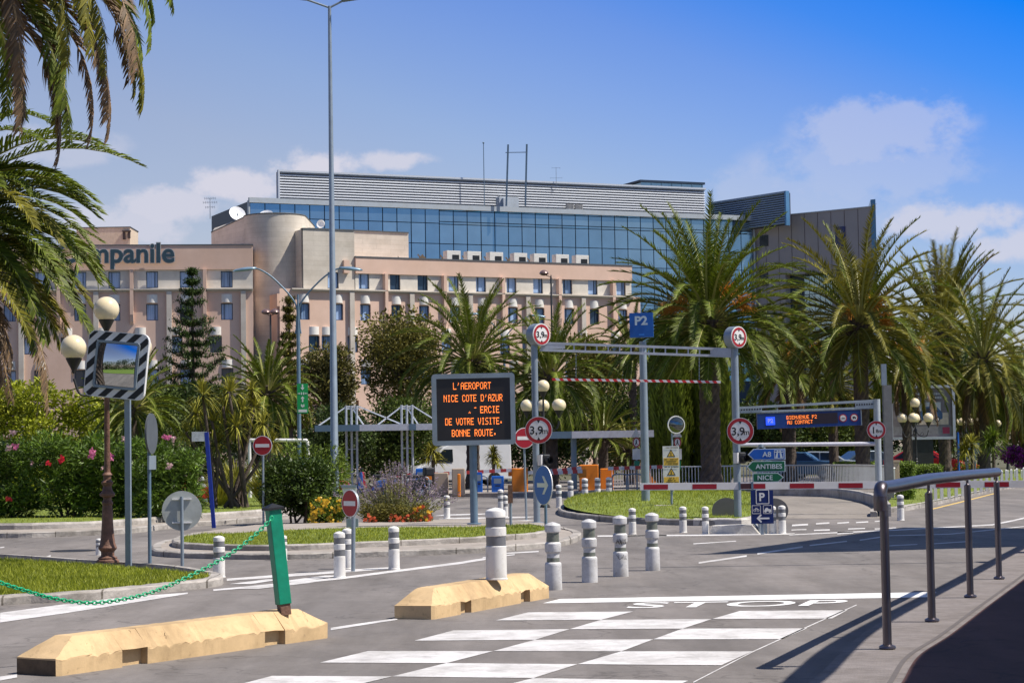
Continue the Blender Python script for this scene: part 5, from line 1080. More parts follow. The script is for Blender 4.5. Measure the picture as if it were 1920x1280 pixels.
mb.plate([(3 * s, zc - 8 * s), (17 * s, zc - 8 * s), (16 * s, zc - 4.5 * s), (12 * s, zc - 3.5 * s), (9 * s, zc - 1 * s), (6 * s, zc - 2.5 * s)], -.012, -.007); mb.disc(6 * s, zc - 8 * s, 2.4 * s, -.013, -.007, 14); mb.disc(14 * s, zc - 8 * s, 2.4 * s, -.013, -.007, 14)
mb.plate([(-11 * s, zc - 21 * s), (-3 * s, zc - 13 * s), (-1 * s, zc - 15 * s), (-5 * s, zc - 19.6 * s), (13 * s, zc - 19.6 * s), (13 * s, zc - 22.6 * s), (-5 * s, zc - 22.6 * s), (-1 * s, zc - 27 * s), (-3 * s, zc - 29 * s)], -.012, -.007); mb.build('panel', [navy, white_sign], t)
mb = MB(); mb.box((.0, .06, zc / 2), (.06, .04, zc)); mb.build('post', galv, t)
# concrete foot, grey round screens
b1, b2 = G(1326, 1001), G(1424, 1001); t = T('concrete_footing', 'low white painted concrete footing under the right gantry post', 'concrete block', b1, math.atan2(b2.y - b1.y, b2.x - b1.x)); L = (b2 - b1).length
mb = MB(); mb.add([(0, 0, 0), (L, 0, 0), (L, .45, 0), (0, .45, 0), (.08, .04, .17), (L - .16, .04, .19), (L - .16, .40, .19), (.08, .40, .17)], [(0, 1, 5, 4), (1, 2, 6, 5), (2, 3, 7, 6), (3, 0, 4, 7), (4, 5, 6, 7)]); mb.build('block', M('white_concrete', (.55, .52, .48), .8, var=.12, bump=.5, stain=.35), t, bevel=.015)
mb = MB(); mb.bar((L - .02, .2, 0), (L - .16, .2, .2), .06); mb.build('end_plate', galv, t)
kp = cat_rom([Vector((p.x, p.y, 0)) for p in px((1300, 985), (1345, 985), (1400, 985), (1428, 978), (1440, 962), (1443, 948))], 5)
kerb('white_painted_kerb', kp, .2, .16, M('white_kerb', (.52, .49, .45), .85, var=.15, bump=.4, stain=.5))
for x, y, rr, lab in ((1362, 957, 27, 'dull grey round-topped shield left of the right gantry post'), (1452, 957, 26, 'dull grey round shield showing behind the navy parking sign')):
    c = W(x, y, YG + .5); q = G(x, 997); t = T('grey_shield', lab, 'sign', (c.x, YG + .5, 0), 0, 'dull grey backs of signs by the right gantry post'); r = wm(rr, YG + .5)
    P = [(r * math.cos(a), c.z + r * .9 * math.sin(a)) for a in [R(-40) + R(260) * i / 24 for i in range(25)]] + [(-r * .55, .05), (r * .55, .05)]
    mb = MB(); mb.plate(P, -.02, .02); mb.build('shield', M('shield_grey', (.125, .12, .12), .6, .1, stain=.15), t)
# ---- near barrier arm
YB = 29.6; p1, p2 = W(1200, 912, YB), W(1960, 906.5, YB); t = T('road_barrier', 'long red and white barrier arm crossing in front of the right gantry post', 'barrier', p1); d = p2 - p1; L = d.length; u = d / L; hh = wm(6.6, YB); per = wm(45.5, YB)
mb = MB(); mb.m = 0; mb.bar((0, 0, 0), d, .07, hh * 2); mb.build('arm', white_sign, t) 
mb = MB()
for i in range(9):
    x0 = .05 + i * per * 2; 
    if x0 + per < L: mb = MB(); a = u * x0; b_ = u * (x0 + per); mb.add([a + Vector((0, -.037, -hh * .78)), b_ + Vector((0, -.037, -hh * .78)), b_ + Vector((0, -.037, hh * .62)), a + Vector((0, -.037, hh * .62))], [(0, 1, 2, 3)]); mb.build('red_band', barrier_red, t)
for xx in (1386, 1410): q = hit(xx, 912, p1, p2)[0]; mb = MB(); a = u * q; mb.box(a + Vector((0, 0, .0)), (.03, .1, hh * 2.3)); mb.build('clamp', galv_dark, t)
mb = MB(); q = u * hit(1398, 912, p1, p2)[0]; mb.box(q + Vector((0, -.042, 0)), (wm(24, YB), .01, hh * 1.4)); mb.build('centre_plate', M('dark_maroon', (.05, .012, .015), .5), t)
# barrier support leg and hinge post (out of frame)
q = u * (L - .1); mb = MB(); mb.box(q + Vector((.2, 0, -p2.z / 2 + .1)), (.4, .4, p2.z + .2)); mb.build('cabinet', orange, t)
# ---- second gantry, 1,8 m lane
bq = G(1648, 968); Y3 = bq.y + 2; t = T('low_height_gantry', 'pale grey gantry with perforated beam over the 1,8m lane', 'gantry', (W(1649, 960, Y3).x, Y3, 0)); o = Vector((t.location.x, Y3, 0)); TI = lambda x, y: W(x, y, Y3) - o
mb = MB(); mb.cyl((0, 0, 0), (0, 0, TI(1649, 748).z), .085, n=16); mb.build('post', M('post_pale', (.42, .46, .48), .45, .2, stain=.1), t); 
a1, a2, b1, b2 = TI(1384, 764), TI(1645, 750), TI(1384, 773), TI(1645, 763.5)
mb = MB(); mb.m = 0; mb.bar(a1 + Vector((0, 0, -.01)), a2 + Vector((0, 0, -.01)), .06); mb.bar(b1, b2, .05)
for q0, q1 in ((0.01, .17), (.84, .99)):
    mb.m = 0; mb.add([a1.lerp(a2, q0) + Vector((0, -.028, 0)), a1.lerp(a2, q1) + Vector((0, -.028, 0)), b1.lerp(b2, q1) + Vector((0, -.028, 0)), b1.lerp(b2, q0) + Vector((0, -.028, 0))], [(3, 2, 1, 0)]); mb.m = 1
    for i in range(8): q = q0 + (q1 - q0) * (i + .7) / 8.4; c = a1.lerp(a2, q).lerp(b1.lerp(b2, q), .5); mb.disc(c.x, c.z, .022, c.y - .034, c.y - .029, 12)
mb.build('perforated_beam', [M('beam_grey', (.34, .39, .42), .45, .2, stain=.1), black], t)
mb = MB(); mb.cyl(TI(1388, 834), TI(1645, 831.5), .052, n=14); mb.build('lower_bar', M('bar_pale', (.55, .54, .60), .4, .1), t)
c = W(1517, 786, Y3 + .2); a_, b_ = W(1419, 786, Y3 + .2), W(1613, 786, Y3 + .2); t = T('lane_display', 'dark blue lane sign with P2, orange lettering and two round symbols', 'sign', c); w_ = b_.x - a_.x; s = w_ / 195
mb = MB(); mb.T = Matrix.Rotation(R(-1.4), 4, 'Y'); mb.m = 0; mb.box((0, .08, 0), (w_, .16, 29 * s)); mb.m = 1; mb.box((w_ / 2 + .012, .07, 0), (.024, .18, 29.5 * s)); mb.box((0, .08, 15 * s), (w_, .17, .8 * s))
mb.m = 2; mb.box((-73 * s, -.004, 0), (17 * s, .008, 15 * s)); mb.m = 3; mb.text('P2', 10.5 * s, -73 * s, .5 * s, -.009, .004, .02)
mb.m = 4; mb.box((8 * s, -.003, 1 * s), (92 * s, .006, 20 * s)); mb.m = 5
for tx, x0, zc_ in (('BIENVENUE P2', -42, 5), ('AU CONTACT', -41, -4.2)):
    m2 = MB(); led(m2, tx, 1, 0, 0, 0); k = (57 if tx[0] == 'B' else 48) * s / (len(tx) * 6 - 1); kz = 6.8 * s / 7; mb.add([(x0 * s + v[0] * k, -.008, zc_ * s + (v[2] + 3) * kz) for v in m2.v], m2.f)
for dx in (64, 85): mb.m = 6; mb.disc(dx * s, 0, 7.6 * s, -.005, 0, 24); mb.m = 3; mb.disc(dx * s, 0, 5.7 * s, -.008, -.004, 24)
mb.m = 7; mb.text('1,8m', 4.6 * s, 64 * s, 0, -.009, .002, .01); mb.box((84.5 * s, -.009, .6 * s), (4.4 * s, .002, 3 * s)); mb.box((87.6 * s, -.009, -.2 * s), (1.6 * s, .002, 2 * s)); mb.disc(83.4 * s, -1.6 * s, .9 * s, -.0105, -.009, 10); mb.disc(87.2 * s, -1.6 * s, .9 * s, -.0105, -.009, 10)
mb.build('panel', [M('lane_blue', (.006, .04, .20), .4, var=.08), galv, led_blue, white_sign, M('display_dark', (.02, .012, .02), .4), led_orange, red_sign, black], t)
for dx in (-.3, .3): mb = MB(); mb.bar((dx * w_, .08, 14 * s), (dx * w_, .08, 22 * s), .03); mb.build('hanger', galv, t)
height_sign('1,8m height sign on the right post of the low gantry', 1643, 806, Y3 - .2, wm(17.5, Y3), '1', R(-6), sub='8m')
# square pale column behind
q = W(1663, 740, 62); t = T('concrete_pylon', 'square grey pylon with a thin steel channel on top behind the 1,8m sign', 'post', (q.x, 62, 0)); h = W(1660, 722, 62).z; mb = MB(); mb.box((0, 0, h / 2), (wm(15, 62), .25, h)); mb.build('shaft', M('pylon_grey', (.17, .17, .175), .8, stain=.2, bump=.2), t); mb = MB(); mb.box((-.08, 0, h + .32), (.15, .12, .64)); mb.build('channel', galv, t)
# ---- toll plaza canopies
YC = 86
def canopy(lab, xa, xb, y0, y1, Y, split, post_px, tri=()):
    a, b = W(xa, y0, Y), W(xb, y0, Y); z1, z0 = a.z, W(xa, y1, Y).z; t = T('toll_canopy', lab, 'canopy', (a.x, Y, 0), 0, 'flat canopies over the toll lanes'); L = b.x - a.x
    sp = [W(x, y0, Y).x - a.x for x in split]; edges = [0] + sp + [L]
    for i in range(len(edges) - 1):
        mb = MB(); ang = R(-40 if i == 0 else 0); mb.box(((edges[i] + edges[i + 1]) / 2, .05 + .012 * (i % 2), (z0 + z1) / 2), (edges[i + 1] - edges[i] - .004, .12, z1 - z0)); mb.build('fascia', galv_dark if i % 2 == 0 else M('fascia_pale', (.50, .52, .58), .5, stain=.1), t)
    mb = MB(); mb.box((L / 2, 2.6, (z0 + z1) / 2 + .05), (L - .1, 5, (z1 - z0) * .6)); mb.build('roof', M('canopy_roof', (.42, .46, .52), .6), t)
    for grp in post_px:
        for x in grp: mb = MB(); xx = W(x, 850, Y).x - a.x; mb.cyl((xx, .8, 0), (xx, .8, z0 + (1.08 if tri else .05)), .05 if len(grp) > 1 else .12, n=10); mb.build('column', galv_dark if len(grp) == 1 else M('column_pale', (.40, .42, .45), .45, .2), t)
        if len(grp) > 1:
            mb = MB(); xx = [W(x, 850, Y).x - a.x for x in grp]; [mb.bar((xx[0], .8, z), (xx[-1], .8, z), .035) for z in (.9, 1.9)]; mb.build('cross_tie', M('column_pale', (.4, .4, .4)), t)
    for (xl, xr, xa1, xb1) in tri:
        f = lambda x, y: Vector((W(x, y, Y).x - a.x, .8, W(x, y, Y).z)); yt = 761
        for p_, q_ in ((f(xl, yt), f(xa1, 797)), (f(xr, yt), f(xb1, 797)), (f(xl + 9, yt), f(xr + 10, 797)), (f(xl, yt), f(xr, yt)), (f(xl, yt + 4), f(xr, yt + 4))):
            mb = MB(); mb.bar(p_, q_, .055); mb.build('truss_member', M('truss_white', (.8, .8, .8), .45), t)
    return t
canopy('white-fascia toll canopy with triangular roof trusses left of the message board', 590, 812, 797, 809, YC, (674, 767, 780), ((647, 657, 667), (752, 762, 772)), ((647, 670, 594, 757), (751, 774, 704, 832)))
canopy('plain toll canopy right of the left gantry post with a thick column', 1026, 1226, 809, 822, YC - 2, (1072,), ((1077,),))
mb = MB()
# machines
def machine(lab, x0, x1, yt, yb, mat, cat='ticket machine', name='payment_machine', panel=True, slope=0):
    b = G((x0 + x1) / 2, yb, .08); t = T(name, lab, cat, b, 0, 'toll lane machines'); w_ = wm(x1 - x0, b.y); h = W(960, yt, b.y).z - b.z - (W((x0 + x1) / 2, yb, b.y).z - b.z) * 0; h = (yb - yt) / F * b.y
    mb = MB(); mb.box((0, 0, h / 2), (w_, w_ * .9, h)); mb.build('cabinet', mat, t, bevel=.03)
    if panel: mb = MB(); mb.box((0, -w_ * .46, h * .72), (w_ * .6, .03, h * .28)); mb.build('front_panel', galv, t); mb = MB(); mb.box((0, -w_ * .465, h * .45), (w_ * .4, .02, h * .06)); mb.build('slot', black, t)
    return t
machine('blue toll machine behind the lavender', 780, 797, 878, 926, blue_paint); machine('blue toll machine just right of the message board post', 893, 905, 884, 925, blue_paint); machine('blue toll machine left of the first orange booth', 922, 945, 892, 925, blue_paint)
machine('large beige cabinet behind the white barrier arm, left of the message board post', 815, 841, 886, 929, beige, 'cabinet', 'cabinet', False); machine('beige cabinet with rounded top nearer the message board post', 848, 872, 878, 929, beige, 'cabinet', 'cabinet', False)
machine('orange barrier housing right of the message board', 960, 990, 878, 924, orange, 'barrier housing', 'barrier_housing', False); machine('big orange barrier housing left of the P2 post', 1087, 1122, 871, 921, orange, 'barrier housing', 'barrier_housing', False); machine('second orange barrier housing behind the toll lane bollards', 1126, 1150, 878, 919, orange, 'barrier housing', 'barrier_housing', False)
machine('orange barrier housing seen through the P2 post and the yellow board', 1217, 1235, 877, 906, orange, 'barrier housing', 'barrier_housing', False)
machine('slim orange post left of the message board post', 858, 864, 888, 931, orange, 'post', 'barrier_rest', False)
def arm(lab, x0, y0, x1, y1, Y, n):
    a, b = W(x0, y0, Y), W(x1, y1, Y); t = T('toll_barrier', lab, 'barrier', a, 0, 'striped toll barrier arms'); d = b - a
    mb = MB(); 
    for i in range(n): mb.m = i % 2; mb.bar(d * (i / n), d * ((i + 1) / n), .06, .13)
    mb.build('arm', [white_sign, M('toll_red', (.55, .05, .04), .4)], t)
    mb = MB(); mb.box(d + Vector((0, .05, -.08)), (.3, .12, .3)); mb.build('hub', orange, t)
arm('striped toll arm ending at the black scooter', 712, 894, 802, 888, 81, 9); arm('striped toll arm running behind the message board post', 800, 889, 960, 881, 80, 15); arm('striped toll arm between the two orange housings', 990, 886, 1090, 877, 79, 11); arm('striped toll arm reaching right to the P2 post', 1140, 878, 1262, 874, 78.5, 12)
for (x0, x1, y) in ((1028, 1092, 887), ):
    arm('low orange and white arm behind the blue arrow sign', x0, y, x1, y - 4, 77, 7)
# toll islands and far kerb
for k, pts in enumerate((((712, 932), (960, 931), (1085, 930), (1085, 924), (712, 925)), ((1085, 935), (1170, 934), (1230, 924), (1090, 923)))):
    P = px(*pts); mb = MB(); mb.prism([(p.x, p.y) for p in P], 0, .14); tag(mb.build('toll_island', pave_mat), kind='structure')
# hoop stands
for i, (x, yb, lab) in enumerate(((790, 926, 'hoop rail in front of the left blue machine'), (900, 924, 'hoop rail right of the message board post'), (1163, 921, 'hoop rail right of the orange housing'), (1190, 921, 'hoop rail in front of the pedestrian sign post'))):
    b = G(x, yb, .1); t = T('hoop_rail', lab, 'rail', b, 0, 'low steel hoop rails'); mb = MB(); mb.tube(cat_rom([Vector((-.3, 0, 0)), Vector((-.3, 0, .5)), Vector((-.2, 0, .65)), Vector((.2, 0, .65)), Vector((.3, 0, .5)), Vector((.3, 0, 0))], 5), .028, 8); mb.build('hoop', galv, t); mb = MB(); mb.bar((-.3, 0, .3), (.3, 0, .3), .02); mb.build('crossbar', galv, t)
# pedestrian signs
for x, yb, Y, lab, gz in ((1193, 930, 79, 'no pedestrians sign with white triangle and plate left of the P2 post', 0), (1270, 925, 82, 'no pedestrians sign half hidden behind the yellow warning board', 0)):
    q = W(x, 829, Y); t = T('no_pedestrians_sign', lab, 'sign', (q.x, Y, 0), 0, 'no pedestrians signs at the toll exit'); s = wm(1, Y); r = 9.6 * s
    mb = MB(); mb.T = Matrix.Translation((0, -.05, q.z)); mb.m = 0; mb.disc(0, 0, r, 0, .02, 28, rx=r * .75); mb.m = 1; mb.disc(0, 0, r * .97, -.004, 0, 28, rx=r * .73); mb.m = 0; mb.disc(0, 0, r * .72, -.008, -.004, 28, rx=r * .52); mb.m = 2; mb.disc(0, r * .42, r * .11, -.012, -.008, 10); mb.plate([(-r * .1, r * .3), (r * .12, r * .3), (r * .1, -.05 * r), (r * .28, -r * .5), (r * .15, -r * .5), (0, -r * .12), (-r * .15, -r * .5), (-r * .28, -r * .45), (-r * .08, 0)], -.012, -.008); mb.build('face', [white_sign, red_sign, black], t)
    mb = MB(); mb.plate([(-9 * s, q.z + 10 * s), (9 * s, q.z + 10 * s), (0, q.z + 27 * s)], -.04, -.02); mb.build('triangle', white_sign, t); mb = MB(); mb.box((0, -.03, q.z - 22 * s), (15 * s, .02, 20 * s)); [mb.box((0, -.043, q.z - (16 + 3.4 * k) * s), (10 * s, .003, 1.2 * s)) for k in range(4)]; mb.build('plate', [white_sign, black], t)
    mb.mi = mb.mi; mb = MB(); mb.cyl((0, 0, 0), (0, 0, q.z + 12 * s), .035, n=10); mb.build('pole', galv, t); mb = MB(); mb.box((0, -.06, q.z - 42 * s), (10 * s, .14, 15 * s)); mb.build('green_lamp', M('signal_green', (.01, .22, .12), .4), t)
# convex mirror
q = W(1268, 796, 64); t = T('round_mirror', 'round dark convex mirror on a thin post behind the yellow warning board', 'mirror', (q.x, 64, 0), R(10)); s = wm(1, 64); r = 16 * s
mb = MB(); mb.T = Matrix.Translation((0, 0, q.z)) @ Matrix.Rotation(R(90), 4, 'X'); mb.lathe([(.001, .05), (r * .4, .045), (r * .75, .03), (r * .95, .0)], 30); mb.build('mirror_glass', M('mirror_dark', (.16, .17, .16), .08, .9, var=0), t); mb = MB(); mb.T = Matrix.Translation((0, 0, q.z)) @ Matrix.Rotation(R(90), 4, 'X'); mb.lathe([(r * .93, .02), (r * 1.04, .02), (r * 1.06, -.02), (r * .9, -.03)], 30); mb.build('rim', white_sign, t); mb = MB(); mb.cyl((-8 * s, .05, 0), (-8 * s, .05, q.z - r * .5), .028, n=10); mb.build('pole', galv, t)
# yellow warning board
b = G(1260, 951, .22); t = T('warning_board', 'white and yellow warning board with two triangles standing on the mound', 'sign', b); Y = b.y; s = wm(1, Y); zc = W(1260, 871, Y).z - b.z
mb = MB(); mb.m = 0; mb.box((0, 0, zc), (31 * s, .03, 70 * s)); mb.m = 1; mb.box((0, -.017, zc + 6 * s), (28 * s, .004, 14 * s)); mb.box((0, -.017, zc - 28.5 * s), (28 * s, .004, 12 * s))
for dz in (21, -13.5): mb.m = 2; mb.plate([(-8 * s, zc + (dz - 6) * s), (8 * s, zc + (dz - 6) * s), (0, zc + (dz + 8) * s)], -.019, -.015); mb.m = 1; mb.plate([(-5.6 * s, zc + (dz - 4.6) * s), (5.6 * s, zc + (dz - 4.6) * s), (0, zc + (dz + 5.2) * s)], -.022, -.018); mb.m = 2; mb.box((0, -.024, zc + (dz - .4) * s), (1.3 * s, .003, 5 * s)); mb.disc(0, zc + (dz - 3.6) * s, .7 * s, -.025, -.022, 8)
rs = random.Random(8)
def blurred_words(mb, cx, cz, w, h, y, rs):           # lettering too small and blurred to read in the photograph
    x = -w / 2
    while x < w / 2:
        q = rs.uniform(.35, .8) * h
        if rs.random() < .85: mb.box((cx + x + q / 2, y, cz), (q * .62, .002, h * rs.uniform(.7, 1)))
        x += q
for dz, w_ in ((32, 24), (10.4, 25), (6.2, 18), (2, 25), (-4, 26), (-25.2, 10), (-29, 16), (-32.6, 24)): blurred_words(mb, 0, zc + dz * s, w_ * s, 2.3 * s, -.0205 if abs(dz - 14) > 19 and dz > -25 else -.0225, rs)
mb.build('board', [white_sign, yellow_sign, black], t)
mb = MB(); mb.cyl((0, .05, 0), (0, .05, zc), .03, n=10); mb.build('post', galv, t); mb = MB(); mb.box((0.05, 0, .0), (1.0, .7, .14)); mb.build('foot_slab', concrete, t, bevel=.02)
# ---- white railings
def railing(name, lab, pts, h, pitch, mat, group=None, wbar=.035):
    t = T(name, lab, 'railing', pts[0], 0, group); o = pts[0]; mb = MB(); tot = 0; P = [p - o for p in pts]
    mb.tube([p + Vector((0, 0, h)) for p in P], .03, 8); mb.build('top_rail', mat, t); mb = MB(); mb.tube([p + Vector((0, 0, .12)) for p in P], .02, 6); mb.build('bottom_rail', mat, t); k = 0
    seg = 0; acc = 0; mb = MB()
    for i in range(len(P) - 1):
        d = P[i + 1] - P[i]; L = d.length; x = acc
        while x < L:
            q = P[i] + d * (x / L); mb.box(q + Vector((0, 0, h / 2 + .04)), (wbar, .02, h - .1)); x += pitch
        acc = x - L
    o_ = mb.build('balusters', mat, t); o_['kind'] = 'stuff'; return t
rail_w = M('railing_white', (.66, .65, .62), .5, var=.05, stain=.1)
railing('railing', 'white metal railing between the orange housings and the tall palm', [W(1148, 905, 82) * 1, W(1262, 905, 81)] and [Vector((W(x, 905, 82).x, 82, .1)) for x in (1148, 1262)], .86, .11, rail_w, 'white railings')
railing('railing', 'white metal railing running behind the direction signs into a curve', cat_rom([Vector((W(x, 905, Y_).x, Y_, .05)) for x, Y_ in ((1268, 83), (1360, 83), (1480, 82), (1560, 80), (1620, 77), (1668, 73), (1684, 68), (1668, 64))], 6), .92, .13, rail_w, 'white railings')
rl = [Vector((p.x + .8, p.y + 1.0, .1)) for p in cat_rom(px((1705, 950), (1770, 938), (1830, 925), (1880, 915), (1945, 903)), 10)]
src = None; acc = 0
kk = 0
for i in range(0, len(rl), 2):
    lab = 'white wooden picket stake in the row along the right verge'
    if src is None:
        src = T('picket_stake', lab, 'stake', rl[i], 0, 'white stakes along the right verge'); mb = MB(); mb.box((0, 0, .3), (.09, .06, .6)); mb.add([(-.045, -.03, .6), (.045, -.03, .6), (.045, .03, .6), (-.045, .03, .6), (0, 0, .66)], [(0, 1, 4), (1, 2, 4), (2, 3, 4), (3, 0, 4)]); mb.build('stake_post', rail_w, src); reg(src)
    else: dup(src, rl[i])
    if i % 4 == 0:
        pass
rl2 = [Vector((W(x, 890, 95).x, 95, 0)) for x in range(1760, 1930, 13)]
for p in rl2: c = dup(src, p, label='white wooden stake in the farther row beside the purple flowers', group='white stakes before the purple flowers'); c.scale = (1, 1, .75)
# ---- billboard
Y = 92; c = W(1729, 773, Y); s = wm(1, Y); t = T('billboard', 'glazed advertising billboard showing a blue car, partly hidden by palm fronds', 'billboard', (c.x, Y, 0)); zc = c.z
mb = MB(); mb.frame(0, zc, 122 * s, 101 * s, 2 * s, 5 * s, -.12, .2); mb.build('frame', M('frame_silver', (.45, .47, .50), .4, .4), t)
mb = MB(); mb.m = 0; mb.box((0, .05, zc), (114 * s, .1, 93 * s)); mb.m = 1; mb.box((-2 * s, -.004, zc + 11 * s), (74 * s, .006, 16 * s)); mb.m = 2; mb.box((6 * s, -.004, zc - 12 * s), (86 * s, .005, 22 * s)); mb.m = 3
car = [(-14, -14), (-13, -4), (-6, -1), (0, 8), (6, 10.5), (26, 10), (33, 2), (36, -2), (36, -12), (30, -14)]; mb.plate([(x * s + 2 * s, zc + z * s) for x, z in car], -.014, -.006)
mb.m = 4; mb.plate([(x * s + 2 * s, zc + z * s) for x, z in ((1, 1), (7, 8), (15, 8), (15, 1))], -.018, -.013); mb.plate([(x * s + 2 * s, zc + z * s) for x, z in ((17, 1), (17, 8), (25, 8), (29, 1))], -.018, -.013); mb.disc(-5 * s, zc - 13 * s, 5 * s, -.02, -.01, 20); mb.disc(28 * s, zc - 13 * s, 5 * s, -.02, -.01, 20); mb.m = 1; mb.disc(-5 * s, zc - 13 * s, 3 * s, -.024, -.019, 20); mb.disc(28 * s, zc - 13 * s, 3 * s, -.024, -.019, 20)
mb.m = 5; mb.box((0, -.004, zc - 34 * s), (112 * s, .006, 16 * s)); mb.m = 1; blurred_words(mb, 6 * s, zc + 34.5 * s, 60 * s, 4.6 * s, -.012, rs); blurred_words(mb, 6 * s, zc + 27.5 * s, 58 * s, 4.6 * s, -.012, rs)
mb.m = 6; mb.box((44 * s, -.012, zc - 34 * s), (13 * s, .006, 12 * s))
mb.build('poster', [M('poster_dark', (.16, .14, .15), .3, var=.5, scale=1.2), M('poster_pale', (.55, .56, .58), .4, var=.2, scale=2), M('poster_sand', (.55, .45, .36), .4, var=.35, scale=3), M('poster_blue', (.03, .09, .20), .3), M('poster_glass', (.015, .02, .03), .3), M('poster_grey', (.20, .19, .20), .4, var=.2), M('poster_crimson', (.35, .02, .07), .4)], t)
mb = MB(); mb.box((0, .1, (zc - 50 * s) / 2), (.9, .3, zc - 50 * s)); mb.build('leg', dark_metal, t)
# small grey signs at right
for x, y, lab in ((1812, 838, 'grey back of a square sign below the globe lamps, left one'), (1828, 840, 'grey back of a square sign below the globe lamps, right one')):
    q = W(x, y, 96 + (x - 1812) * .1); t = T('square_sign', lab, 'sign', (q.x, q.y, 0), 0, 'grey backs of square signs'); mb = MB(); mb.box((0, 0, q.z), (wm(17, 96), .03, wm(20, 96))); mb.build('panel', M('sq_grey', (.30, .34, .38), .5, .2, stain=.1), t); mb = MB(); mb.cyl((0, .05, 0), (0, .05, q.z), .04, n=8); mb.build('pole', galv, t)
q = W(1797, 850, 94); t = T('blue_pole', 'thin vivid blue pole left of the grey square signs', 'post', (q.x, 94, 0)); mb = MB(); mb.cyl((0, 0, 0), (0, 0, W(1797, 812, 94).z), .05, n=10); mb.build('shaft', blue_paint, t); mb = MB(); mb.sphere((0, 0, W(1797, 812, 94).z), .06, 6); mb.build('cap', blue_paint, t)
# white bar goal shaped pipe left
Y = 72; a = W(468, 825, Y); b = W(577, 825, Y); t = T('white_pipe_frame', 'white bent pipe frame standing right of the spiky plants', 'height frame', (a.x, Y, 0)); mb = MB(); mb.tube(cat_rom([Vector((0, 0, 0)), Vector((0, 0, a.z * .5)), Vector((0, 0, a.z - .1)), Vector((.1, 0, a.z))], 4) + cat_rom([Vector((b.x - a.x - .12, 0, b.z)), Vector((b.x - a.x, 0, b.z - .12)), Vector((b.x - a.x, 0, b.z * .5)), Vector((b.x - a.x, 0, 0))], 4), .06, 12); mb.build('pipe', white_sign, t); mb = MB(); mb.lathe([(.12, 0), (.12, .03), (.06, .04)], 12); mb.build('foot', galv, t)
# ---- vehicles
def wheel(parent, x, y, r, w_=.2):
    mb = MB(); mb.T = Matrix.Translation((x, y, r)) @ Matrix.Rotation(R(90), 4, 'X'); mb.lathe([(r * .6, -w_ / 2), (r * .95, -w_ / 2), (r, -w_ * .3), (r, w_ * .3), (r * .95, w_ / 2), (r * .6, w_ / 2)], 24); wo = mb.build('wheel', rubber, parent); mb = MB(); mb.T = Matrix.Translation((x, y, r)) @ Matrix.Rotation(R(90), 4, 'X'); mb.lathe([(.001, -w_ * .3), (r * .3, -w_ * .4), (r * .62, -w_ * .3), (r * .62, w_ * .3), (r * .3, w_ * .4), (.001, w_ * .3)], 16); mb.build('rim', galv, wo)
def car_(name, lab, cat, px_, Y, rz, prof, glass, wid, col, wheels, group, r=.31):
    q = W(px_, 860, Y); t = T(name, lab, cat, (q.x, Y, 0), R(rz), group); m = M('paint_' + lab[:10], col, .25, .2, var=.03)
    k = len(prof); mb = MB(); vs = []
    for sgn in (-1, 1):
        for x, z in prof: inset = .12 * max(0, (z - .85)) / .6; vs.append((x, sgn * (wid / 2 - inset), z))
    mb.add(vs, [tuple(range(k)), tuple(range(k, 2 * k))[::-1]] + [(i + k, (i + 1) % k + k, (i + 1) % k, i) for i in range(k)]); mb.build('body', m, t, bevel=.05)
    for g in glass:
        mb = MB(); n_ = len(g); 
        for sgn in (-1, 1): mb = MB(); P = [(x, sgn * (wid / 2 - .12 * max(0, z - .85) / .6 + .012), z) for x, z in g]; mb.add(P if sgn < 0 else P[::-1], [tuple(range(n_))]); mb.build('side_window', glass_dark, t)
    for x in wheels:
        for sgn in (-1, 1): wheel(t, x, sgn * (wid / 2 - .08), r)
    mb = MB(); mb.box((prof[0][0] + .03, -wid * .36, .68), (.06, .25, .12)); mb.build('headlight', white_sign, t); mb = MB(); mb.box((prof[0][0] + .03, wid * .36, .68), (.06, .25, .12)); mb.build('headlight', white_sign, t)
    return t
carp = [(-2.1, .3), (-2.1, .72), (-1.9, .88), (-1.0, .98), (-.35, 1.42), (.9, 1.45), (1.75, .98), (2.1, .92), (2.1, .3)]; carg = [[(-.85, .98), (-.3, 1.36), (.25, 1.38), (.25, .98)], [(.32, .98), (.32, 1.38), (.88, 1.38), (1.5, .98)]]
vanp = [(-2.5, .3), (-2.5, .85), (-2.3, 1.0), (-1.75, 1.15), (-1.0, 1.95), (-.6, 2.1), (2.5, 2.1), (2.5, .3)]; vang = [[(-1.6, 1.2), (-.95, 1.85), (-.5, 1.85), (-.5, 1.2)]]
car_('white_van', 'white van parked behind the beige cabinets under the message board', 'van', 862, 104, 12, vanp, vang, 1.9, (.72, .72, .72), (-1.6, 1.6), None, .34)
cg = 'cars parked behind the white railing'
for i, (x, rz, col, lab) in enumerate(((1500, 165, (.10, .20, .30), 'blue-grey parked car behind the railing right of the direction signs'), (1548, 170, (.30, .33, .36), 'silver parked car farther right behind the white railing'), (1612, 15, (.05, .08, .11), 'dark parked car behind the hedge below the 1,8m sign'))):
    car_('parked_car', lab, 'car', x, 108 + 3 * i, rz, carp, carg, 1.75, col, (-1.3, 1.3), cg)
car_('red_car', 'small red parked car behind the right hedge under the billboard', 'car', 1733, 112, 160, carp, carg, 1.75, (.5, .02, .03), (-1.3, 1.3), None)
car_('parked_car', 'white parked car seen through the palm fronds left of the van', 'car', 800, 118, 10, carp, carg, 1.75, (.62, .62, .62), (-1.3, 1.3), None)
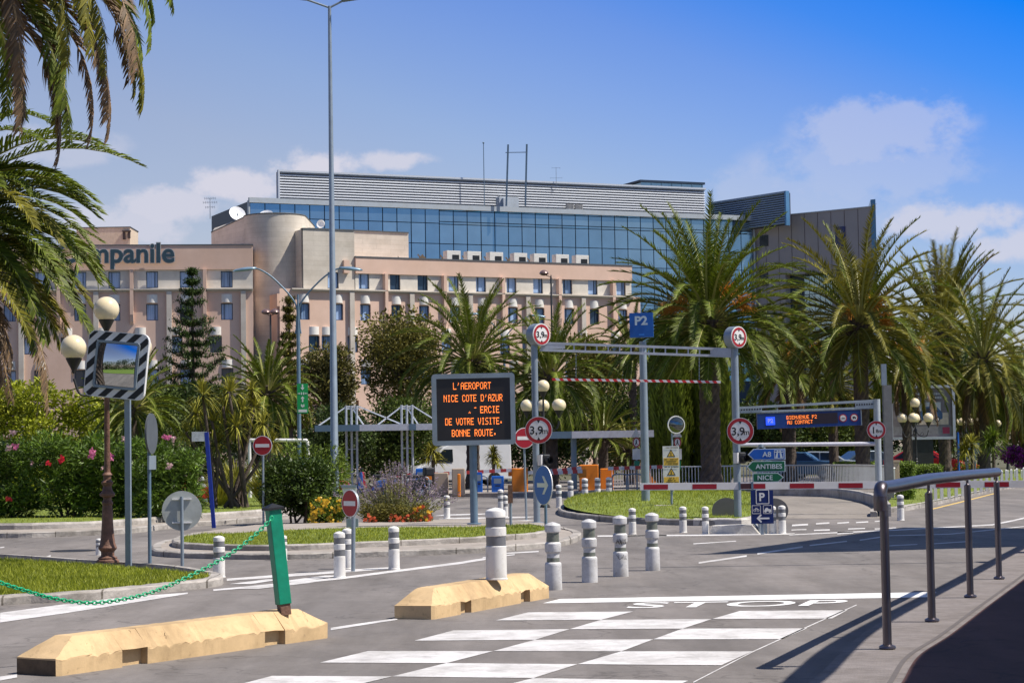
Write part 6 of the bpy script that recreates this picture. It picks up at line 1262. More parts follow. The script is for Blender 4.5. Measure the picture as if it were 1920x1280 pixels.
def scooter(lab, px_, Y, rz, col):
    q = W(px_, 880, Y); t = T('parked_scooter', lab, 'scooter', (q.x, Y, .1), R(rz), 'scooters parked behind the flower bed'); m = M('scooter_' + lab[:8], col, .3)
    wheel(t, -.6, 0, .27, .12); wheel(t, .55, 0, .27, .12)
    mb = MB(); mb.plate([(-.1, .3), (.1, .62), (.75, .75), (.85, .6), (.55, .4), (.2, .28)], -.14, .14); mb.plate([(-.62, .35), (-.5, .95), (-.42, .95), (-.38, .35)], -.16, .16); mb.plate([(-.45, .25), (-.1, .25), (-.1, .32), (-.45, .32)], -.15, .15); mb.build('body', m, t, bevel=.03)
    mb = MB(); mb.box((.38, 0, .8), (.75, .26, .12)); mb.build('seat', black, t, bevel=.03); mb = MB(); mb.bar((-.45, 0, .9), (-.42, 0, 1.08), .04); mb.bar((-.42, -.3, 1.08), (-.42, .3, 1.08), .035); mb.build('handlebar', dark_metal, t); mb = MB(); mb.box((.88, 0, .95), (.34, .36, .3)); mb.build('top_case', black, t, bevel=.05)
scooter('black scooter with dark top case behind the lavender', 757, 70, 20, (.02, .02, .02)); scooter('blue scooter parked behind the flower bed left of the black one', 700, 73, 15, (.02, .08, .3)); scooter('crimson scooter just right of the tall mast behind the bush', 655, 74, 200, (.35, .02, .04))
scooter('red scooter glimpsed through the gap right of the oleander hedge', 372, 64, 15, (.5, .03, .03)); scooter('pale scooter glimpsed behind the spiky plants', 352, 66, 190, (.5, .52, .55))
# ================================================================ planting
palm_leaf = M('palm_leaflet', (.088, .118, .014), .55, spec=.25, var=.3, scale=.9, rnd=.35, hue=(1.3, 1.25, .7), trans=.22)
palm_dry = M('dry_palm_leaflet', (.15, .095, .05), .65, var=.3, scale=1.2, rnd=.3, hue=(1.15, 1.05, .9), trans=.2)
palm_olive = M('olive_palm_leaflet', (.135, .135, .020), .6, spec=.2, var=.3, scale=.9, rnd=.35, hue=(1.3, 1.15, .8), trans=.22)
rachis = M('palm_rachis', (.27, .26, .07), .45, var=.2, scale=3); rachis_dry = M('dry_rachis', (.28, .17, .07), .6, var=.3)
palm_trunk = M('palm_trunk', (.095, .07, .055), .9, var=.4, scale=5, bump=.8, bscale=14, stain=.3)
date_orange = M('date_stalk_orange', (.62, .30, .05), .5, var=.25, scale=4, rnd=.2, trans=.15)
def frond(mb, c, az, e0, L, bend, ll, n, wd, rng, mi=(0, 1), tw=None, seg=1, power=1.4, t0=.16):
    """one feather leaf: curved rachis and two rows of leaflets"""
    ca, sa = math.cos(az), math.sin(az); h = Vector((ca, sa, 0)); side = Vector((-sa, ca, 0)); up = Vector((0, 0, 1)); p = Vector(c); N = n; pts = []; dirs = []; ds = L / N; sw = rng.uniform(-.25, .25)
    for i in range(N + 1):
        t = i / N; a = e0 - bend * t ** power; d = (h * math.cos(a) + up * math.sin(a) + side * sw * t).normalized(); pts.append(p.copy()); dirs.append(d); p = p + d * ds
    mb.m = mi[1]; w0 = wd * 1.3; st = max(1, N // 10); vs = []; fs = []
    idx = list(range(0, N + 1, st)); 
    if idx[-1] != N: idx.append(N)
    for i in idx:
        q = 1 - .85 * i / N; u = dirs[i].cross(side).normalized(); vs += [pts[i] - side * w0 * q, pts[i] + u * w0 * .8 * q * -1, pts[i] + side * w0 * q, pts[i] + u * w0 * .6 * q]
    for k in range(len(idx) - 1):
        for j in range(4): fs.append((4 * k + j, 4 * k + (j + 1) % 4, 4 * k + 4 + (j + 1) % 4, 4 * k + 4 + j))
    mb.add(vs, fs); mb.m = mi[0]
    for i in range(int(N * t0), N + 1):
        t = i / N; prof = min(1, .35 + (t - t0) * 2.6) * (1 - .62 * max(0, (t - .45) / .55) ** 1.4); l_ = ll * prof; T_ = dirs[i]; u = side.cross(T_).normalized()
        if u.z < 0 and abs(T_.z) < .9: u = -u
        for s in (-1, 1):
            a = R(rng.uniform(44, 60)) * (1 - .35 * t); v = rng.uniform(.15, .5)
            d = (T_ * math.cos(a) + side * s * math.sin(a) + u * v).normalized(); ln = l_ * rng.uniform(.8, 1.12); b = pts[i] + T_ * rng.uniform(-.5, .5) * ds; wv = (T_ - d * T_.dot(d)).normalized() * wd * .5 * rng.uniform(.8, 1.2)
            e1 = b + d * ln * .5; e2 = b + d * ln - up * ln * rng.uniform(.05, .32)
            if seg == 1: mb.add([b - wv, b + wv, e2], [(0, 1, 2)])
            else: mb.add([b - wv * .6, b + wv * .6, e1 + wv, e2, e1 - wv], [(0, 1, 2, 4), (4, 2, 3)])
def palm(name, lab, cx, cy, Y, rpx, tw, seed, nf=104, dates=(), olive=False, dead=6, group=None, base=None, lo=-58, hi=86, bendr=(66, 104), lmul=1.06, np_=96, upright=0, wd=.05, ll=None, boots=True, lean=0.0, wind=0):
    rng = random.Random(seed); c = W(cx, cy, Y); t = T(name, lab, 'palm tree', (c.x + lean, Y, 0), 0, group); r = wm(rpx, Y); L = r * lmul; tr = wm(tw / 2, Y); H = c.z
    mb = MB(); ring = max(8, int(H / .22)); n = 14; vs = []; hb = H - .35 * r * .3
    for i in range(ring + 1):
        z = hb * i / ring; f = 1 + .35 * max(0, 1 - z / .9) + (.55 * max(0, (z - hb + 1.0)) if boots else 0); xo = -lean * (z / hb) ** 1.3
        for j in range(n): rr = tr * f * (1 + .075 * (1 if (i + j) % 2 else -1) + rng.uniform(-.03, .03)); vs.append((xo + rr * math.cos(6.2832 * j / n), rr * math.sin(6.2832 * j / n), z))
    mb.add(vs, [(i * n + j, i * n + (j + 1) % n, (i + 1) * n + (j + 1) % n, (i + 1) * n + j) for i in range(ring) for j in range(n)] + [tuple(ring * n + j for j in range(n))])
    if boots:
        for k in range(34): a = rng.uniform(0, 6.28); z = hb - rng.uniform(0, .9); rr = tr * 1.15; b = Vector((-lean + rr * math.cos(a), rr * math.sin(a), z)); mb.bar(b, b + Vector((math.cos(a) * .28, math.sin(a) * .28, .34)), .09, .05)
    mb.build('trunk', palm_trunk, t)
    cc = Vector((-lean, 0, H - r * .10)); mb = MB(); leaf = 2 if olive else 0
    for i in range(nf):
        q = (i + .5) / nf; e = R(hi - (hi - lo) * q ** .92); az = i * 2.39996 + rng.uniform(-.25, .25); k = 1.06 - .22 * q * q; bd = R(rng.uniform(*bendr)) * (.34 + .80 * min(1, q * 2.4)) * (1 - .55 * q) ; ln = L * k * rng.uniform(.9, 1.1)
        if upright and rng.random() < upright: e = R(rng.uniform(60, 88)); bd = R(rng.uniform(15, 45)); ln = L * 1.0
        if wind: az = math.atan2(math.sin(az), math.cos(az) + wind)
        mi = (leaf, 1) if i < nf - dead else (3, 4)
        if olive and rng.random() < .3: mi = (0, 1)
        frond(mb, cc + Vector((math.cos(az) * tr * .5, math.sin(az) * tr * .5, -q * .35)), az, e, ln, bd, (ll * .8 if ll else L * .138), np_, wd, rng, mi)
    mb.build('crown', [palm_leaf, rachis, palm_olive, palm_dry, rachis_dry], t)
    for (dx, dy, s) in dates:
        d0 = cc + Vector((wm(dx, Y), -abs(wm(dx, Y)) * .3 - .3, wm(dy, Y))); mb = MB(); st = cc + Vector((0, -.1, .1)); mb.tube([st, d0 + Vector((0, 0, .15))], .03, 5)
        for k in range(95): a = rng.uniform(0, 6.28); q = rng.random(); tip = d0 + Vector((math.cos(a) * s * q * .8 + dx / 60 * s, math.sin(a) * s * q * .6 - .15, s * rng.uniform(-.65, .9))); mb.tube([d0, d0.lerp(tip, .5) + Vector((math.cos(a) * s * q * .25, 0, s * .22)), tip], [.016, .014, .01], 3, False)
        mb.build('date_cluster', date_orange, t)
    return t
gp = 'tall feather palms along the street'
palm('date_palm', 'tallest full palm with orange date clusters behind the gantry, in front of the glass office', 1327, 580, 76, 205, 37, 11, 118, ((-42, 22, .62), (25, 45, .6), (48, 22, .6), (-66, 14, .4)), group=gp, dead=0, lo=-28, bendr=(70, 108), np_=104)
palm('date_palm', 'tall palm with orange dates at its heart in front of the taupe block', 1611, 585, 82, 188, 27, 12, 104, ((22, 28, .75), (-18, 15, .5), (35, -4, .5)), olive=True, group=gp, lo=-42, bendr=(75, 115), dead=3, np_=100)
palm('date_palm', 'shorter palm with faint orange stalks between the tall date palm and the taupe block', 1476, 672, 90, 125, 25, 13, 62, ((0, 28, .5), (38, 25, .45), (-34, 8, .4)), group=gp, np_=80, lo=-45)
palm('date_palm', 'palm with bright orange stalks behind the billboard lamps, drooping golden fronds', 1697, 668, 88, 118, 17, 14, 60, ((-12, 20, .6), (14, 28, .6), (25, 5, .5)), olive=True, group=gp, lo=-52, bendr=(70, 105), dead=8)
palm('date_palm', 'wind-swept palm with an upright green tuft rising just right of the taupe block', 1765, 600, 104, 165, 22, 15, 86, (), olive=True, group=gp, upright=.25, lo=-62, bendr=(70, 105), dead=8, wind=.25)
palm('date_palm', 'dense drooping olive palm right of the billboard with a dark trunk', 1842, 655, 96, 150, 18, 16, 84, (), olive=True, group=gp, lo=-62, bendr=(75, 110), dead=10)
palm('date_palm', 'palm at the right edge behind the farthest globe lamp', 1922, 705, 112, 130, 18, 17, 60, (), olive=True, group=gp, lo=-70, bendr=(70, 100), dead=8)
palm('date_palm', 'broad arching palm directly above and left of the message board', 884, 658, 96, 150, 24, 18, 100, (), group=gp, lo=-50, bendr=(80, 120), dead=0, np_=96, ll=.7)
palm('date_palm', 'arching palm behind the left gantry post and globe lamp', 1032, 690, 92, 128, 22, 19, 84, (), group=gp, lo=-55, bendr=(80, 120), dead=0, ll=.65)
palm('date_palm', 'small dark palm behind the spiky plants, left of the green arrow sign', 500, 722, 80, 100, 26, 20, 74, (), group=gp, lo=-35, bendr=(75, 115), dead=0)
palm('date_palm', 'low palm spreading behind the striped mirror', 250, 748, 62, 100, 30, 21, 64, (), group=gp, lo=-50, bendr=(70, 110), dead=0, boots=False)
palm('date_palm', 'thin palm showing between the P2 sign and the cypresses', 1185, 645, 108, 85, 14, 22, 44, (), group=gp, lo=-50, dead=0)
palm('date_palm', 'squat young palm behind the right end of the plain toll canopy', 1130, 800, 98, 72, 18, 24, 50, (), group=gp, lo=-20, bendr=(45, 80), dead=0)
palm('date_palm', 'short yellowish palm low behind the toll lanes, right of the left gantry post', 1180, 835, 100, 60, 16, 25, 44, (), olive=True, group=gp, lo=-30, dead=2)
palm('date_palm', 'shorter palm between the orange-dated right palm and the billboard', 1560, 705, 100, 100, 18, 26, 66, (), olive=True, group=gp, lo=-55, dead=4)
palm('date_palm', 'farther palm low between the two drooping right-hand palms', 1805, 745, 118, 95, 14, 27, 60, (), olive=True, group=gp, lo=-60, dead=6)
# foreground palms, trunks outside the picture on the left
def near_palm(lab, px_, py, Y, specs, seed, group, ll, wd, tw=.3, np_=85):
    rng = random.Random(seed); c = W(px_, py, Y); t = T('date_palm', lab, 'palm tree', (c.x, Y, 0), 0, group)
    mb = MB(); n = 16; ring = int(c.z / .16); vs = []
    for i in range(ring + 1):
        for j in range(n): rr = tw * (1 + .08 * (1 if (i + j) % 2 else -1)); vs.append((rr * math.cos(6.2832 * j / n), rr * math.sin(6.2832 * j / n), c.z * i / ring))
    mb.add(vs, [(i * n + j, i * n + (j + 1) % n, (i + 1) * n + (j + 1) % n, (i + 1) * n + j) for i in range(ring) for j in range(n)]); mb.build('trunk', palm_trunk, t)
    mb = MB()
    for (az, e, L, b, k) in specs:
        mi = {'g': (0, 1), 'o': (2, 1), 'd': (3, 4)}[k]; frond(mb, Vector((0, 0, c.z)), R(az), R(e), L, R(b), ll * rng.uniform(.9, 1.1), np_, wd, rng, mi, seg=2, power=1.2)
    mb.build('crown', [palm_leaf, rachis, palm_olive, palm_dry, rachis_dry], t); return t
rg = random.Random(4)
# top-left palm: fronds hang into the frame
spA = [(-8, 30, 5.0, 118, 'g'), (-30, 22, 4.9, 118, 'o'), (12, 16, 4.8, 112, 'o'), (-52, 14, 4.6, 112, 'd'), (-20, 6, 4.6, 104, 'd'), (30, 24, 4.9, 115, 'g'), (-70, 20, 4.6, 112, 'o'), (2, -6, 4.3, 92, 'd'), (-40, -10, 4.3, 85, 'd'), (55, 10, 4.4, 105, 'o'),
       (-15, 46, 5.0, 128, 'g'), (20, 50, 4.9, 128, 'g'), (-95, 25, 4.6, 110, 'g'), (-60, -20, 4.0, 72, 'd'), (-85, -5, 4.2, 90, 'd'), (85, 20, 4.6, 110, 'g'), (-110, 10, 4.2, 100, 'o'), (15, -22, 4.0, 75, 'd'), (-30, 62, 4.8, 120, 'g'), (5, 72, 4.6, 110, 'g'), (-5, 20, 4.4, 100, 'g'), (-25, 38, 4.5, 105, 'o')]
spA += [(a + rg.uniform(-9, 9), e + rg.uniform(-8, 8), L * rg.uniform(.88, 1.05), b + rg.uniform(-6, 6), rg.choice((k, 'd', 'g'))) for a, e, L, b, k in spA]
spA += [(-35, 30, 5.3, 112, 'o'), (-50, 40, 5.3, 120, 'd'), (-25, 20, 5.2, 104, 'd'), (-62, 30, 5.2, 112, 'g'), (-45, 22, 5.4, 104, 'o')]
spA += [(rg.uniform(100, 260), rg.uniform(-20, 70), 4.5, 110, 'g') for _ in range(24)]
near_palm('foreground palm whose brown and green fronds hang in from the top left corner', -140, -88, 29, [(a, e, L * .95, b + 5, k) for a, e, L, b, k in spA], 31, 'foreground palms at the left edge', .40, .034, np_=130)
spB = [(-10, 38, 4.7, 98, 'g'), (-25, 25, 4.5, 92, 'g'), (10, 52, 4.4, 100, 'g'), (-40, 12, 4.4, 86, 'g'), (-5, 10, 4.3, 80, 'o'), (25, 30, 4.5, 95, 'g'), (-60, 25, 4.2, 95, 'g'), (-20, -4, 4.2, 72, 'g'), (15, -8, 4.0, 66, 'o'), (-35, 58, 4.2, 110, 'g'), (0, 66, 4.0, 100, 'g'), (-75, 0, 4.0, 80, 'g'), (40, 5, 4.0, 85, 'g'),
       (-50, -25, 3.6, 52, 'o'), (-15, -32, 3.6, 48, 'd'), (20, -40, 3.4, 42, 'd'), (-80, -35, 3.4, 48, 'd'), (5, -50, 3.4, 34, 'd'), (-30, -55, 3.3, 32, 'd'), (-90, 30, 4.0, 95, 'g'), (60, 40, 4.2, 100, 'g'), (30, 62, 4.2, 100, 'g'), (-12, 50, 4.8, 92, 'g'), (-30, 40, 4.6, 100, 'o'), (-2, 26, 4.7, 88, 'g')]
spB += [(a + rg.uniform(-9, 9), e + rg.uniform(-8, 8), L * rg.uniform(.9, 1.05), b + rg.uniform(-6, 6), k) for a, e, L, b, k in spB]
spB += [(-35, 20, 5.2, 80, 'g'), (-55, 30, 5.2, 95, 'g'), (-30, 5, 5.2, 72, 'g'), (-48, -2, 5.0, 62, 'o'), (-15, 62, 5.6, 92, 'g'), (-35, 70, 5.6, 100, 'g'), (-25, 55, 5.8, 84, 'g'), (-50, 60, 5.6, 92, 'g'), (-5, 58, 5.6, 88, 'g')]
spB += [(rg.uniform(100, 260), rg.uniform(-30, 70), 4.0, 95, 'g') for _ in range(20)]
near_palm('green palm arching in from the left edge above the cream globes, dead fronds below', -145, 450, 45, spB, 32, 'foreground palms at the left edge', .56, .042, .28, np_=115)
tp = near_palm('hanging skirt of a second left edge palm, brown fronds above the bright shrubs', -48, 520, 52, [(-10, 5, 3.4, 88, 'd'), (-40, 0, 3.6, 86, 'd'), (5, -10, 3.8, 76, 'd'), (-70, 10, 3.4, 95, 'd'), (-25, -20, 4.0, 68, 'd'), (20, 40, 4.0, 100, 'g'), (-30, 30, 4.0, 95, 'g'), (10, 60, 3.8, 100, 'g'), (-80, 50, 3.8, 100, 'g'), (-10, -35, 4.2, 54, 'd'), (-60, -30, 4.0, 58, 'd'), (170, 20, 3.8, 90, 'g'), (120, 30, 3.8, 90, 'g'), (220, 30, 3.8, 90, 'g')], 33, 'foreground palms at the left edge', .5, .035, .22)
# ---------------------------------------------------------------- leafy shrubs and trees
LEAF = {}
def leafmat(k):
    spec = {'dark': (.035, .060, .014), 'mid': (.060, .090, .016), 'bright': (.21, .245, .018), 'olive': (.115, .108, .024), 'brown': (.095, .090, .026), 'oleander': (.085, .150, .022), 'glossy': (.045, .078, .014), 'cypress': (.10, .14, .014), 'hedge': (.10, .16, .015), 'yucca': (.24, .24, .045), 'conifer': (.042, .075, .02), 'silver': (.17, .17, .13), 'green2': (.11, .165, .02)}[k]
    return M('foliage_' + k, spec, .45 if k in ('glossy', 'oleander') else .6, var=.35, scale=.8, rnd=.4, hue=(1.25, 1.15, .75), trans=.2, spec=.3)
def leaves(mb, blobs, n, sz, rng, asp=.45, shell=.55, up=.3, cut=None):
    vol = [b[3] * b[4] + b[4] * b[5] + b[3] * b[5] for b in blobs]; tot = sum(vol)
    for b, v in zip(blobs, vol):
        for _ in range(int(n * v / tot)):
            while True:
                d = Vector((rng.gauss(0, 1), rng.gauss(0, 1), rng.gauss(0, 1)))
                if d.length > .01: break
            d.normalize(); r = shell + (1.08 - shell) * rng.random() ** .7; p = Vector((b[0] + d.x * b[3] * r, b[1] + d.y * b[4] * r, b[2] + d.z * b[5] * r))
            if p.z < .02 or (cut and cut(p)): continue
            a = Vector((rng.gauss(0, 1), rng.gauss(0, 1), rng.gauss(0, .7) + up)) + d * .7; a.normalize(); q = a.cross(Vector((rng.gauss(0, 1), rng.gauss(0, 1), rng.gauss(0, 1)))).normalized(); l_ = sz * rng.uniform(.6, 1.3); w_ = l_ * asp
            mb.add([p, p + a * l_ * .5 + q * w_ * .5, p + a * l_, p + a * l_ * .5 - q * w_ * .5], [(0, 1, 2, 3)])
def shrub(name, lab, cat, x0, x1, y0, yb, Y, kind, seed, n=7000, sz=.12, asp=.4, blobs=22, group=None, trunkr=0, crown_y1=None, depth=None, box=False, shell=.5, flowers=(), irregular=.35):
    rng = random.Random(seed); cx = (x0 + x1) / 2; a, b = W(x0, yb, Y), W(x1, y0, Y); w_ = (b.x - a.x) / 2; zt = b.z; z0 = 0 if crown_y1 is None else W(cx, crown_y1, Y).z; t = T(name, lab, cat, ((a.x + b.x) / 2, Y, 0), 0, group); h = zt - z0; dp = depth or max(w_ * .8, .6); B = []
    for i in range(blobs):
        if box: u = rng.uniform(-.82, .82); v = rng.uniform(-.7, .7); z = z0 + h * rng.uniform(.15, .82)
        else:
            while True:
                u, v, s = rng.uniform(-.75, .75), rng.uniform(-.75, .75), rng.uniform(-.8, .8)
                if u * u + v * v + s * s < .62: break
            z = z0 + h * (.5 + .46 * s)
        r = rng.uniform(.2, .2 + irregular) * min(w_, h * .8); B.append((u * w_, v * dp, z, r * rng.uniform(.9, 1.3), r, r * rng.uniform(.8, 1.1)))
    if trunkr:
        mb = MB(); mb.tube(cat_rom([Vector((0, 0, 0)), Vector((rng.uniform(-.1, .1), 0, z0 * .5)), Vector((0, 0, z0 + h * .3)), Vector((0.05, 0, z0 + h * .6))], 4), [trunkr * (1 - .045 * i) for i in range(13)], 10)
        for k in range(8): bb = rng.choice(B); mb.tube([Vector((0, 0, z0 + h * rng.uniform(.0, .35))), Vector((bb[0] * .5, bb[1] * .5, (z0 + bb[2]) / 2 + h * .12)), Vector((bb[0], bb[1], bb[2]))], [trunkr * .5, trunkr * .35, trunkr * .12], 6)
        mb.build('trunk', M('bark_brown', (.09, .065, .045), .9, var=.4, scale=6, bump=.6), t)
    elif name not in ('hedge',):
        mb = MB()
        for k in range(7): bb = rng.choice(B); mb.tube([Vector((rng.uniform(-.3, .3) * w_, 0, 0)), Vector((bb[0] * .7, bb[1] * .6, bb[2] * .6)), Vector(bb[:3])], [.03, .025, .01], 5)
        mb.build('stem', M('bark_brown', (.09, .065, .045), .9), t)
    mb = MB()
    def cut(p): return abs(p.x) > w_ * 1.06 or p.z > zt * 1.015
    leaves(mb, B, n, sz, rng, asp, shell, cut=cut if True else None); mb.build('crown' if trunkr else 'foliage', leafmat(kind), t)
    for (fx, fy, fm, fr, fn) in flowers:
        q = W(fx, fy, Y) - t.location; mb = MB()
        for k in range(fn):
            a_ = Vector((rng.gauss(0, 1), -abs(rng.gauss(0, 1)), rng.gauss(0, 1))).normalized(); p = Vector((q.x, -dp * .86, q.z)) + a_ * fr * rng.random(); u = Vector((rng.gauss(0, 1), rng.gauss(0, .6), rng.gauss(0, 1))).normalized(); v = u.cross(Vector((0, -1, .2))).normalized(); s = rng.uniform(.022, .045)
            mb.add([p + u * s, p + v * s, p - u * s, p - v * s], [(0, 1, 2, 3)])
        mb.build('flower_cluster', fm, t)
    return t
pinkf = M('pink_flower', (.75, .20, .38), .5, var=.15, rnd=.2, hue=(1, 1, 1), trans=.3); redf = M('red_flower', (.80, .03, .06), .5, var=.1, trans=.3); palef = M('pale_pink_flower', (.65, .42, .42), .5, trans=.3)
go = 'oleander shrubs in the left planting bed'
shrub('oleander', 'leftmost oleander shrub with small pink flowers at the left edge', 'shrub', -70, 88, 812, 995, 52.5, 'oleander', 41, 9500, .19, .2, 46, go, box=True, depth=1.1, irregular=.22, flowers=((42, 812, palef, .12, 24), (48, 838, pinkf, .12, 26), (35, 840, palef, .1, 20), (76, 868, palef, .07, 12), (33, 934, redf, .10, 26)))
shrub('oleander', 'oleander shrub left of the rusty lamp post with one big red flower head', 'shrub', 66, 200, 800, 994, 52.2, 'oleander', 42, 9500, .19, .2, 46, go, box=True, depth=1.1, irregular=.22, flowers=((131, 860, redf, .11, 40), (107, 868, redf, .06, 14), (188, 845, pinkf, .1, 30)))
shrub('oleander', 'oleander shrub between the rusty lamp post and the mirror pole with pink flowers', 'shrub', 180, 285, 797, 992, 52.0, 'oleander', 43, 8000, .19, .2, 40, go, box=True, depth=1.1, irregular=.22, flowers=((186, 852, pinkf, .11, 34), (222, 856, pinkf, .12, 38), (248, 824, palef, .12, 32), (206, 876, palef, .05, 8)))
shrub('oleander', 'rightmost oleander shrub ending behind the round sign back', 'shrub', 262, 372, 803, 988, 51.0, 'oleander', 44, 8500, .19, .2, 40, go, box=True, depth=1.1, irregular=.22, flowers=((325, 820, pinkf, .12, 30), (338, 822, palef, .08, 16), (330, 874, palef, .09, 22)))
shrub('bright_shrub', 'bright yellow-green shrub behind the left oleanders below the hanging dead fronds', 'shrub', -40, 110, 672, 900, 72, 'bright', 45, 11000, .16, .5, 44, box=True, depth=1.6, irregular=.25)
shrub('bright_shrub', 'bright yellow-green shrub directly behind the rusty lamp post', 'shrub', 85, 205, 700, 900, 74, 'bright', 46, 9000, .16, .5, 36, box=True, depth=1.6, irregular=.25)
shrub('leafy_tree', 'dark leafy tree behind the striped mirror and low palm', 'tree', 180, 345, 716, 900, 92, 'mid', 47, 9000, .2, .5, 34, trunkr=.14, crown_y1=850)
shrub('leafy_tree', 'dark leafy tree at the foot of the left hotel wing, right of the mirror', 'tree', 300, 430, 700, 900, 96, 'dark', 48, 9000, .2, .5, 34, trunkr=.14, crown_y1=850)
shrub('leafy_tree', 'dark leafy tree filling the gap between small palm and round tower', 'tree', 400, 560, 745, 900, 98, 'dark', 49, 9000, .2, .5, 34, trunkr=.14, crown_y1=860)
gt = 'leafy trees in front of the pink hotel'
shrub('leafy_tree', 'rust-brown tinted tree just left of the tall mast', 'tree', 562, 668, 636, 900, 112, 'brown', 50, 9500, .22, .5, 34, gt, trunkr=.16, crown_y1=800, depth=2.4)
shrub('leafy_tree', 'olive-brown tree right of the tall mast reaching the second window row', 'tree', 675, 832, 566, 900, 118, 'olive', 51, 16000, .22, .5, 46, gt, trunkr=.2, crown_y1=780, depth=3)
shrub('leafy_tree', 'yellow-green tree behind the truss beam left of the P2 sign', 'tree', 1055, 1175, 606, 900, 116, 'olive', 52, 11000, .22, .5, 34, gt, trunkr=.16, crown_y1=800, depth=2.6)
shrub('leafy_tree', 'very dark dense tree behind the white roof trusses of the toll canopy, left part', 'tree', 540, 700, 748, 900, 104, 'dark', 53, 12000, .2, .5, 40, gt, trunkr=.14, crown_y1=900, depth=3)
shrub('leafy_tree', 'very dark dense tree behind the white roof trusses of the toll canopy, right part', 'tree', 675, 832, 738, 905, 106, 'mid', 54, 13000, .2, .5, 42, gt, trunkr=.14, crown_y1=905, depth=3)
shrub('leafy_tree', 'dark tree behind the message board and its palm', 'tree', 800, 965, 730, 905, 110, 'dark', 55, 12000, .2, .5, 38, gt, trunkr=.14, crown_y1=870, depth=3)
shrub('leafy_tree', 'dark tree behind the left gantry post and the plain canopy', 'tree', 945, 1110, 735, 905, 112, 'dark', 56, 12000, .2, .5, 38, gt, trunkr=.14, crown_y1=890, depth=3)
shrub('leafy_tree', 'olive green tree under the thin palm behind the P2 post', 'tree', 1090, 1250, 720, 905, 110, 'mid', 57, 12000, .2, .5, 38, gt, trunkr=.14, crown_y1=890, depth=3)
gr = 'leafy trees behind the right-hand palms'
for i, (x0, x1, y0, Y, k, lab) in enumerate(((1370, 1500, 740, 126, 'dark', 'dark tree behind the direction signs and short palm'), (1480, 1610, 725, 128, 'mid', 'mid green tree behind the dark blue lane sign'), (1590, 1700, 715, 130, 'dark', 'dark tree right of the lane sign behind the grey pylon'), (1680, 1800, 690, 130, 'mid', 'mid green tree behind the billboard'), (1790, 1880, 680, 128, 'dark', 'dark tree right of the billboard behind the globe lamps'), (1868, 1980, 640, 126, 'mid', 'tallest leafy tree at the right edge'))):
    shrub('leafy_tree', lab, 'tree', x0, x1, y0, 880, Y, k, 60 + i, 11000, .24, .5, 34, gr, trunkr=.16, crown_y1=880 if i % 2 else 860, depth=3)
# cypresses
def cypress(lab, cx, w_px, yt, Y, seed, n=15000):
    rng = random.Random(seed); q = W(cx, 880, Y); H = W(cx, yt, Y).z; r = wm(w_px / 2, Y); t = T('cypress', lab, 'tree', (q.x, Y, 0), 0, 'columnar cypresses behind the tall palm'); mb = MB(); mb.lathe([(.16, 0), (.1, H * .5), (.02, H * .95)], 8); mb.build('trunk', palm_trunk, t); mb = MB()
    for _ in range(n):
        z = H * rng.random() ** .9; f = min(1, z / .8 + .45) * (1 - max(0, (z / H - .55) / .45) ** 2.0) ** .6; a = rng.uniform(0, 6.28); lobes = 1 + .10 * math.sin(a * 5 + seed) + .06 * math.sin(a * 9 + z * 1.3); rr = r * f * lobes * (.72 + .3 * rng.random() ** .5)
        p = Vector((rr * math.cos(a), rr * math.sin(a), z)); d = Vector((math.cos(a) * .28, math.sin(a) * .28, 1)).normalized(); d += Vector((rng.gauss(0, .12), rng.gauss(0, .12), 0)); s = Vector((-math.sin(a), math.cos(a), 0)); l_ = rng.uniform(.16, .38); mb.add([p - s * .03, p + s * .03, p + d * l_ * .6 + s * .035, p + d * l_, p + d * l_ * .6 - s * .035], [(0, 1, 2, 3, 4)])
    mb.build('crown', leafmat('cypress'), t)
cypress('cypress column left of the tall palm trunk, behind the P2 post', 1258, 74, 588, 90, 71); cypress('cypress column directly behind the tall palm trunk', 1318, 84, 600, 91, 72); cypress('slimmer cypress column right of the tall palm trunk', 1352, 44, 668, 88, 73, 8000)
# conifers with tiered branches
def conifer(lab, cx, yt, Y, wmax, seed, tiers, kind='conifer', yb=840, sparse=1.0, name='conifer'):
    rng = random.Random(seed); q = W(cx, 880, Y); H = W(cx, yt, Y).z; zb = W(cx, yb, Y).z; t = T(name, lab, 'tree', (q.x, Y, 0)); mb = MB(); mb.lathe([(.16, 0), (.11, H * .5), (.025, H)], 10); lf = MB()
    for i in range(tiers):
        q_ = i / (tiers - 1); z = H * .985 - (H - zb) * q_; L = wm(wmax / 2, Y) * (q_ ** .9) + .14
        for k in range(5 + int(3 * q_)):
            if rng.random() > sparse: continue
            a = k * 6.28 / (5 + int(3 * q_)) + i * 1.1 + rng.uniform(-.2, .2); l_ = L * rng.uniform(.75, 1.1); P = [Vector((0, 0, z)), Vector((math.cos(a) * l_ * .5, math.sin(a) * l_ * .5, z - l_ * .10)), Vector((math.cos(a) * l_, math.sin(a) * l_, z + l_ * .16))]; C_ = cat_rom(P, 6); mb.tube(C_, [.03 * (1 - j / len(C_)) + .008 for j in range(len(C_))], 4, False)
            for c in C_[2:]:
                for _ in range(int(25 * (.6 + q_ * .5))):
                    d = Vector((rng.gauss(0, 1), rng.gauss(0, 1), rng.gauss(.3, 1))).normalized(); p = c + Vector((rng.gauss(0, .10), rng.gauss(0, .10), rng.gauss(.03, .07))); s = d.cross(Vector((0, 0, 1))).normalized() * .03; lf.add([p - s, p + d * .14 - s * .3, p + d * .17, p + s], [(0, 1, 2, 3)])
    mb.build('trunk', M('bark_brown', (.09, .065, .045), .9), t); lf.build('crown', leafmat(kind), t)
conifer('dark tiered conifer in front of the left hotel wing', 363, 505, 100, 175, 81, 15, yb=770, sparse=.95)
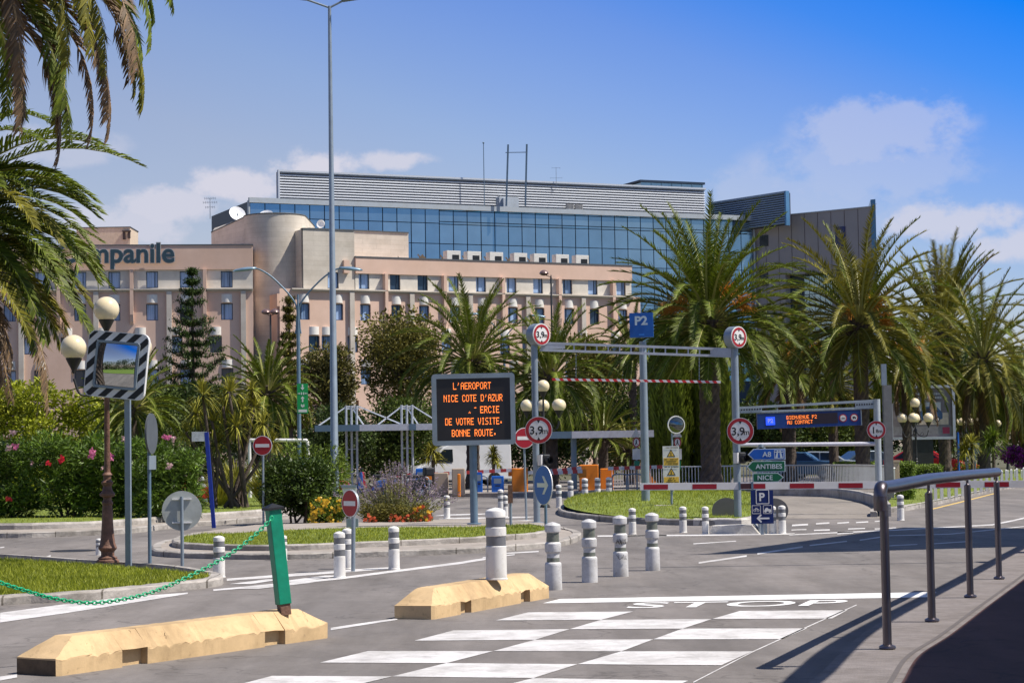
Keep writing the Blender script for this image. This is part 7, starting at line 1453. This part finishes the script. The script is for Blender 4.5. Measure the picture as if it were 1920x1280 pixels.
conifer('slender sparse young conifer between the round tower and the twin lamp pole', 545, 560, 96, 70, 82, 15, 'olive', yb=790, sparse=.7)
# sword-leaved clumps
def rosette(mb, c, r, n, rng, lo=-40, hi=90, w_=.035):
    for i in range(n):
        e = R(rng.uniform(lo, hi)); a = rng.uniform(0, 6.28); d = Vector((math.cos(a) * math.cos(e), math.sin(a) * math.cos(e), math.sin(e))); l_ = r * rng.uniform(.75, 1.1); s = Vector((-math.sin(a), math.cos(a), 0)) * w_ / 2; m_ = c + d * l_ * .55; tip = c + d * l_ - Vector((0, 0, l_ * .22)); mb.add([c - s * .6, c + s * .6, m_ + s, tip, m_ - s], [(0, 1, 2, 4), (4, 2, 3)])
Y = 58; b = W(430, 965, Y); t = T('cordyline', 'multi-stemmed spiky yellow-green cordyline clump behind the first no entry sign', 'shrub', (b.x, Y, .25)); rng = random.Random(91); hs = [(385, 742, 46), (432, 735, 46), (474, 762, 42), (400, 790, 44), (446, 800, 42), (365, 775, 36), (498, 795, 40), (420, 762, 44), (350, 810, 30), (470, 730, 30), (515, 828, 34), (455, 770, 40), (410, 830, 34)]
mb = MB()
for i, (x, y, r) in enumerate(hs): h = W(x, y, Y) - Vector((b.x, Y, .25)); h.y = rng.uniform(-.6, .6); bs = Vector((rng.uniform(-.55, .55), h.y * .3, 0)); mb.tube(cat_rom([bs, bs.lerp(h, .45) + Vector((rng.uniform(-.1, .1), 0, -.1)), h], 5), [.06, .058, .056, .054, .052, .05, .048, .046, .044, .042, .04], 8)
mb.build('stems', palm_trunk, t); mb = MB(); rng = random.Random(91)
for x, y, r in hs: h = W(x, y, Y) - Vector((b.x, Y, .25)); h.y = rng.uniform(-.6, .6); rng.uniform(0, 1); rng.uniform(0, 1); rosette(mb, h, wm(r, Y), 110, rng, -60, 88)
mb.build('foliage', leafmat('yucca'), t)
def swords(lab, x0, x1, yb, h_px, Y, n, seed, kind='yucca', name='spiky_plant', group=None):
    rng = random.Random(seed); a, b = W(x0, yb, Y), W(x1, yb, Y); z0 = max(0, a.z); t = T(name, lab, 'plant', ((a.x + b.x) / 2, Y, z0), 0, group); hw = (b.x - a.x) / 2; mb = MB(); H = wm(h_px, Y)
    for k in range(max(1, int(hw * 2))):
        cx = rng.uniform(-hw, hw) * .8; cy = rng.uniform(-.5, .5)
        for _ in range(int(n / max(1, int(hw * 2)))): e = R(rng.uniform(45, 88)); az = rng.uniform(0, 6.28); d = Vector((math.cos(az) * math.cos(e), math.sin(az) * math.cos(e), math.sin(e))); l_ = H * rng.uniform(.6, 1.05); s = Vector((-math.sin(az), math.cos(az), 0)) * .02; c = Vector((cx, cy, 0)); mb.add([c - s, c + s, c + d * l_ * .6 + s, c + d * l_ * .98 + Vector((math.cos(az), math.sin(az), -.6)) * l_ * .1, c + d * l_ * .6 - s], [(0, 1, 2, 4), (4, 2, 3)])
    mb.build('leaves', leafmat(kind), t); mb = MB(); mb.lathe([(.001, 0), (hw * .3 + .08, 0), (hw * .2 + .05, .12), (.001, .14)], 10); mb.build('crown_base', palm_trunk, t)
swords('yellow spiky flax right of the blue leaning post', 470, 545, 960, 105, 60, 420, 92); swords('spiky flax clump left of the blue leaning post', 345, 425, 960, 85, 61, 380, 93); swords('yellow spiky flax behind the cordyline stems', 405, 480, 950, 100, 63, 400, 94)
def yucca(lab, x, y, yb, r, Y, seed, kind='green2'):
    rng = random.Random(seed); b = W(x, yb, Y); h = W(x, y, Y); t = T('yucca', lab, 'plant', (h.x, Y, 0), 0, 'small yuccas by the toll lanes'); mb = MB(); mb.lathe([(.09, 0), (.07, h.z * .6), (.06, h.z)], 10); mb.build('stem', palm_trunk, t); mb = MB(); [rosette(mb, Vector((rng.uniform(-.25, .25) * k, 0, h.z - .22 * k)), wm(r, Y), 90, rng, -40, 88, .05) for k in range(3)]; mb.build('foliage', leafmat(kind), t)
yucca('yucca left of the message board post in front of the white van', 812, 845, 905, 28, 88, 95, 'yucca'); yucca('yucca right of the message board post above the white van', 925, 850, 910, 25, 90, 96, 'yucca'); yucca('yucca near the blue pole right of the billboard', 1862, 820, 900, 34, 90, 97); yucca('yucca between the two right globe lamps', 1822, 832, 900, 30, 92, 98, 'yucca')
for i in range(3): pass
shrub('round_bush', 'big dark rounded glossy bush in front of the tall mast', 'shrub', 490, 632, 846, 990, 50.5, 'glossy', 101, 17000, .095, .5, 40, depth=1.0, irregular=.3, shell=.45)
shrub('green_shrub', 'loose green shrub behind the round bush under the white pipe frame', 'shrub', 520, 650, 815, 930, 66, 'green2', 102, 8000, .13, .3, 30, box=True, depth=.8)
yf = M('yellow_flower', (.72, .45, .03), .5, var=.2, rnd=.2, hue=(1, 1, .8), trans=.3); of = M('orange_flower', (.62, .12, .04), .5, var=.2, rnd=.2, hue=(1, 1, 1), trans=.3)
fl = [(580 + random.Random(i).uniform(0, 62), 935 + random.Random(i + 50).uniform(-2, 48), yf, .08, 8) for i in range(30)]
shrub('yellow_daisies', 'yellow-flowered bush between the round bush and the oval no entry sign', 'flowers', 580, 655, 930, 992, 49.5, 'green2', 103, 5000, .07, .45, 24, box=True, depth=.5, flowers=fl)
fl = [(690 + random.Random(i).uniform(-20, 122), 972 + random.Random(i + 70).uniform(-8, 14), of, .05, 6) for i in range(30)] + [(770 + random.Random(i).uniform(0, 40), 945 + random.Random(i + 9).uniform(0, 30), (of if i % 2 else yf), .05, 7) for i in range(14)]
shrub('orange_flowers', 'low bed of orange and red flowers at the foot of the lavender', 'flowers', 672, 815, 945, 992, 48.8, 'olive', 104, 6500, .07, .4, 34, box=True, depth=.5, flowers=fl)
# lavender-like sage
Y = 50; b = W(742, 985, Y); t = T('lavender_sage', 'tall purple-grey sage spikes rising from the flower bed', 'flowers', (b.x, Y, .15)); rng = random.Random(105); st = MB(); sp = MB(); lv = MB()
for i in range(230):
    x = rng.gauss(0, .42); y = rng.uniform(-.4, .4); h = (1.30 - abs(x) * .75) * rng.uniform(.5, 1.12); tip = Vector((x * 1.6 + rng.uniform(-.18, .18), y * 1.4, max(.4, h))); bs = Vector((x * .7, y, 0)); st.tube([bs, bs.lerp(tip, .5) + Vector((0, 0, .05)), tip], [.006, .005, .003], 3, False)
    for k in range(16): q = rng.uniform(.62, 1); p = bs.lerp(tip, q); d = Vector((rng.gauss(0, 1), rng.gauss(0, 1), rng.gauss(.4, .8))).normalized(); s = d.orthogonal().normalized() * .012; sp.add([p - s, p + s, p + d * .045], [(0, 1, 2)])
    for k in range(12): q = rng.uniform(.02, .62); p = bs.lerp(tip, q); d = Vector((rng.gauss(0, 1), rng.gauss(0, 1), rng.gauss(.6, .6))).normalized(); s = d.orthogonal().normalized() * .013; lv.add([p - s, p + s, p + d * .10], [(0, 1, 2)])
st.build('stems', M('sage_stem', (.16, .14, .05), .7), t); sp.build('flower_spikes', M('lavender_flower', (.23, .18, .24), .6, var=.2, rnd=.3, hue=(1.1, 1, 1.1), trans=.25), t); lv.build('leaves', M('sage_leaf', (.17, .19, .05), .6, rnd=.3, trans=.25), t)
# clipped hedges on the right
def hedge(lab, x0, x1, y0, yb, Y, dp, seed, kind='hedge'):
    rng = random.Random(seed); a, b = W(x0, yb, Y), W(x1, y0, Y); t = T('hedge', lab, 'hedge', ((a.x + b.x) / 2, Y + dp / 2, 0), 0, 'clipped hedges on the right'); w_ = (b.x - a.x) / 2; h = b.z; mb = MB(); mb.box((0, 0, h / 2 - .06), (2 * w_ - .25, dp - .25, h - .14)); mb.build('branches', M('hedge_inner', (.02, .03, .008), .9), t); mb = MB()
    for _ in range(int(2400 * (w_ * h + w_ * dp + dp * h))):
        f = rng.random() * (2 * w_ * h + 2 * w_ * dp + dp * h)
        if f < 2 * w_ * h: p = Vector((rng.uniform(-w_, w_), -dp / 2 + rng.uniform(-.03, .1), rng.uniform(.02, h)))
        elif f < 2 * w_ * h + 2 * w_ * dp: p = Vector((rng.uniform(-w_, w_), rng.uniform(-dp / 2, dp / 2), h + rng.uniform(-.08, .04)))
        else: p = Vector(((w_ + rng.uniform(-.1, .03)) * rng.choice((-1, 1)), rng.uniform(-dp / 2, dp / 2), rng.uniform(0, h)))
        a_ = Vector((rng.gauss(0, 1), rng.gauss(-.3, 1), rng.gauss(.5, 1))).normalized(); q = a_.orthogonal().normalized(); l_ = rng.uniform(.05, .10); mb.add([p, p + a_ * l_ * .5 + q * l_ * .3, p + a_ * l_, p + a_ * l_ * .5 - q * l_ * .3], [(0, 1, 2, 3)])
    mb.build('foliage', leafmat(kind), t)
hedge('clipped hedge behind the white railing below the 1,8m sign', 1572, 1650, 868, 902, 84, 1.2, 111); hedge('clipped hedge block just right of the railing end post', 1684, 1716, 869, 915, 68, 1.2, 112); hedge('long clipped hedge below the billboard', 1722, 1768, 874, 906, 74, 1.2, 113); hedge('low clipped hedge piece at the verge behind the handrail end', 1690, 1714, 916, 942, 60, .8, 114)
q = W(1674, 885, 66); t = T('stone_pillar', 'small beige stone pillar at the end of the white railing', 'pillar', (q.x, 66, 0)); h = W(1674, 866, 66).z; mb = MB(); mb.box((0, 0, h / 2), (.36, .36, h)); mb.build('shaft', beige, t, bevel=.015); mb = MB(); mb.box((0, 0, h + .03), (.42, .42, .06)); mb.build('cap', beige, t)
pf = M('purple_flower', (.30, .02, .33), .5, var=.2, rnd=.3, hue=(1.1, 1, 1.1), trans=.3)
rng = random.Random(115); t = T('bougainvillea', 'vivid purple bougainvillea at the right edge', 'shrub', (W(1898, 880, 112).x, 112, 0)); B = [(rng.uniform(-.75, .75), rng.uniform(-.4, .4), rng.uniform(.5, 1.35), .4, .4, .3) for _ in range(12)]; mb = MB(); leaves(mb, B, 4200, .10, rng, .7); mb.build('blossom', pf, t); mb = MB(); leaves(mb, B, 1500, .12, rng, .5); mb.build('foliage', leafmat('mid'), t)
rng = random.Random(116); t = T('orange_flower_bed', 'low orange flowers behind the white stakes left of the purple shrub', 'flowers', (W(1806, 885, 104).x, 104, 0)); B = [(rng.uniform(-.9, .9), rng.uniform(-.3, .3), rng.uniform(.2, .6), .25, .3, .2) for _ in range(10)]; mb = MB(); leaves(mb, B, 900, .08, rng, .7); mb.build('blossom', of, t); mb = MB(); leaves(mb, B, 1800, .12, rng, .5); mb.build('foliage', leafmat('green2'), t)
# distant ground cover so that no bare horizon shows
rng = random.Random(120); mb = MB(); B = []
for i in range(120): x = rng.uniform(-60, 70); B.append((x, rng.uniform(138, 150), rng.uniform(.3, 2.6), 2.2, 1.5, 1.3))
leaves(mb, B, 26000, .4, rng, .5); tag(mb.build('ground_cover', leafmat('dark')), 'dark undergrowth massed at the foot of the far buildings', 'undergrowth', kind='stuff')

# what stands behind the viewer, seen only in the mirrors and window glass
lb = [(-60, 14), (-7.5, 14), (-4, -6), (-4, -40), (-60, -40)]
sheet('lawn_behind', lb, .12, M('lawn_far', (.12, .19, .02), .9, var=.3, scale=1)); P = [Vector((x, y, 0)) for x, y in ((-4.0, -40), (-4.0, -6), (-7.5, 14))]; kerb('lawn_behind_kerb', P, .2, .14, kerb_mat)
rng = random.Random(130); mb = MB(); B = [(rng.uniform(-70, 20), rng.uniform(-14, -9), rng.uniform(.3, 9), 3, 1.6, 1.8) for _ in range(150)]; leaves(mb, B, 16000, .7, rng, .6); tag(mb.build('hedgerow', leafmat('mid')), 'dark hedgerow behind the viewer seen only in the striped mirror', 'hedgerow', kind='stuff')
